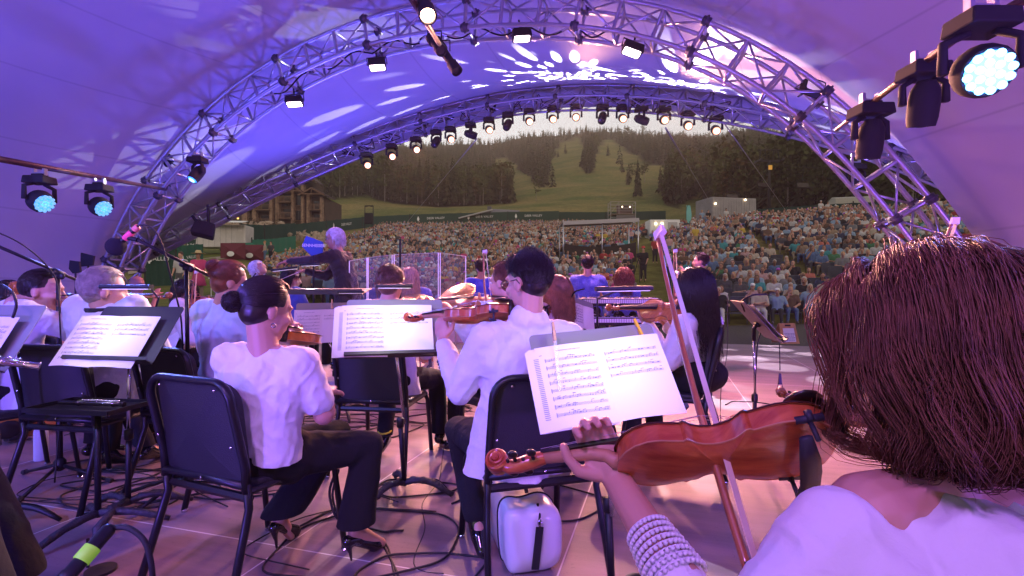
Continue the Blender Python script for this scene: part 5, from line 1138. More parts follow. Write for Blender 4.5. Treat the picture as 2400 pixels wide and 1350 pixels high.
    if legs:
        T=[cap(J['hipL']-r*.0,.118*s,J['hipR'],.118*s),cap(J['hipL']-f*.05*s,.10*s,J['hipR']-f*.05*s,.10*s),cap(J['pelvis'],.12*s,J['pelvis']+V(0,0,.06*s),.115*s)]
        for sd in('L','R'): T.append(cap(J['hip'+sd],.100*s,J['kn'+sd],.070*s)); a=J['kn'+sd].lerp(J['an'+sd],1.); T.append(cap(J['kn'+sd],.068*s,a,.058*s*pants_wide))
        cuts=None
        blob('trousers',T,bottom,vox=vox*1.1,smooth=4,parent=root,folds=.005*s,fscale=9,cut=[(V(0,0,J['z0']+(.12 if cuff>.9 else .155)*s),V(0,0,-1))])
        for sd in('L','R'):
            a,t=J['an'+sd],J['to'+sd]; d=(t-a); m=MB()
            if shoes=='flat': blob('shoe',[cap(a-d.normalized()*.035*s-V(0,0,.035*s),.036*s,a.lerp(t,.6)-V(0,0,.015*s),.036*s),cap(a.lerp(t,.55)-V(0,0,.01*s),.036*s,t+V(0,0,.0),.026*s),cap(a,.04*s,a.lerp(t,.3)-V(0,0,.02),.038*s)],SHOE,vox=.009*s,smooth=3,parent=root)
    return root,H
# ---------------------------------------------------------------- the players
def heel_shoe(root,an,to,s=1.):
    d=to-an; d.z=0; f=d.normalized(); h=an.z-.035; bk=V(an.x,an.y,0)-f*.035
    blob('shoe',[cap(bk+V(0,0,h),.024,bk+f*.05+V(0,0,h*.9),.024),cap(bk+f*.04+V(0,0,h*.85),.022,bk+f*.135+V(0,0,.028),.029),cap(bk+f*.13+V(0,0,.026),.030,V(to.x,to.y,.020),.016),cap(bk+V(0,0,h-.01),.018,bk+f*.012+V(0,0,h*.45),.009),cap(bk+f*.012+V(0,0,h*.5),.009,bk+f*.018+V(0,0,.004),.006)],SHOE,vox=.005,smooth=2,parent=root)
# --- woman with bun, white knit top
J=joints((-.98,2.0),R(-28),.98,.42)
J.update(pelvis=V(-.965,2.0,.50),waist=V(-.955,1.99,.63),chest=V(-.95,1.965,.80),neck=V(-.945,1.96,.925),head=V(-.945,1.975,1.070),
 shL=V(-1.085,1.965,.885),shR=V(-.80,1.955,.870),elR=V(-.735,2.0,.665),wrR=V(-.80,2.22,.70),elL=V(-1.05,2.15,.70),wrL=V(-.985,2.27,.885),
 knR=V(-.635,2.26,.465),anR=V(-.672,2.19,.125),toR=V(-.585,2.29,.02),knL=V(-.83,2.42,.47),anL=V(-1.04,2.29,.13),toL=V(-1.02,2.36,.02),hipR=V(-.90,2.05,.49),hipL=V(-1.02,2.03,.49))
J['r']=V(math.cos(R(-28)),math.sin(R(-28)),0)
rt,H=body('woman with dark hair bun in white short-sleeved top, seated back to us',J,WHT,BKT,0,.36,.0075,'tee',hf=(.62,.74,-.22),hands={'L':dict(d=(.1,.2,.9),n=(-.3,.9,0),curl=.6,side=1)},shoes='none',pants_wide=1.45,fat=.94,cuff=.80)
heel_shoe(rt,J['anR'],J['toR']); heel_shoe(rt,J['anL']+V(0,0,.01),J['toL'])
hair(H,'bun',H_DRK,rt,1.,2600,seed=3,bun=(-.125,-.012,.012),rad=.0010,S=11,clump=140)
m=MB(); e=HP(H,-.004,.085,-.052); m.tube([e+V(.008*math.cos(a),0,.008*math.sin(a)) for a in np.linspace(0,6.28,10)],.0022,6); m.build('earring',CHR,rt,ws=True)
chair((-1.055,1.93+.20,0),R(-24),'orchestra chair under the woman with dark bun')
violin('amber violin mostly hidden beyond the bun-haired woman',(-.885,2.10,.945),(-.38,.9,-.12),(.2,-.1,1),1,False)
# --- man with glasses, white jacket
J=joints((0.04,2.12),R(16),1.,.43)
J.update(pelvis=V(.02,2.12,.50),waist=V(.03,2.13,.66),chest=V(.05,2.13,.86),neck=V(.068,2.125,1.02),head=V(.062,2.13,1.180),
 shL=V(-.105,2.10,.945),shR=V(.235,2.16,.945),elL=V(-.215,2.13,.735),wrL=V(-.312,2.30,.925),elR=V(.30,2.36,.76),wrR=V(.10,2.52,.80),
 hipL=V(-.06,2.16,.49),hipR=V(.12,2.17,.49),knL=V(-.26,2.50,.47),anL=V(-.165,2.30,.15),toL=V(-.13,2.20,.03),knR=V(.05,2.62,.48),anR=V(.14,2.85,.1),toR=V(.10,3.0,.03))
rt,H=body('man with glasses and dark short hair in white jacket, playing violin',J,WHJ,BKT,0,.93,.0075,'jacket',hf=(-.74,.64,-.12),hands={'L':dict(d=(-.1,.25,.9),n=(.5,.75,-.2),curl=.75,side=-1,thumb=.3),'R':dict(d=(-.8,-.3,-.2),curl=.7)},hs=1.0,collar=True)
hair(H,'spiky',H_DRK,rt,1.0,5200,.030,seed=4,rad=.0011,S=6,clump=260,low=-.055,fringe=.62,lift=.99,vol=.985); glasses(H,rt,1.0)
hair(H,'short',H_DRK,rt,.995,3500,.045,seed=5,rad=.0011,S=6,clump=160,low=-.07,fringe=.6,name='hair_sides')
m=MB(); 
for k in range(4): a=J['elL'].lerp(J['wrL'],.62-.06*k); m.ell((a.x-.046,a.y-.012,a.z-.012),.0065,n=8,m=6)
m.build('cuff_button',mat('navy_button',(.02,.02,.05),.3),rt,ws=True)
chair((.06,2.205,0),R(16),'orchestra chair under the man with glasses',1.0)
violin('red violin held by the man with glasses',(.025,2.15,1.045),(-.87,.47,-.10),(-.12,.30,.85),0,True,s=1.03)
bow('bow of the man with glasses, raised upright before his face',P(1147,768,2.35),P(1131,592,2.75),(1,.1,0),thick=1.3)
# --- hero: woman in front
J=joints((.62,.66),R(17),1.,.43)
J.update(pelvis=V(.60,.62,.46),waist=V(.60,.63,.60),chest=V(.60,.68,.76),neck=V(.610,.735,.895),head=V(.622,.775,1.055),
 shL=V(.445,.70,.815),shR=V(.765,.78,.815),elL=V(.285,.655,.665),wrL=V(.190,.925,.812),elR=V(.70,.92,.60),wrR=V(.41,.75,.62),
 hipL=V(.52,.66,.47),hipR=V(.70,.68,.47),knL=V(.36,1.06,.48),anL=V(.36,1.0,.1),toL=V(.32,1.12,.03),knR=V(.62,1.1,.48),anR=V(.64,1.05,.1),toR=V(.62,1.2,.03))
J['r']=V(.957,.29,0)
hs=1.0
rt,H=body('woman with brown bob in white sweater playing violin, large in right foreground',J,WHT,BKT,0,.72,.0048,'tee',hf=(-.62,.78,-.10),hs=hs,hands={'L':dict(d=(-.42,.30,.86),n=(-.05,-.95,.25),curl=.85,side=-1,spread=.08,thumb=.35),'R':dict(d=(-.6,.2,.4),curl=.8)},fat=1.0,folds=.0035,scoop=True)
HERO=H
hair(H,'long',H_BRN,rt,1.05,27000,.40,seed=9,rad=.00066,S=30,clump=110,wave=.02,lift=1.08,low=-.09,jit=.04,locks=520,vol=1.24,zend=.89,wavy=(.017,.19,.938,.9))
# crocheted cuff
m=MB(); a=J['elL'].lerp(J['wrL'],.40); b=J['elL'].lerp(J['wrL'],.66); ax=(b-a).normalized(); qx=ax.orthogonal().normalized(); qy=ax.cross(qx)
for k in range(8):
    c=a.lerp(b,k/7); R0=.046-.0015*k
    if k%1==0: m.tube([c+ax*.004+(qx*math.cos(t)+qy*math.sin(t))*R0 for t in np.linspace(0,2*PI,30)],.0014,5)
    for i in range(30): t=2*PI*(i+.5*(k%2))/30; m.ell(c+(qx*math.cos(t)+qy*math.sin(t))*R0,(.0040,.0036,.0040),n=7,m=5)
m.build('crochet_cuff',WHT,rt,ws=True,smooth=True)
HV=violin('red violin with black shoulder rest, large in right foreground',(.532,.844,.897),(-.9738,.1666,-.1546),(.0095,.7097,.7045),0,True)
bow('bow held over the large foreground violin, tip pointing up',(.345,.73,.712),(.351,1.25,1.28),(.55,-.75,.45),thick=1.5)
chair((.60,.78,0),R(17),'orchestra chair hidden under the foreground violinist')
# --- right woman, long black hair
J=joints((1.22,3.3),R(45),1.02,.50)
J.update(pelvis=V(1.12,3.38,.56),waist=V(1.14,3.36,.70),chest=V(1.165,3.29,.86),neck=V(1.17,3.22,1.0),head=V(1.145,3.22,1.15),shL=V(1.05,3.12,.93),shR=V(1.31,3.36,.93),
 elL=V(.955,3.12,.71),wrL=V(.885,3.40,.93),elR=V(1.25,3.6,.75),wrR=V(1.10,3.65,.90))
rt,H=body('woman with long black hair in white blouse playing violin on the right',J,WHT,BKT,0,.93,.011,'blouse',hf=(-.85,.5,-.08),hands={'L':dict(d=(-.2,.2,.9),n=(.5,.7,0),curl=.7,side=-1,thumb=.3)},hs=1.02)
hair(H,'long',H_DRK,rt,1.03,5000,.36,seed=12,rad=.0013,S=14,clump=90,wave=.03,lift=1.05,low=-.07,jit=.12,part=.1,vol=1.02,fringe=.45)
violin('amber violin of the long-haired woman in white blouse',(1.15,3.17,1.0),(-.766,.642,.0),(-.45,-.55,.70),1,False,s=1.05)
bow('bow of the long-haired violinist at right',P(1588,800,3.3),P(1578,590,3.6),(1,0,0),thick=1.4)
chair((1.04,3.42,0),R(66),'orchestra chair under the long-haired woman at right',1.10)
# --- man seen from behind at centre
J=joints((-.83,3.42),R(-8),1.,.47); J['head']=V(-.815,3.44,1.175)
J.update(anL=V(-.90,3.62,.1),toL=V(-.93,3.52,.03),anR=V(-.52,3.7,.1),toR=V(-.50,3.85,.03),knR=V(-.55,3.75,.5),knL=V(-.92,3.85,.5))
rt,H=body('man with brown hair in white jacket seen from behind, centre',J,WHJ,BKT,0,.93,.011,'jacket',hf=(.15,.99,-.1))
hair(H,'short',H_MID,rt,1.04,2600,.055,seed=21,rad=.0016,S=6,clump=120,low=-.07)
chair((-.84,3.42,0),R(-8),'orchestra chair under the brown-haired man at centre')
m=MB(); a=J['anL']+V(0,0,.05); m.tube([a+V(.045*math.cos(t),.045*math.sin(t),.01*math.sin(t)) for t in np.linspace(0,6.28,12)],.006,6); m.build('ankle_band',mat('yellow_band',(.8,.75,.03),.5),rt,ws=True)
# --- players at left
J=joints((-2.34,2.95),R(-10),1.03,.48); J.update(head=V(-2.345,2.95,1.135),neck=V(-2.35,2.93,1.0),elR=V(-2.12,3.12,.74),wrR=V(-2.36,3.42,.655),knR=V(-2.50,3.62,.52),anR=V(-2.60,3.72,.10),toR=V(-2.45,3.82,.03),knL=V(-2.7,3.5,.52))
rt,H=body('man with tousled grey-brown hair in white jacket, left of centre',J,WHJ,BKT,0,.95,.011,'jacket',hf=(.70,.70,-.1),hs=1.06,collar=True)
hair(H,'short',H_GRY,rt,1.07,3200,.06,seed=31,rad=.0016,S=6,clump=150,low=-.07,jit=.45); chair((-2.36,2.95,0),R(-10),'orchestra chair under the grey-haired man',1.03)
m=MB(); c=J['neck']; m.tube([c+V(.075*math.cos(t),.07*math.sin(t),.035) for t in np.linspace(0,6.28,16)],.007,6,flat=2); m.build('neck_strap',BLKS,rt,ws=True)
J=joints((-2.95,3.05),R(-35),1.02,.46); J.update(head=V(-2.85,3.12,1.135),elR=V(-2.62,3.2,.85),wrR=V(-2.5,3.4,.95))
rt,H=body('man with dark hair in white jacket facing right at far left',J,WHJ,BKT,0,.95,.011,'jacket',hf=(.93,.30,-.05)); face(H,rt)
hair(H,'short',H_DRK,rt,1.02,2400,.05,seed=33,rad=.0016,S=6,clump=120,low=-.05); chair((-2.97,3.02,0),R(-30),'orchestra chair under the dark-haired man at far left',1.03)
violin('brown violin under the chin of the far-left man',(-2.78,3.12,1.06),(.84,.5,.03),(-.2,-.25,1),2,False)
bow('bow crossing in front of the far-left man',(-2.35,3.35,.86),(-2.62,3.10,1.03),(0,0,1))
J=joints((-4.30,4.35),R(-70),1.,.46); J['head']=V(-4.27,4.35,1.09)
rt,H=body('dark-haired woman peering right at the left edge',J,BLKS,BKT,1,.95,.015,'tee',hf=(.85,-.45,0)); face(H,rt); hair(H,'long',H_DRK,rt,1.04,1200,.14,seed=35,rad=.003,S=8,low=-.06)
violin('amber cello with its scroll beside the dark-haired woman',(-3.75,3.95,.02),(-.12,.04,1),(.8,-.6,0),1,False,'cello',2.0)
J=joints((-1.72,3.05),R(-25),.98,.50); J.update(head=V(-1.665,3.03,1.185))
rt,H=body('woman with messy auburn bun in pale blue shirt, seen from behind',J,LBLUE,BKT,0,.9,.011,'blouse',hf=(.75,.55,-.15)); hair(H,'bun',H_RED,rt,1.03,1500,seed=36,bun=(-.10,0,.085),rad=.0016,S=9,clump=40)
chair((-1.80,3.05,0),R(-22),'orchestra chair under the woman in pale blue shirt',1.0)
J=joints((-2.95,4.55),R(-60),1.,.46); J.update(head=V(-2.93,4.6,1.10),elL=V(-2.8,4.75,.9),wrL=V(-2.55,4.7,1.05))
rt,H=body('woman with glasses and dark bob in white shirt facing right',J,WHT,BKT,0,.9,.014,'blouse',hf=(.93,-.15,-.1)); face(H,rt); glasses(H,rt,1.0,mat('rose_frame',(.5,.15,.2),.4)); hair(H,'long',H_DRK,rt,1.03,1600,.15,seed=37,rad=.0026,S=8,low=-.05,jit=.1)
chair((-2.98,4.55,0),R(-60),'orchestra chair under the woman with dark bob'); violin('bright red violin of the woman with dark bob',(-2.86,4.48,1.02),(.93,.2,0),(0,-.35,1),0,False)
bow('bow of the bob-haired woman, standing upright',P(447,745,4.3),P(456,640,4.4),(1,0,0),thick=1.5)
J=joints((-5.15,7.0),R(-75),1.02,.46); J.update(head=V(-5.12,7.0,1.20),elR=V(-4.85,6.9,.85),wrR=V(-4.9,7.05,1.06))
rt,H=body('bald man in black T-shirt seated by the foot of the arch',J,BLKS,BKT,1,.4,.018,'tee',hf=(.9,-.2,-.05)); face(H,rt)
# --- band on the front of the stage
def standing(label,hp,yaw,s,top,skin,hf,hst,hm,L=.06,N=900,kind='jacket',z0=0.,upd=None,lift=1.04,wave=0.,vol=1.,sleeve=.95,hu=None,rad=.003,**k):
    h=Vector(hp); J=joints((h.x,h.y,z0),yaw,s,stand_=True); d=h-J['head']
    for q in('head','neck','shL','shR','chest','elL','elR','wrL','wrR'): J[q]=J[q]+d*(1 if q!='chest' else .7)
    for q in('waist',): J[q]=J[q]+d*.4
    if upd:
        for a,b in upd.items(): J[a]=Vector(b)
    rt,H=body(label,J,top,BKT,skin,sleeve,.016,kind,hf=hf,hu=hu,**k)
    if hst: hair(H,hst,hm,rt,s*1.04,N,L,seed=len(label),rad=rad,S=8,low=-.06,lift=lift,wave=wave,vol=vol)
    return rt,H,J
standing('man in sequined blue jacket seen from behind at the keyboards',P(1377,620,6.8),R(-4),.93,SEQ,0,(0.05,1,0),'short',H_DRK,upd=dict(elL=P(1325,690,6.9),elR=P(1428,700,6.9),wrL=P(1335,735,7.2),wrR=P(1420,740,7.2)))
standing('woman with voluminous curly auburn hair in patterned blue jacket',P(1462,650,6.9),R(5),.86,SEQ,0,(0,1,0),'curly',H_RED,L=.26,N=3200,wave=.9,vol=1.25,rad=.0028)
standing('performer in blue-backed vest with black sleeves beside the drum screen',P(1128,628,6.9),R(0),.90,BLUJ,1,(0,1,-.1),'short',H_DRK,upd=dict(elR=P(1168,680,6.9),elL=P(1092,690,6.9)))
rt,H,J=standing('trumpet player in blue blazer facing left',P(1641,614,7.3),R(62),.95,BLUJ,0,(-.93,.3,.05),'short',H_DRK,upd=dict(wrL=P(1606,640,7.1),wrR=P(1612,646,7.3),elL=P(1622,668,7.05),elR=P(1630,665,7.4)))
face(H,rt)
def trumpet():
    a=P(1628,628,7.15);b=P(1588,644,7.0); root=empty('trumpet',a,0,'silver trumpet held by the player in blue blazer','trumpet'); X=(b-a).normalized(); L=(b-a).length
    m=MB(); m.lathe([(.006,0),(.006,L*.5),(.012,L*.75),(.03,L*.93),(.06,L)],a,X,16); m.build('bell',CHR,root,ws=True,smooth=True)
    m=MB(); m.tube([a,a+X*L*.7+V(0,0,-.045),a+X*L*.8+V(0,0,-.02)],.006,6)
    for k in range(3): c=a+X*L*(.35+.1*k); m.tube([c+V(0,0,-.09),c+V(0,0,.05)],.011,8)
    m.build('valve_section',CHR,root,ws=True,smooth=True)
trumpet()
rt,H,J=standing('performer with swept-back silver hair and blue shirt, face tilted upwards',P(606,630,6.2),R(-60),.84,mat('pattern_blue',(.10,.14,.5),.6,var=.9,vscale=60,sheen=.2),0,(.75,-.05,.62),'long',H_SIL,L=.12,N=900,hu=(-.6,0,.8)); face(H,rt,.84)
J=joints((-2.65,6.1),R(-35),1.,.56); J['head']=P(684,655,6.1)
rt,H=body('dark-haired singer in striped blue top behind the conductor stand',J,STRP,BKT,0,.95,.016,'tee',hf=(.8,.2,-.1)); hair(H,'long',H_DRK,rt,1.04,900,.13,seed=41,rad=.003,S=8,low=-.05)
J=joints((-1.25,6.35),R(0),1.,.56); J['head']=P(962,655,6.3)
rt,H=body('woman with long blond hair behind the clear drum screen',J,BLUJ,BKT,0,.95,.016,'tee',hf=(.2,1,0)); hair(H,'long',H_BLD,rt,1.06,1500,.26,seed=42,rad=.003,S=10,low=-.06,vol=1.08)
J=joints((-1.62,6.5),R(0),1.,.55); J['head']=P(900,668,6.45)
rt,H=body('person with reddish hair behind the left of the clear screen',J,STRP,BKT,0,.95,.016,'tee',hf=(-.2,1,0)); hair(H,'long',H_RED,rt,1.04,900,.16,seed=43,rad=.003,S=8,low=-.05)
# --- players behind the man with glasses
J=joints((-.03,3.35),R(38),1.,.47); J.update(head=V(-.055,3.35,1.19),elL=V(-.28,3.35,.85),wrL=V(-.42,3.5,1.0))
rt,H=body('violinist with short brown hair half hidden by the man with glasses',J,WHT,BKT,0,.93,.012,'blouse',hf=(-.8,.45,-.05)); face(H,rt); hair(H,'short',H_BRN,rt,1.04,1800,.06,seed=44,rad=.002,S=6,low=-.06)
violin('second red violin beyond the one held by the man with glasses',(-.02,3.28,1.055),(-.94,.30,-.02),(-.05,-.30,1),0,False); chair((-.03,3.35,0),R(38),'orchestra chair behind the man with glasses')
J=joints((.33,3.75),R(40),.98,.46); J.update(head=V(.315,3.72,1.115))
rt,H=body('woman with straight strawberry-blond bob in pink blouse',J,PNKB,BKT,0,.93,.012,'blouse',hf=(-.8,.5,-.1)); hair(H,'long',hairm('hair_strawberry',(.27,.11,.06)),rt,1.05,2600,.20,seed=45,rad=.0018,S=10,clump=60,low=-.07,jit=.08)
violin('brown violin tucked by the strawberry-blond woman',(.28,3.62,.99),(-.8,.55,-.15),(0,-.3,1),2,False); chair((.36,3.73,0),R(40),'orchestra chair under the strawberry-blond woman')
# --- right edge neighbour
J=joints((1.72,1.52),R(18),1.,.46); J.update(head=V(1.72,1.60,1.155))
rt,H=body('player with light brown hair cut off by the right edge',J,WHT,BKT,0,.93,.011,'blouse',hf=(-.6,.78,-.1)); hair(H,'long',H_MID,rt,1.06,3600,.20,seed=46,rad=.0013,S=10,clump=90,low=-.06,jit=.12,wave=.1)
bow('bow tip rising behind the foreground woman\'s head',(1.35,1.75,.95),P(2228,520,1.72),(1,0,0),thick=1.3)
violin('dark brown violin, only its scroll shows left of brown bob',(1.80,2.35,.50),(-.92,.08,.24),(.1,-.4,.9),2,False)
# --- flautist at the left edge
J=joints((-2.0,1.36),R(-55),1.03,.47); J.update(knL=V(-1.95,1.85,.50),knR=V(-1.74,1.60,.50),anR=V(-1.64,1.60,.12),toR=V(-1.57,1.68,.03),anL=V(-1.8,1.85,.12),elR=V(-1.72,1.2,.80),wrR=V(-1.88,1.42,.88),elL=V(-1.92,1.62,.78),wrL=V(-1.93,1.62,.95))
rt,H=body('flautist in black trousers, cut off by the left edge',J,WHT,BKT,0,.93,.011,'blouse',hf=(.8,.5,0),pants_wide=1.6,hands={'L':dict(d=(.3,.3,.6),n=(.8,0,0),curl=.8)}); hair(H,'short',H_DRK,rt,1.04,1200,.05,seed=47,rad=.002,S=6)
chair((-2.0,1.36,0),R(-55),'orchestra chair under the flautist at left edge',1.03)
def flute(label,a,b,r=.0098,m1=CHR,nm='flute'):
    a=Vector(a);b=Vector(b); X=(b-a).normalized(); L=(b-a).length; root=empty(nm,a,0,label,nm); m=MB(); m.lathe([(r*.5,0),(r,.0),(r,L*.28),(r*1.3,L*.285),(r*1.3,L*.31),(r,L*.315),(r,L*.82),(r*1.3,L*.825),(r*1.3,L*.85),(r,L*.855),(r,L-.004),(r*1.25,L-.003),(r*1.25,L),(r*.8,L)],a,X,14); m.build('tube',m1,root,ws=True,smooth=True)
    up=(V(0,0,1)-X*X.z).normalized(); m=MB(); 
    for i in range(13): c=a+X*L*(.36+.045*i)+up*(r+.003); m.lathe([(0,.0),(.0085,.0),(.0085,.003),(.003,.005)],c,up,10)
    sd=X.cross(up); m.tube([a+X*L*.34+up*r*.7+sd*r*1.1,a+X*L*.95+up*r*.7+sd*r*1.1],.002,6); m.tube([a+X*L*.36+up*r*.7-sd*r*1.1,a+X*L*.9+up*r*.7-sd*r*1.1],.0016,6); m.build('keywork',CHR,root,ws=True,smooth=True)
flute('silver flute poking in from the left edge',(-2.12,1.46,1.02),P(94,858,1.78),.0115)
# --- conductor
y0=6.0; J=joints((-1.95,6.0,.22),R(90),1.,stand_=True)
J.update(pelvis=V(-1.93,6.0,1.10),waist=V(-1.94,6.0,1.26),chest=V(-1.99,6.0,1.44),neck=V(-2.03,6.0,1.585),head=V(-2.075,6.0,1.735),shL=V(-2.02,5.84,1.53),shR=V(-2.0,6.17,1.53),
 elL=V(-2.27,5.74,1.47),wrL=V(-2.50,5.72,1.46),elR=V(-2.22,6.12,1.30),wrR=V(-2.42,6.0,1.36),hipL=V(-1.94,5.9,1.08),hipR=V(-1.94,6.1,1.08),knL=V(-1.97,5.9,.66),anL=V(-1.88,5.88,.32),toL=V(-2.05,5.86,.25),knR=V(-1.93,6.12,.66),anR=V(-2.0,6.12,.32),toR=V(-2.16,6.14,.25))
rt,H=body('conductor with long silver hair in dark suit, arms stretched out left',J,CHARC,CHARC,0,.95,.012,'jacket',hf=(-.97,-.12,-.12),hands={'L':dict(d=(-.9,0,-.25),n=(0,0,-1),curl=.35,side=-1),'R':dict(d=(-.9,0,0),n=(0,0,-1),curl=.9,side=1)},folds=.006)
face(H,rt); glasses(H,rt,1.0,mat('fine_frame',(.2,.18,.17),.4,.5)); hair(H,'long',H_SIL,rt,1.0,1800,.09,seed=51,rad=.0016,S=9,clump=60,low=-.08,fringe=.30,jit=.15)
m=MB(); m.tube([V(-2.47,5.96,1.35),P(655,656,5.75)],[.006,.0018],6); tag(m.build('baton',mat('baton_white',(.8,.76,.68),.4)),'white baton held out by the conductor','baton')
m=MB(); m.box((-1.75,5.88,.195),(1.35,1.45,.05)); rt=empty('conductor_podium',(-1.75,5.88,0),0,'low pale-topped podium with black sides under the conductor','podium'); m.build('top',mat('podium_top',(.42,.38,.35),.6,var=.1,vscale=4),rt,ws=True); m=MB(); m.box((-1.75,5.88,.085),(1.30,1.40,.168)); m.build('base',BLKM,rt,ws=True)
# ---------------------------------------------------------------- stands, sheets, microphones
def page_on(label,M,w,h,seed,**k): return music(label,M,w,h,seed,**k)
M_,_=stand('music stand in front of the foreground violinist',(.333,1.86,.852),(.9786,.17,.085),(-.17,.57,.80),.49,.37,DESKL,base=(.352,1.80,0))
M_=pose((.329,1.79,.828),(.988,.11,.11),(-.16,.60,.78)); page_on('open sheet music with two pages on the foreground stand',M_,.46,.31,1,stack=True,left=8,right=4,off=-.02,hoff=0.)
clothespin('wooden clothespin with clear strip, left on the foreground stand',P(1298,778,1.84),(1,.1,.0),(-.12,.45,.85),PINW,sl=.19)
clothespin('yellow clothespin with clear strip, right on the foreground stand',P(1496,768,1.95),(1,.1,.3),(-.34,.45,.85),PINY,sl=.15)
M_,_=stand('big music stand at left, pages lit violet',(-1.92,2.56,.93),(.98,-.16,0),(.10,.585,.80),.47,.33,DESK,base=(-1.95,2.60,0),wrap=True)
M_=pose((-1.99,2.54,.905),(.98,-.16,0),(.10,.585,.80)); page_on('open violet-lit sheet music on the big left stand',M_,.46,.285,2,left=8,right=3)
clothespin('wooden clothespin at the left of the violet-lit sheet',P(262,735,2.72),(1,-.1,0),(.5,.3,.7)); clothespin('wooden clothespin at the right of the violet-lit sheet',P(378,745,2.65),(1,-.1,0),(.12,.3,.95))
M_,_=stand('music stand at centre before the brown-haired man',(-.608,2.68,.953),(.97,.24,0),(-.12,.54,.83),.50,.345,DESKL,base=(-.60,2.86,0),wrap=True)
M_=pose((-.645,2.655,.945),(.97,.24,0),(-.12,.54,.83)); page_on('open sheet music on the centre stand',M_,.46,.29,3,stack=True,left=8,right=3,hoff=-.012)
clothespin('wooden clothespin slanting on the centre stand',P(867,722,2.78),(1,.2,0),(.35,.4,.8),sl=.06)
M_,_=stand('music stand with bright white page left of the centre one',(-1.62,4.45,.865),(.80,.60,0),(.20,-.10,.96),.50,.34,DESKL,base=(-1.50,4.6,0))
M_=pose((-1.64,4.40,.855),(.80,.60,0),(.20,-.10,.96)); page_on('glowing white sheet music left of the centre stand',M_,.46,.30,4,left=7,right=2); clothespin('pale clothespin on the glowing white sheet',P(778,712,4.3),(1,0,0),(.4,0,.9),strip=False)
M_,_=stand('music stand with page beside the pale blue shirt woman',(-3.0,4.5,.76),(.9,-.43,.0),(.35,.30,.9),.5,.34,DESK,base=(-2.95,4.6,0))
M_=pose((-2.99,4.46,.76),(.9,-.43,0),(.35,.30,.9)); page_on('tilted sheet music beside the pale blue shirt woman',M_,.40,.30,5,left=7,right=3)
M_,_=stand('pale music stand cut by the left edge',(-2.47,2.40,.93),(.98,-.2,0),(.12,.50,.86),.5,.34,DESKL,base=(-2.5,2.5,0))
M_=pose((-2.50,2.37,.91),(.98,-.2,0),(.12,.50,.86)); page_on('sheet music cut by the left edge',M_,.44,.28,6,left=7,right=5)
M_,_=stand('music stand seen edge-on before the right audience',(1.62,3.42,.945),(.22,.97,0),(-.56,.12,.66),.46,.34,DESK,base=(1.625,3.42,0))
M_=pose((1.64,3.42,.935),(.22,.97,0),(-.56,.12,.66)); page_on('sheet music seen edge-on on the right stand',M_,.42,.30,7)
M_,_=stand('small music stand with yellowish page beside the sequined man',(.52,3.85,.95),(.80,.45,-.25),(-.34,.2,.85),.25,.28,DESKL,base=(.56,3.95,0))
M_=pose((.52,3.81,.94),(.80,.45,-.25),(-.34,.2,.85)); page_on('small narrow sheet beside the sequined man',M_,.2,.22,8,left=6,right=0)
M_,_=stand('wide flat conductor stand seen from below',(-1.72,4.70,1.13),(1,.05,0),(.0,.97,.12),.78,.42,mat('desk_brown',(.10,.055,.035),.5,var=.3,vscale=6),base=(-1.95,4.72,0))
stand_light('long reading light above the foreground stand',P(1462,676,2.5),(1,.05,.02),.28,[P(1400,700,2.5),P(1400,760,2.55),P(1415,800,2.6)],.4,(.33,1.8,.85))
stand_light('short reading light before the brown-haired head',P(925,670,2.9),(1,.1,0),.20,None,.5,(-.62,2.6,.95))
stand_light('reading light bar hovering over the left players',P(297,672,2.75),(1,.05,0),.26,[P(350,672,2.78),P(372,700,2.8),P(360,735,2.8)],.4,(-2.0,2.5,.9))
stand_light('reading light held out left of conductor hands',P(668,630,5.0),(1,0,.12),.26,None,0,(0,0,0)); stand_light('reading light under the conductor wrist',P(728,620,5.1),(1,0,.03),.2,None,1.4,(-1.6,4.4,.85)); stand_light('reading light on the right of the conductor stand',P(822,684,4.5),(1,0,0),.22,None,0,(0,0,0))
for g,l in[([P(1370,677,3.6),P(1345,682,3.6),P(1335,710,3.7),P(1352,760,3.75)],'before the sequined jacket'),([P(1800,690,3.3),P(1765,690,3.3),P(1735,705,3.35),P(1745,730,3.4)],'over the edge-on stand at right'),([P(600,640,5),P(585,660,5),P(590,690,5)],'left of conductor'),([P(0,665,2.3),P(32,685,2.3),P(40,715,2.3),P(30,745,2.3)],'at the left edge')]:
    m=MB(); m.tube(smoothp(resample([tuple(q) for q in g],20),4).tolist(),.006,6); tag(m.build('gooseneck_lamp_arm',BLK,smooth=True),f'thin black gooseneck lamp arm {l}','lamp arm')
lamp('page_light','AREA',(.36,1.45,1.22),(.33,1.8,.9),.65,(1,.98,.86),.25,spread=100)
lamp('page_light','AREA',(-.62,2.35,1.25),(-.6,2.68,.95),.6,(1,.97,.9),.2,spread=100)
lamp('page_light','AREA',(-2.0,2.25,1.2),(-1.98,2.55,.92),.5,(.9,.85,1),.2,spread=100)
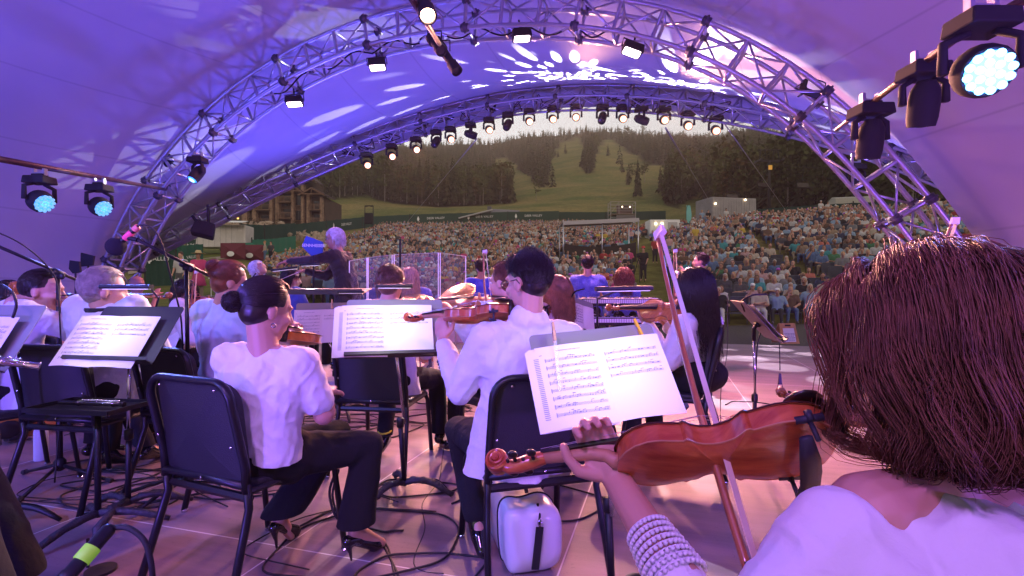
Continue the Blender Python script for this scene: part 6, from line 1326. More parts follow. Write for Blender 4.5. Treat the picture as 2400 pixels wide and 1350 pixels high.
# tray with clarinet
b=V(-2.0,2.42,0); rt=empty('instrument_tray',b,0,'flat black instrument tray on a pole, clarinet lying on it','tray'); m=MB(); z=.585; cx,cy=-2.03,2.46
Mx=Matrix.Translation((cx,cy,z))@RZ(R(-8)); m.box((0,0,0),(.45,.24,.006)); 
for sx,sy,a,bb in((0,-.12,.45,.008),(0,.12,.45,.008),(-.225,0,.008,.24),(.225,0,.008,.24)): m.box((sx,sy,.008),(a,bb,.022))
apply(m,Mx); m.build('tray',BLK,rt,ws=True); m=MB(); m.tube([(cx+.04,cy,z),(cx+.04,cy,.06)],.014,8); m.build('pole',BLK,rt,ws=True,smooth=True)
for k in range(3):
    a=.3+k*2.09; m=MB(); q=V(cx+.04,cy,0); m.tube([q+V(math.cos(a)*t*.3,math.sin(a)*t*.3,.08-.065*t+.02*math.sin(PI*t)) for t in np.linspace(0,1,7)],[.02,.017,.019,.016,.018,.015,.012],8); m.build('leg',GAFF,rt,ws=True,smooth=True)
flute('black clarinet with silver keys lying on the flat tray',(cx-.16,cy+.02,z+.022),(cx+.19,cy-.03,z+.022),.011,EBONY,'clarinet')
# microphones
mic_stand('tall microphone stand with boom at far left',(-2.72,3.08,0),P(136,640,3.08),P(-40,562,2.75),P(207,668,3.25),legs=((1,-.1),(-.9,.3),(.2,-1)),r=.013)
mic_stand('tall microphone stand left of the bun-haired woman',(-1.86,2.95,0),P(437,622,2.9),P(322,562,2.62),P(520,661,3.1),legs=((1,.0),(-.9,-.35),(-.2,-1)),r=.013)
def mic(label,tail,head,foam=.0,tape=None,r=.012):
    a=Vector(tail);b=Vector(head); X=(b-a).normalized(); L=(b-a).length; root=empty('microphone',a,0,label,'microphone'); m=MB(); m.lathe([(r*.6,0),(r,.01),(r,L*.8),(r*1.1,L*.82),(r*1.1,L)],a,X,14); m.build('body',BLK,root,ws=True,smooth=True)
    if foam: m=MB(); m.ell(b,(foam,foam,foam),n=20,m=14); m.build('foam_windscreen',mat('foam',(.02,.015,.03),1.,bump=1,bscale=500),root,ws=True,smooth=True)
    if tape:
        for f0,f1,tm in tape: m=MB(); m.lathe([(r*1.12,L*f0),(r*1.16,L*(f0+.01)),(r*1.16,L*(f1-.01)),(r*1.12,L*f1)],a,X,14); m.build('tape_band',tm,root,ws=True,smooth=True)
PNKT=mat('pink_tape',(.85,.08,.22),.5,emit=(1,.1,.25),estr=.1)
mic('microphone with round foam screen and pink tape above left players',P(325,530,2.62),P(272,578,2.62),.047,[(.02,.2,mat('coral_tape',(.85,.25,.2),.5)),(.3,.62,PNKT)],.014)
m=MB(); m.tube([P(322,562,2.62),P(300,557,2.62)],.012,8); tag(m.build('microphone_clip',BLK),'black microphone clip at the end of the left boom','clip')
cable('cable arching from the pink-taped microphone down its stand',[P(326,528,2.62),P(352,520,2.6),P(378,560,2.6),P(398,640,2.7),P(425,740,2.8),P(432,900,2.85),V(-1.82,2.9,.02),V(-1.5,2.7,.008)],.0042)
cable('cable running down the far-left boom',[P(-30,535,2.7),P(40,562,2.75),P(90,600,2.85),P(135,650,3.0),P(148,900,3.0),V(-2.68,3.0,.02)],.0042)
GT=mat('lime_tape',(.35,.85,.05),.5,emit=(.4,1,.05),estr=.12)
mic('silver microphone with lime tape in the bottom left corner',P(262,1232,1.42),P(140,1372,1.30),0,[(.38,.62,GT)],.019)
m=MB(); m.lathe([(.0,0),(.055,0),(.055,.012),(.01,.02)],G(236,1340),n=24); rt=empty('desk_microphone_base',G(236,1340),0,'small round microphone base in the bottom left corner','microphone base'); m.build('disc',BLKM,rt,ws=True); g=G(206,1330); m=MB(); m.tube([V(g.x,g.y,.0),V(g.x,g.y,.12)],.006,8); m.build('stem',BLKM,rt,ws=True)
cable('thick cable looping over the lime-taped microphone',[P(258,1238,1.42),P(300,1232,1.42),P(342,1265,1.42),P(357,1330,1.42),P(360,1400,1.45),V(-.9,1.5,.01)],.0075)
# --- loose cables on the deck
anchors=[(300,1085,'around the tray pole'),(250,1130,'left of the wrapped stand foot'),(390,1150,'behind the bun-haired woman\'s chair leg'),(560,1130,'beneath the bun-haired woman\'s seat'),(470,1040,'left of the bun-haired woman\'s chair'),(640,1010,'in front of the left players\' feet'),(800,985,'by the foot of the podium'),(760,1005,'between podium and bun-haired woman'),(1060,960,'right of the centre stand'),(1010,980,'near the black shoes at centre'),(980,1150,'around the centre stand base'),(830,1010,'left of the centre chair'),(1085,935,'behind the man with glasses\' knee'),(120,1010,'beside the water bottle'),(60,985,'under the far-left chair'),(930,1235,'crossing the open floor at centre'),(860,1270,'beside the patent shoes'),(1250,1180,'over the white violin case'),(1740,950,'hanging by the right stand'),(300,1160,'across the left seam'),(700,960,'under the podium front'),(960,1340,'at the bottom edge left of the violin case')]
rc=random.Random(12)
for k,(px,py,l) in enumerate(anchors):
    for t in range(2 if k not in(15,17,18,21) else 1):
        c=G(px,py); n=rc.randint(5,10); a=rc.random()*6.28; pts=[]; rr=rc.uniform(.12,.38); q=c.copy()
        for i in range(n): pts.append((c.x+rr*math.cos(a)*(1.+.5*rc.random())+rc.uniform(-.06,.06),c.y+rr*.8*math.sin(a)+rc.uniform(-.06,.06),.006+.004*t)); a+=rc.uniform(.6,1.3); rr*=rc.uniform(.8,1.2); rr=min(rr,.5)
        cable(f'{"thicker" if t==0 else "thinner"} black cable coiled {l}',pts,.0048 if t==0 else .003)
cable('bundle cable trailing from the bun-haired woman\'s knee to the floor',[P(790,1100,2.3),P(768,1150,2.3),P(785,1215,2.25),G(850,1240),G(895,1270),G(935,1350),G(950,1420)],.006); cable('second strand of the cable behind the patent heel',[P(795,1100,2.3),P(775,1160,2.3),P(800,1230,2.25),G(870,1245),G(910,1280),G(925,1350),G(930,1420)],.005)
cable('long thin cable wandering over the open floor',[G(1045,1010),G(1030,1130),G(985,1180),G(1000,1240),G(975,1290),G(960,1340),G(1040,1345)],.0028)
cable('cable hanging from the edge-on stand at right',[P(1783,780,3.4),P(1775,800,3.4),P(1770,900,3.38),P(1768,960,3.3),V(1.5,3.3,.01)],.004)
cable('thin cable falling behind the right chair',[P(1706,690,4.2),P(1705,830,4.2),P(1690,900,4),P(1688,960,3.9),G(1690,1000)],.003)
rt=empty('cable_plug',P(1829,800,3.2),0,'black strap with forked clip hanging at right','strap'); m=MB(); m.tube([P(1827,806,3.2),P(1828,868,3.2)],.003,6); m.box(P(1828,888,3.2),(.022,.012,.07),taper=.5); m.tube([P(1824,898,3.2),P(1820,925,3.2)],.0016,5); m.tube([P(1833,898,3.2),P(1836,925,3.2)],.0016,5); m.build('strap',BLK,rt,ws=True)
# --- water bottle
b=G(96,1078); rt=empty('water_bottle',b,0,'white insulated water bottle with dark cap on the floor at left','bottle'); m=MB(); m.lathe([(.036,0),(.039,.006),(.039,.185),(.036,.205),(.024,.218)],n=20); m.build('body',mat('bottle_paint',(.62,.68,.75),.4),rt,smooth=True)
m=MB(); m.lathe([(.025,.217),(.027,.22),(.027,.242),(.02,.25),(0,.25)],n=16); m.tube([(-.02,0,.25),(-.012,0,.268),(.012,0,.268),(.02,0,.25)],.005,6); m.build('cap',BLKM,rt,smooth=True)
# --- white violin case
def vcase():
    b=V(.075,2.16,0); rt=empty('violin_case',b,R(14),'white hard violin case with black straps under the chair','violin case',scale=.9)
    W_=mat('case_shell',(.70,.70,.72),.28,coat=.4); ol=[(-.125,.02),(-.12,.0),(.07,0),(.115,.02),(.135,.07),(.135,.20),(.125,.26),(.09,.295),(.04,.305),(-.01,.29),(-.05,.285),(-.09,.30),(-.125,.29),(-.14,.24),(-.135,.10)]
    o=np.array(ol); n=len(o); cx,cz=0,.15; v=[];rings=[(.62,-.012),(.86,.0),(.97,.02),(1.0,.05),(1.0,.14),(1.02,.145),(1.02,.16),(1.,.165),(1,.50),(.95,.56),(.7,.59)]
    oo=np.r_[o,o[:1]]; d=np.r_[0,np.cumsum(np.hypot(*np.diff(oo,axis=0).T))]; t=np.linspace(0,d[-1],61)[:-1]; o=np.stack([np.interp(t,d,oo[:,0]),np.interp(t,d,oo[:,1])],1)
    for _ in range(2): o=(np.roll(o,1,0)+2*o+np.roll(o,-1,0))/4
    n=60
    for s,y in rings: v.append(np.c_[cx+(o[:,0]-cx)*s,np.full(n,y-.1),cz+(o[:,1]-cz)*s])
    k=len(v); f=[(i*n+j,i*n+(j+1)%n,(i+1)*n+(j+1)%n,(i+1)*n+j) for i in range(k-1) for j in range(n)]+[tuple(range(n))[::-1],tuple((k-1)*n+j for j in range(n))]
    m=MB(); m.add(np.concatenate(v),f); m.build('shell',W_,rt,smooth=True,auto=60)
    m=MB(); m.tube([(cx+(p[0]-cx)*1.03,.052,cz+(p[1]-cz)*1.03) for p in o]+[(cx+(o[0][0]-cx)*1.03,.052,cz+(o[0][1]-cz)*1.03)],.005,6); m.build('seam',BLKM,rt,smooth=True)
    m=MB(); m.tube([(-.06,.15,.30),(-.055,.15,.335),(-.02,.12,.35),(.0,.08,.335),(.005,.07,.30)],.010,8,flat=.6); m.build('handle',mat('leather',(.02,.018,.018),.4),rt,smooth=True)
    m=MB(); m.box((.0,-.125,.13),(.034,.006,.19),rot=(R(2),R(6),0)); m.tube([(.01,-.12,.23),(.018,-.10,.27),(.02,-.06,.30)],.006,6); m.build('strap',BLKM,rt); m=MB(); m.tube([(.01,-.13,.225),(.02,-.128,.245),(.012,-.126,.262),(.0,-.128,.245),(.01,-.13,.225)],.0035,6); m.build('buckle',CHR,rt,smooth=True)
vcase()
# --- clear drum screen, drums, keyboards
def plexi():
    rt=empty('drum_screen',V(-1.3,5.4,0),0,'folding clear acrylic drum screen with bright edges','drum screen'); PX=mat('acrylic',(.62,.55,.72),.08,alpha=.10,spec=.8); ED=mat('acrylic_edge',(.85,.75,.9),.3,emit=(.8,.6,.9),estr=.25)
    pts=[(818,612,5.9),(861,604,5.5),(921,597,5.3),(1030,592,5.35),(1093,601,5.75)]
    g=[(P(px,py,y),V((px-1200)/1200*y,y,.02)) for px,py,y in pts]
    for i in range(4):
        a,b=g[i],g[i+1]; m=MB(); e=(b[0]-a[0]).normalized()*.012; m.quad(a[1]+e,b[1]-e,b[0]-e,a[0]+e); p=m.build('panel',PX,rt,ws=True); p.modifiers.new('s','SOLIDIFY').thickness=.005
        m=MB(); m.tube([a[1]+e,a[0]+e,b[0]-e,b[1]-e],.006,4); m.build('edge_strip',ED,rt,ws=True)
plexi()
def cymbal(px,py,y,nrm,r,label):
    c=P(px,py,y); rt=empty('cymbal',(c.x,c.y,0),0,label,'cymbal'); m=MB(); m.lathe([(.01,.02),(.035,.018),(.05,.004),(r*.9,-.012),(r,-.016),(r,-.018),(.05,.0)],c,nrm,28); m.build('plate',mat('bronze',(.62,.40,.16),.25,.9),rt,ws=True,smooth=True); m=MB(); m.tube([c,(c.x,c.y,.4),(c.x,c.y,0)],.011,6); m.build('stand',CHR,rt,ws=True)
cymbal(1068,690,5.6,(-.35,-.5,.8),.23,'tilted bronze cymbal right of the drum screen'); cymbal(985,700,6.0,(.2,-.3,.9),.2,'smaller bronze cymbal behind the drum screen')
for (px,py,y,r,h,l) in[(1060,770,5.9,.2,.3,'floor drum'),(980,775,6.1,.16,.2,'small drum')]:
    c=P(px,py,y); rt=empty('drum',(c.x,c.y,0),0,f'{l} with pale shell beyond the clear screen','drum'); m=MB(); m.lathe([(0,0),(r,0),(r,h),(r*.98,h+.01),(0,h+.008)],c-V(0,0,h/2),(0,0,1),24); m.build('shell',mat('pearl_shell',(.6,.45,.5),.3),rt,ws=True,smooth=True,auto=40); m=MB()
    for z in(0,h): m.lathe([(r,-.01),(r+.012,-.01),(r+.012,.015),(r,.015)],c-V(0,0,h/2-z),(0,0,1),24)
    for k in range(3): a=k*2.1; m.tube([c+V(r*math.cos(a),r*math.sin(a),-.05),V(c.x+r*1.2*math.cos(a),c.y+r*1.2*math.sin(a),0)],.009,6)
    m.build('hoop',CHR,rt,ws=True)
def keyboard(px,py,y,w_,label):
    c=P(px,py,y); rt=empty('keyboard',(c.x,c.y,0),0,label,'keyboard'); m=MB(); m.box(c,(w_,.3,.09)); bevel(m.build('case',BLKM,rt,ws=True),.01); m=MB(); m.box(c+V(0,-.02,.047),(w_*.94,.2,.006),rot=(0,0,0)); m.box(c+V(0,-.152,.012),(w_*.94,.006,.045)); m.build('white_keys',WHITE,rt,ws=True)
    m=MB()
    for k in range(30): m.box(c+V(-w_*.45+k*w_*.031,.0,.056),(w_*.012,.13,.012)) if k%7 not in(2,6) else None
    for k in range(36): m.box(c+V(-w_*.46+k*w_*.0263,-.156,.012),(.003,.004,.044))
    m.build('black_keys',BLKM,rt,ws=True); m=MB()
    for s in(-1,1): m.tube([c+V(s*w_*.35,-.1,-.05),V(c.x-s*w_*.35,c.y-.1,.02)],.016,6)
    m.build('stand',BLK,rt,ws=True)
keyboard(1450,708,6.2,.95,'upper keyboard with pale keys in front of the curly-haired woman'); keyboard(1470,752,6.15,1.1,'lower keyboard beneath the first'); keyboard(1340,745,6.3,.6,'small keyboard left of the sequined man')
def paddle(pix,y,label,words,m_=None):
    c=P(sum(p[0] for p in pix)/len(pix),sum(p[1] for p in pix)/len(pix),y); rt=empty('antenna_paddle',(c.x,c.y,0),0,label,'antenna'); pts=[P(a,b,y) for a,b in pix]; n=len(pts)
    m=MB(); m.add([tuple(p+V(0,-.012,0)) for p in pts]+[tuple(p+V(0,.012,0)) for p in pts],[tuple(range(n)),tuple(range(n,2*n))[::-1]]+[(i,(i+1)%n,n+(i+1)%n,n+i) for i in range(n)]); m.build('paddle',m_ or mat('paddle_blue',(.01,.05,.32),.5),rt,ws=True)
    if words: m=MB(); put_text(m,words,.045,P(736,576,y)+V(0,-.018,0),(1,0,-.03),(0,0,1),bold=True); m.build('lettering',WHITE,rt,ws=True)
    m=MB(); b=min(pts,key=lambda p:p.z); m.tube([V(c.x,y+.01,b.z+.02),V(c.x,y+.01,0)],.01,6); m.build('pole',BLK,rt,ws=True)
paddle([(708,577),(719,553),(757,567),(757,592),(730,600)],5.6,'blue kite-shaped antenna paddle with white lettering by conductor','SENNHEISER')
paddle([(165,610),(187,613),(190,638),(172,641),(163,630)],5.9,'black antenna paddle nearer the left edge',None,BLKM); paddle([(191,592),(222,600),(218,622),(190,625)],6.1,'black antenna paddle beside the arch foot',None,BLKM)
b=P(938,700,5.1); rt=empty('thin_microphone_stand',(b.x,b.y,0),0,'thin black upright stand before the drum screen','stand'); m=MB(); m.tube([(b.x,b.y,0),P(938,560,5.1)],.011,6); m.build('pole',BLK,rt,ws=True)
# A-frame sign
b=G(1853,806); rt=empty('sandwich_board',b,R(4),'wooden A-frame sign with white notice at the stage edge','sign'); m=MB()
m.add([(-.20,-.0,0),(.20,-.0,0),(.17,.12,.42),(-.17,.12,.42),(-.20,.03,0),(.20,.03,0),(.17,.145,.42),(-.17,.145,.42)],[(0,1,2,3),(7,6,5,4),(0,4,5,1),(2,6,7,3),(1,5,6,2),(0,3,7,4)]); m.add([(-.20,.36,0),(.20,.36,0),(.17,.16,.42),(-.17,.16,.42)],[(3,2,1,0)]); m.build('board',mat('pine_board',(.50,.27,.10),.6,var=.15,vscale=8),rt)
m=MB(); m.add([(-.13,-.003+.12*.1,.04),(.13,-.003+.12*.1,.04),(.12,.083,.32),(-.12,.083,.32)],[(0,1,2,3)]); nt_=m.build('notice',PAPER,rt); m=MB(); rr_=random.Random(3)
for k in range(9):
    x=-.10
    while x<.09: w_=rr_.uniform(.015,.04); z=.29-.028*k; y=z*.2857-.0015-.0045; m.add([(x,y,z),(x+w_,y,z),(x+w_,y+.003,z+.013),(x,y+.003,z+.013)],[(0,1,2,3)]); x+=w_+.009
m.build('print',INK,nt_); m=MB(); m.box((0,.100,.375),(.12,.008,.03)); m.build('grip_slot',BLKM,rt)
# ---------------------------------------------------------------- lamps of the show
def at_px(c,px):
    q=1200+1200*c[:,0]/c[:,1]; i=int(np.argmin(abs(q-px))); return i
def moving_head(label,top,aim,s=1.,lit=None,col=(1,.7,.5),estr=25,wash=False,cat='moving head light',group='moving head lights'):
    top=Vector(top); rt=empty('moving_head',top,0,label,cat,group); a=unit(aim); up=V(0,0,1); sd=a.cross(up).normalized()
    m=MB(); m.box(top-V(0,0,.06*s),(.30*s,.24*s,.10*s),taper=.92); m.box(top-V(0,0,.0),(.16*s,.10*s,.05*s)); bevel(m.build('base',BLKM,rt,ws=True),.012*s)
    m=MB(); 
    m.box(top+V(0,0,.035*s),(.16*s,.04*s,.02*s))
    for k in(-.07,.07): m.box(top+V(k*s,0,.05*s),(.03*s,.05*s,.09*s))
    m.build('clamp',ALU,rt,ws=True)
    c=top-V(0,0,(.31 if not wash else .34)*s); hr=(.105 if not wash else .15)*s; m=MB()
    for k in(-1,1): p=top-V(0,0,.11*s); m.tube([p+sd*k*.06*s,p+sd*k*(hr+.035*s)-V(0,0,.05*s),c+sd*k*(hr+.035*s)],[.03*s,.032*s,.036*s],6,flat=.8)
    m.build('yoke',BLKM,rt,ws=True,smooth=True)
    L=.17*s if not wash else .09*s; m=MB(); m.lathe([(0,-L*1.05),(hr*.55,-L),(hr*.92,-L*.6),(hr,-L*.1),(hr*.98,L*.6),(hr*.88,L),(hr*.80,L*1.0),(hr*.78,L*.93),(0,L*.93)],c,a,18); m.build('head',BLKM,rt,ws=True,smooth=True,auto=40)
    m=MB(); m.lathe([(hr*.76,0),(hr*.6,.012*s),(0,.02*s)],c+a*L*.94,a,18)
    if lit and not wash: m=MB(); m.lathe([(hr*.5,.022*s),(0,.025*s)],c+a*L*.94,a,18); m.build('hot_core',mat('lens_white_hot' if col[0]>.5 else 'lens_blue_hot',(1,.85,.75) if col[0]>.5 else (.3,.7,1),.4,emit=(1,.82,.68) if col[0]>.5 else (.3,.65,1),estr=estr),rt,ws=True,smooth=True); m=MB(); m.lathe([(hr*.80,0),(hr*.6,.012*s),(0,.02*s)],c+a*L*.94,a,18); estr=1.6; col=(1,.42,.22) if col[0]>.5 else (.05,.3,1)  # bright core over an orange ring puts lamp glare into the lens colours
    nm='lens_'+('off' if not lit else '%d_%d'%(int(col[0]*99+col[2]*9),int(estr))); mm=mat('lens_glass',(.03,.03,.04),.08) if not lit else mat(nm,col,.4,emit=col,estr=estr)
    m.build('lens',mm,rt,ws=True,smooth=True)
    if wash and lit:
        lamp('lens_glow','POINT',c+a*L*1.5,c,2.2*estr*s,(.02,.10,1),.03)
        m=MB(); q=a.orthogonal().normalized(); q2=a.cross(q); 
        for rr,n in((0,1),(.35,6),(.68,12)):
            for k in range(n): t=2*PI*k/n; m.ell(c+a*(L*.94+.018*s)+(q*math.cos(t)+q2*math.sin(t))*rr*hr,(.024*s,)*3,n=8,m=6)
        m.build('led_cell',mat('led_cell_%d'%int(estr),(.02,.05,.1),.4,emit=(.20,.50,1),estr=.9 if estr<3 else 4.5),rt,ws=True,smooth=True)
    return c+a*(L+.05*s),a
heads=[(860,358,1),(918,338,1),(975,322,3),(1022,305,0),(1056,298,1),(1103,288,0),(1146,276,3),(1190,264,0),(1240,256,1),(1295,250,1),(1350,246,9),(1412,246,0),(1459,247,1),(1503,250,0),(1556,250,9),(1612,262,1),(1677,272,1)]
nth=['leftmost lit','second','brightly glowing third','dark fourth','lit fifth','dark sideways sixth','glowing seventh','dark eighth','ninth, lit,','tenth, lit,','dazzling eleventh','dark twelfth','lit thirteenth','dark fourteenth','dazzling fifteenth','lit sixteenth','rightmost lit']
for k,(px,py,st) in enumerate(heads):
    i=at_px(cB,px); p=Vector(cB[i]); y=p.y; t=P(px,py,y); aim=V(.10-.34*(k-8)/8,-1,-.46) if st else V(.9 if k in(5,13) else -.3,.2 if k in (5,13) else -.7,-.25 if k in(5,13) else -.9)
    if st==9: aim=V(-.11,-1,-.37)
    q,a=moving_head(f'{nth[k]} moving head hanging under the outer truss',t,aim,1.0,st>0,(1,.50,.36) if st==1 else (1,.62,.42),{1:14,3:30,9:60}.get(st,0))
    if st in(3,9) or k in(8,15,1): lamp('beam_light','SPOT',q,q+a*5,{1:1300,3:2100,9:3000}[st],(1,.44,.26) if st!=1 else (1,.30,.38),.07,46,.8)
# flood panels under the inner truss
for px,py,l,st in[(690,238,'left','lit'),(884,152,'second','lit'),(1222,84,'third','dim'),(1482,116,'fourth','lit'),(1905,205,'right','off')]:
    i=at_px(cA,px); y=float(cA[i][1]); c=P(px,py,y); rt=empty('flood_panel',c,0,f'rectangular flood panel under the inner truss, {l} one of the row','flood light','flood panels under the inner truss')
    aim=unit((-.15,-.25,-1)) if st!='off' else unit((-.4,-.9,.2)); Mx=pose(c,V(1,.12,-.3 if px>1400 else .12),-aim); m=MB(); m.prism(rrect(.26,.17,.03,4),-.05,.06,M=Mx); m.build('housing',BLKM,rt,ws=True)
    m=MB(); m.prism(rrect(.22,.13,.02,4),-.056,-.051,M=Mx); m.build('diffuser',mat('flood_'+st,(1,.8,.85),.4,emit=(1,.72,.78),estr={'lit':16,'dim':6,'off':.35}[st]),rt,ws=True)
    m=MB(); m.tube([ptf(Mx,(-.15,0,0)),ptf(Mx,(-.15,0,.13)),ptf(Mx,(.15,0,.13)),ptf(Mx,(.15,0,0))],.009,6); m.tube([ptf(Mx,(0,0,.13)),ptf(Mx,(0,0,.26))],.014,6); m.build('bracket',BLK,rt,ws=True)
    if st=='lit': lamp('flood_light','AREA',Mx@V(0,0,-.08),Mx@V(0,0,-1),70,(1,.34,.42),.2)
# profile spots by the top of the inner truss
def profile(label,a,b,lit=False):
    a=Vector(a);b=Vector(b); X=(b-a).normalized(); L=(b-a).length; rt=empty('profile_spot',a,0,label,'spotlight'); m=MB(); m.lathe([(0,0),(.075,.0),(.08,L*.3),(.06,L*.34),(.055,L*.7),(.075,L*.74),(.078,L),(.065,L),(.06,L*.9),(0,L*.9)],a,X,16); m.build('barrel',BLKM,rt,ws=True,smooth=True,auto=40)
    m=MB(); m.tube([a.lerp(b,.35)+V(.09,0,0),a.lerp(b,.35)+V(.09,0,.15),a.lerp(b,.35)+V(-.09,0,.15),a.lerp(b,.35)+V(-.09,0,0)],.01,6); m.build('bracket',BLK,rt,ws=True)
    m=MB(); m.lathe([(.06,0),(0,.01)],a+X*L*.96,X,16); m.build('lens',mat('lens_hot',(1,.6,.4),.4,emit=(1,.55,.35),estr=40) if lit else mat('lens_glass',(.03,.03,.04),.08),rt,ws=True)
profile('lit profile spotlight at the top edge of the picture',P(985,-25,4.6),P(1003,38,4.3),True)
for k,(a,b) in enumerate([((1010,88,6.9),(1035,120,6.7)),((1022,95,7.1),(1072,168,6.9))]): profile(f'dark profile spotlight hanging from the inner truss, {"upper short" if k==0 else "lower long"} one',P(*a),P(*b))
m=MB(); m.tube([P(930,-60,3.5),P(1040,120,7.3)],.028,8); tag(m.build('light_bar',mat('rust_pipe',(.09,.045,.035),.5,.4),smooth=True),'steel pipe running from overhead to the inner truss top','light bar')
PIPE=mat('rust_pipe',(.09,.045,.035),.5,.4)
m=MB(); m.tube([P(-60,362,3.8),P(150,401,4.9),P(388,444,9.0)],.026,8); tag(m.build('light_bar',PIPE,smooth=True),'steel pipe at left carrying two blue wash lights','light bar')
m=MB(); m.tube([P(2480,-45,2.7),P(2240,90,3.4),P(1962,303,6.2)],.028,8); tag(m.build('light_bar',PIPE,smooth=True),'steel pipe at upper right carrying three moving lights','light bar')
q,a=moving_head('left blue wash light on the left bar',P(93,412,4.3),(1,-.22,-.5),.62,True,(.03,.22,1),1.6,True)
q,a=moving_head('right blue wash light on the left bar',P(233,432,5.4),(1,-.30,-.5),.68,True,(.03,.22,1),1.6,True)
lamp('blue_beam','SPOT',V(-3.1,4.0,1.95),(-1.2,2.2,.6),160,(.12,.2,1),.12,80,.6)
q,a=moving_head('big glowing blue wash light at upper right',P(2300,30,2.75),(-.30,-.85,-.42),.92,True,(.05,.3,1),9,True); lamp('blue_beam','SPOT',q+a*.1,q+a*3,190,(.16,.24,1),.12,75,.6)
moving_head('dark wash light hanging in the middle of the right bar',P(2165,150,3.9),(.1,.3,-1),.98,None); moving_head('dark wash light hanging lowest on the right bar',P(2040,245,5.0),(.0,.2,-1),1.1,None)
moving_head('small blue-lit moving head on the left limb of the inner truss',P(463,368,8.6),(-.3,-.6,-.9),.9,True,(.1,.4,1),3,False,group='single lights on the inner truss'); moving_head('dark moving head behind the right limb of the inner truss',P(2005,385,8.5),(-.3,-.6,-.9),.9,None,group='single lights on the inner truss')
# hanging loudspeaker under the outer truss at left, small flood on limb
c=P(478,538,10.6); rt=empty('hanging_loudspeaker',c,0,'black loudspeaker hanging under the outer truss at left','loudspeaker'); m=MB(); m.box(c,(.42,.36,.30),rot=(R(-10),R(14),R(25)),taper=.85); bevel(m.build('cabinet',BLKM,rt,ws=True),.03); m=MB(); m.tube([c+V(-.1,0,.1),P(450,505,10.6)],.03,6); m.tube([c+V(.1,0,.1),P(487,480,10.6)],.03,6); m.build('bracket',BLK,rt,ws=True)
c=P(394,376,9.2); rt=empty('small_flood',c,0,'small dark flood on the left limb of the inner truss','flood light'); m=MB(); m.box(c,(.2,.05,.15),rot=(0,R(-40),0)); m.tube([c,c+V(.1,.05,-.08)],.012,6); m.build('housing',BLKM,rt,ws=True)
# cable clusters on the outer truss
for k in range(16):
    px=800+k*60; i=at_px(cB,px); p=Vector(cB[i]); r_=random.Random(k); pts=[tuple(p+V(r_.uniform(-.3,.3),r_.uniform(-.2,.2),r_.uniform(-.25,.15))) for _ in range(9)]
    cable(f'tangled cable on the outer truss near the {nth[min(k,16)].strip(",")} moving head',pts,.011,m=BLKM,group='cables tangled on the outer truss')
for k in range(7):
    px=640+k*120; i=at_px(cA,px); j=at_px(cA,px+110); p=Vector(cA[i]);q=Vector(cA[j]); pts=[tuple(p.lerp(q,t)+V(0,-.05,-.2-.07*math.sin(PI*t*2+k))) for t in np.linspace(0,1,8)]
    cable(f'cable sagging along the inner truss, stretch {["leftmost","by left flood","by second flood","past the profile spots","by third flood","near the top right","by fourth flood"][k]}',pts,.012,m=BLKM,group='cables on the inner truss')
# projector throwing dots on the canopy
pg=P(1338,262,12.2)
gobo(pg+V(0,-.4,-.15),UV(-2.5,8.5,5.6),2300,7.5,.31,174,3.3)
gobo(P(1570,272,11.5)+V(0,-.4,-.1),UV(.5,7.5,4.6),2600,5.5,.33,172,1.7)
# ---------------------------------------------------------------- audience
PAL=[('white shirt',(.62,.60,.58)),('white shirt',(.55,.53,.52)),('cream top',(.50,.42,.34)),('pale pink top',(.55,.33,.33)),('light blue shirt',(.26,.38,.52)),('navy jacket',(.03,.04,.09)),('black top',(.018,.018,.02)),('grey sweater',(.20,.20,.21)),('dark grey jacket',(.07,.07,.08)),('red top',(.40,.04,.04)),('coral top',(.55,.16,.12)),('teal shirt',(.05,.30,.32)),('yellow shirt',(.60,.42,.06)),('denim shirt',(.10,.17,.32)),('brown jacket',(.14,.08,.05)),('hot pink top',(.55,.06,.22)),('tan shirt',(.32,.23,.15)),('green top',(.06,.20,.09))]
PALM=[mat('crowd_'+n.replace(' ','_')+str(i),tuple(q*.78 for q in c),.85) for i,(n,c) in enumerate(PAL)]
HCOL=[('dark hair',(.02,.014,.01)),('brown hair',(.07,.035,.02)),('grey hair',(.38,.35,.32)),('blond hair',(.36,.22,.10)),('bald head',(.42,.24,.17)),('auburn hair',(.15,.05,.02))]; HM_=[mat('crowd_hair%d'%i,c,.7) for i,(n,c) in enumerate(HCOL)]
HATS=[('white cap',(.7,.7,.7)),('purple cap',(.35,.06,.45)),('dark cap',(.03,.03,.05)),('straw hat',(.55,.42,.22))]; HTM=[mat('crowd_hat%d'%i,c,.8) for i,(n,c) in enumerate(HATS)]
BOT=[('jeans',(.08,.13,.24)),('black trousers',(.02,.02,.025)),('khaki trousers',(.30,.23,.15)),('grey trousers',(.10,.10,.11)),('white trousers',(.5,.48,.45))]; BTM=[mat('crowd_leg%d'%i,c,.9) for i,(n,c) in enumerate(BOT)]
SK=[mat('crowd_skin%d'%i,c,.6) for i,c in enumerate([(.42,.22,.15),(.34,.17,.11),(.20,.10,.06)])]; SHO=mat('crowd_shoe',(.10,.09,.09),.6); DARKF=mat('crowd_features',(.05,.02,.015),.6)
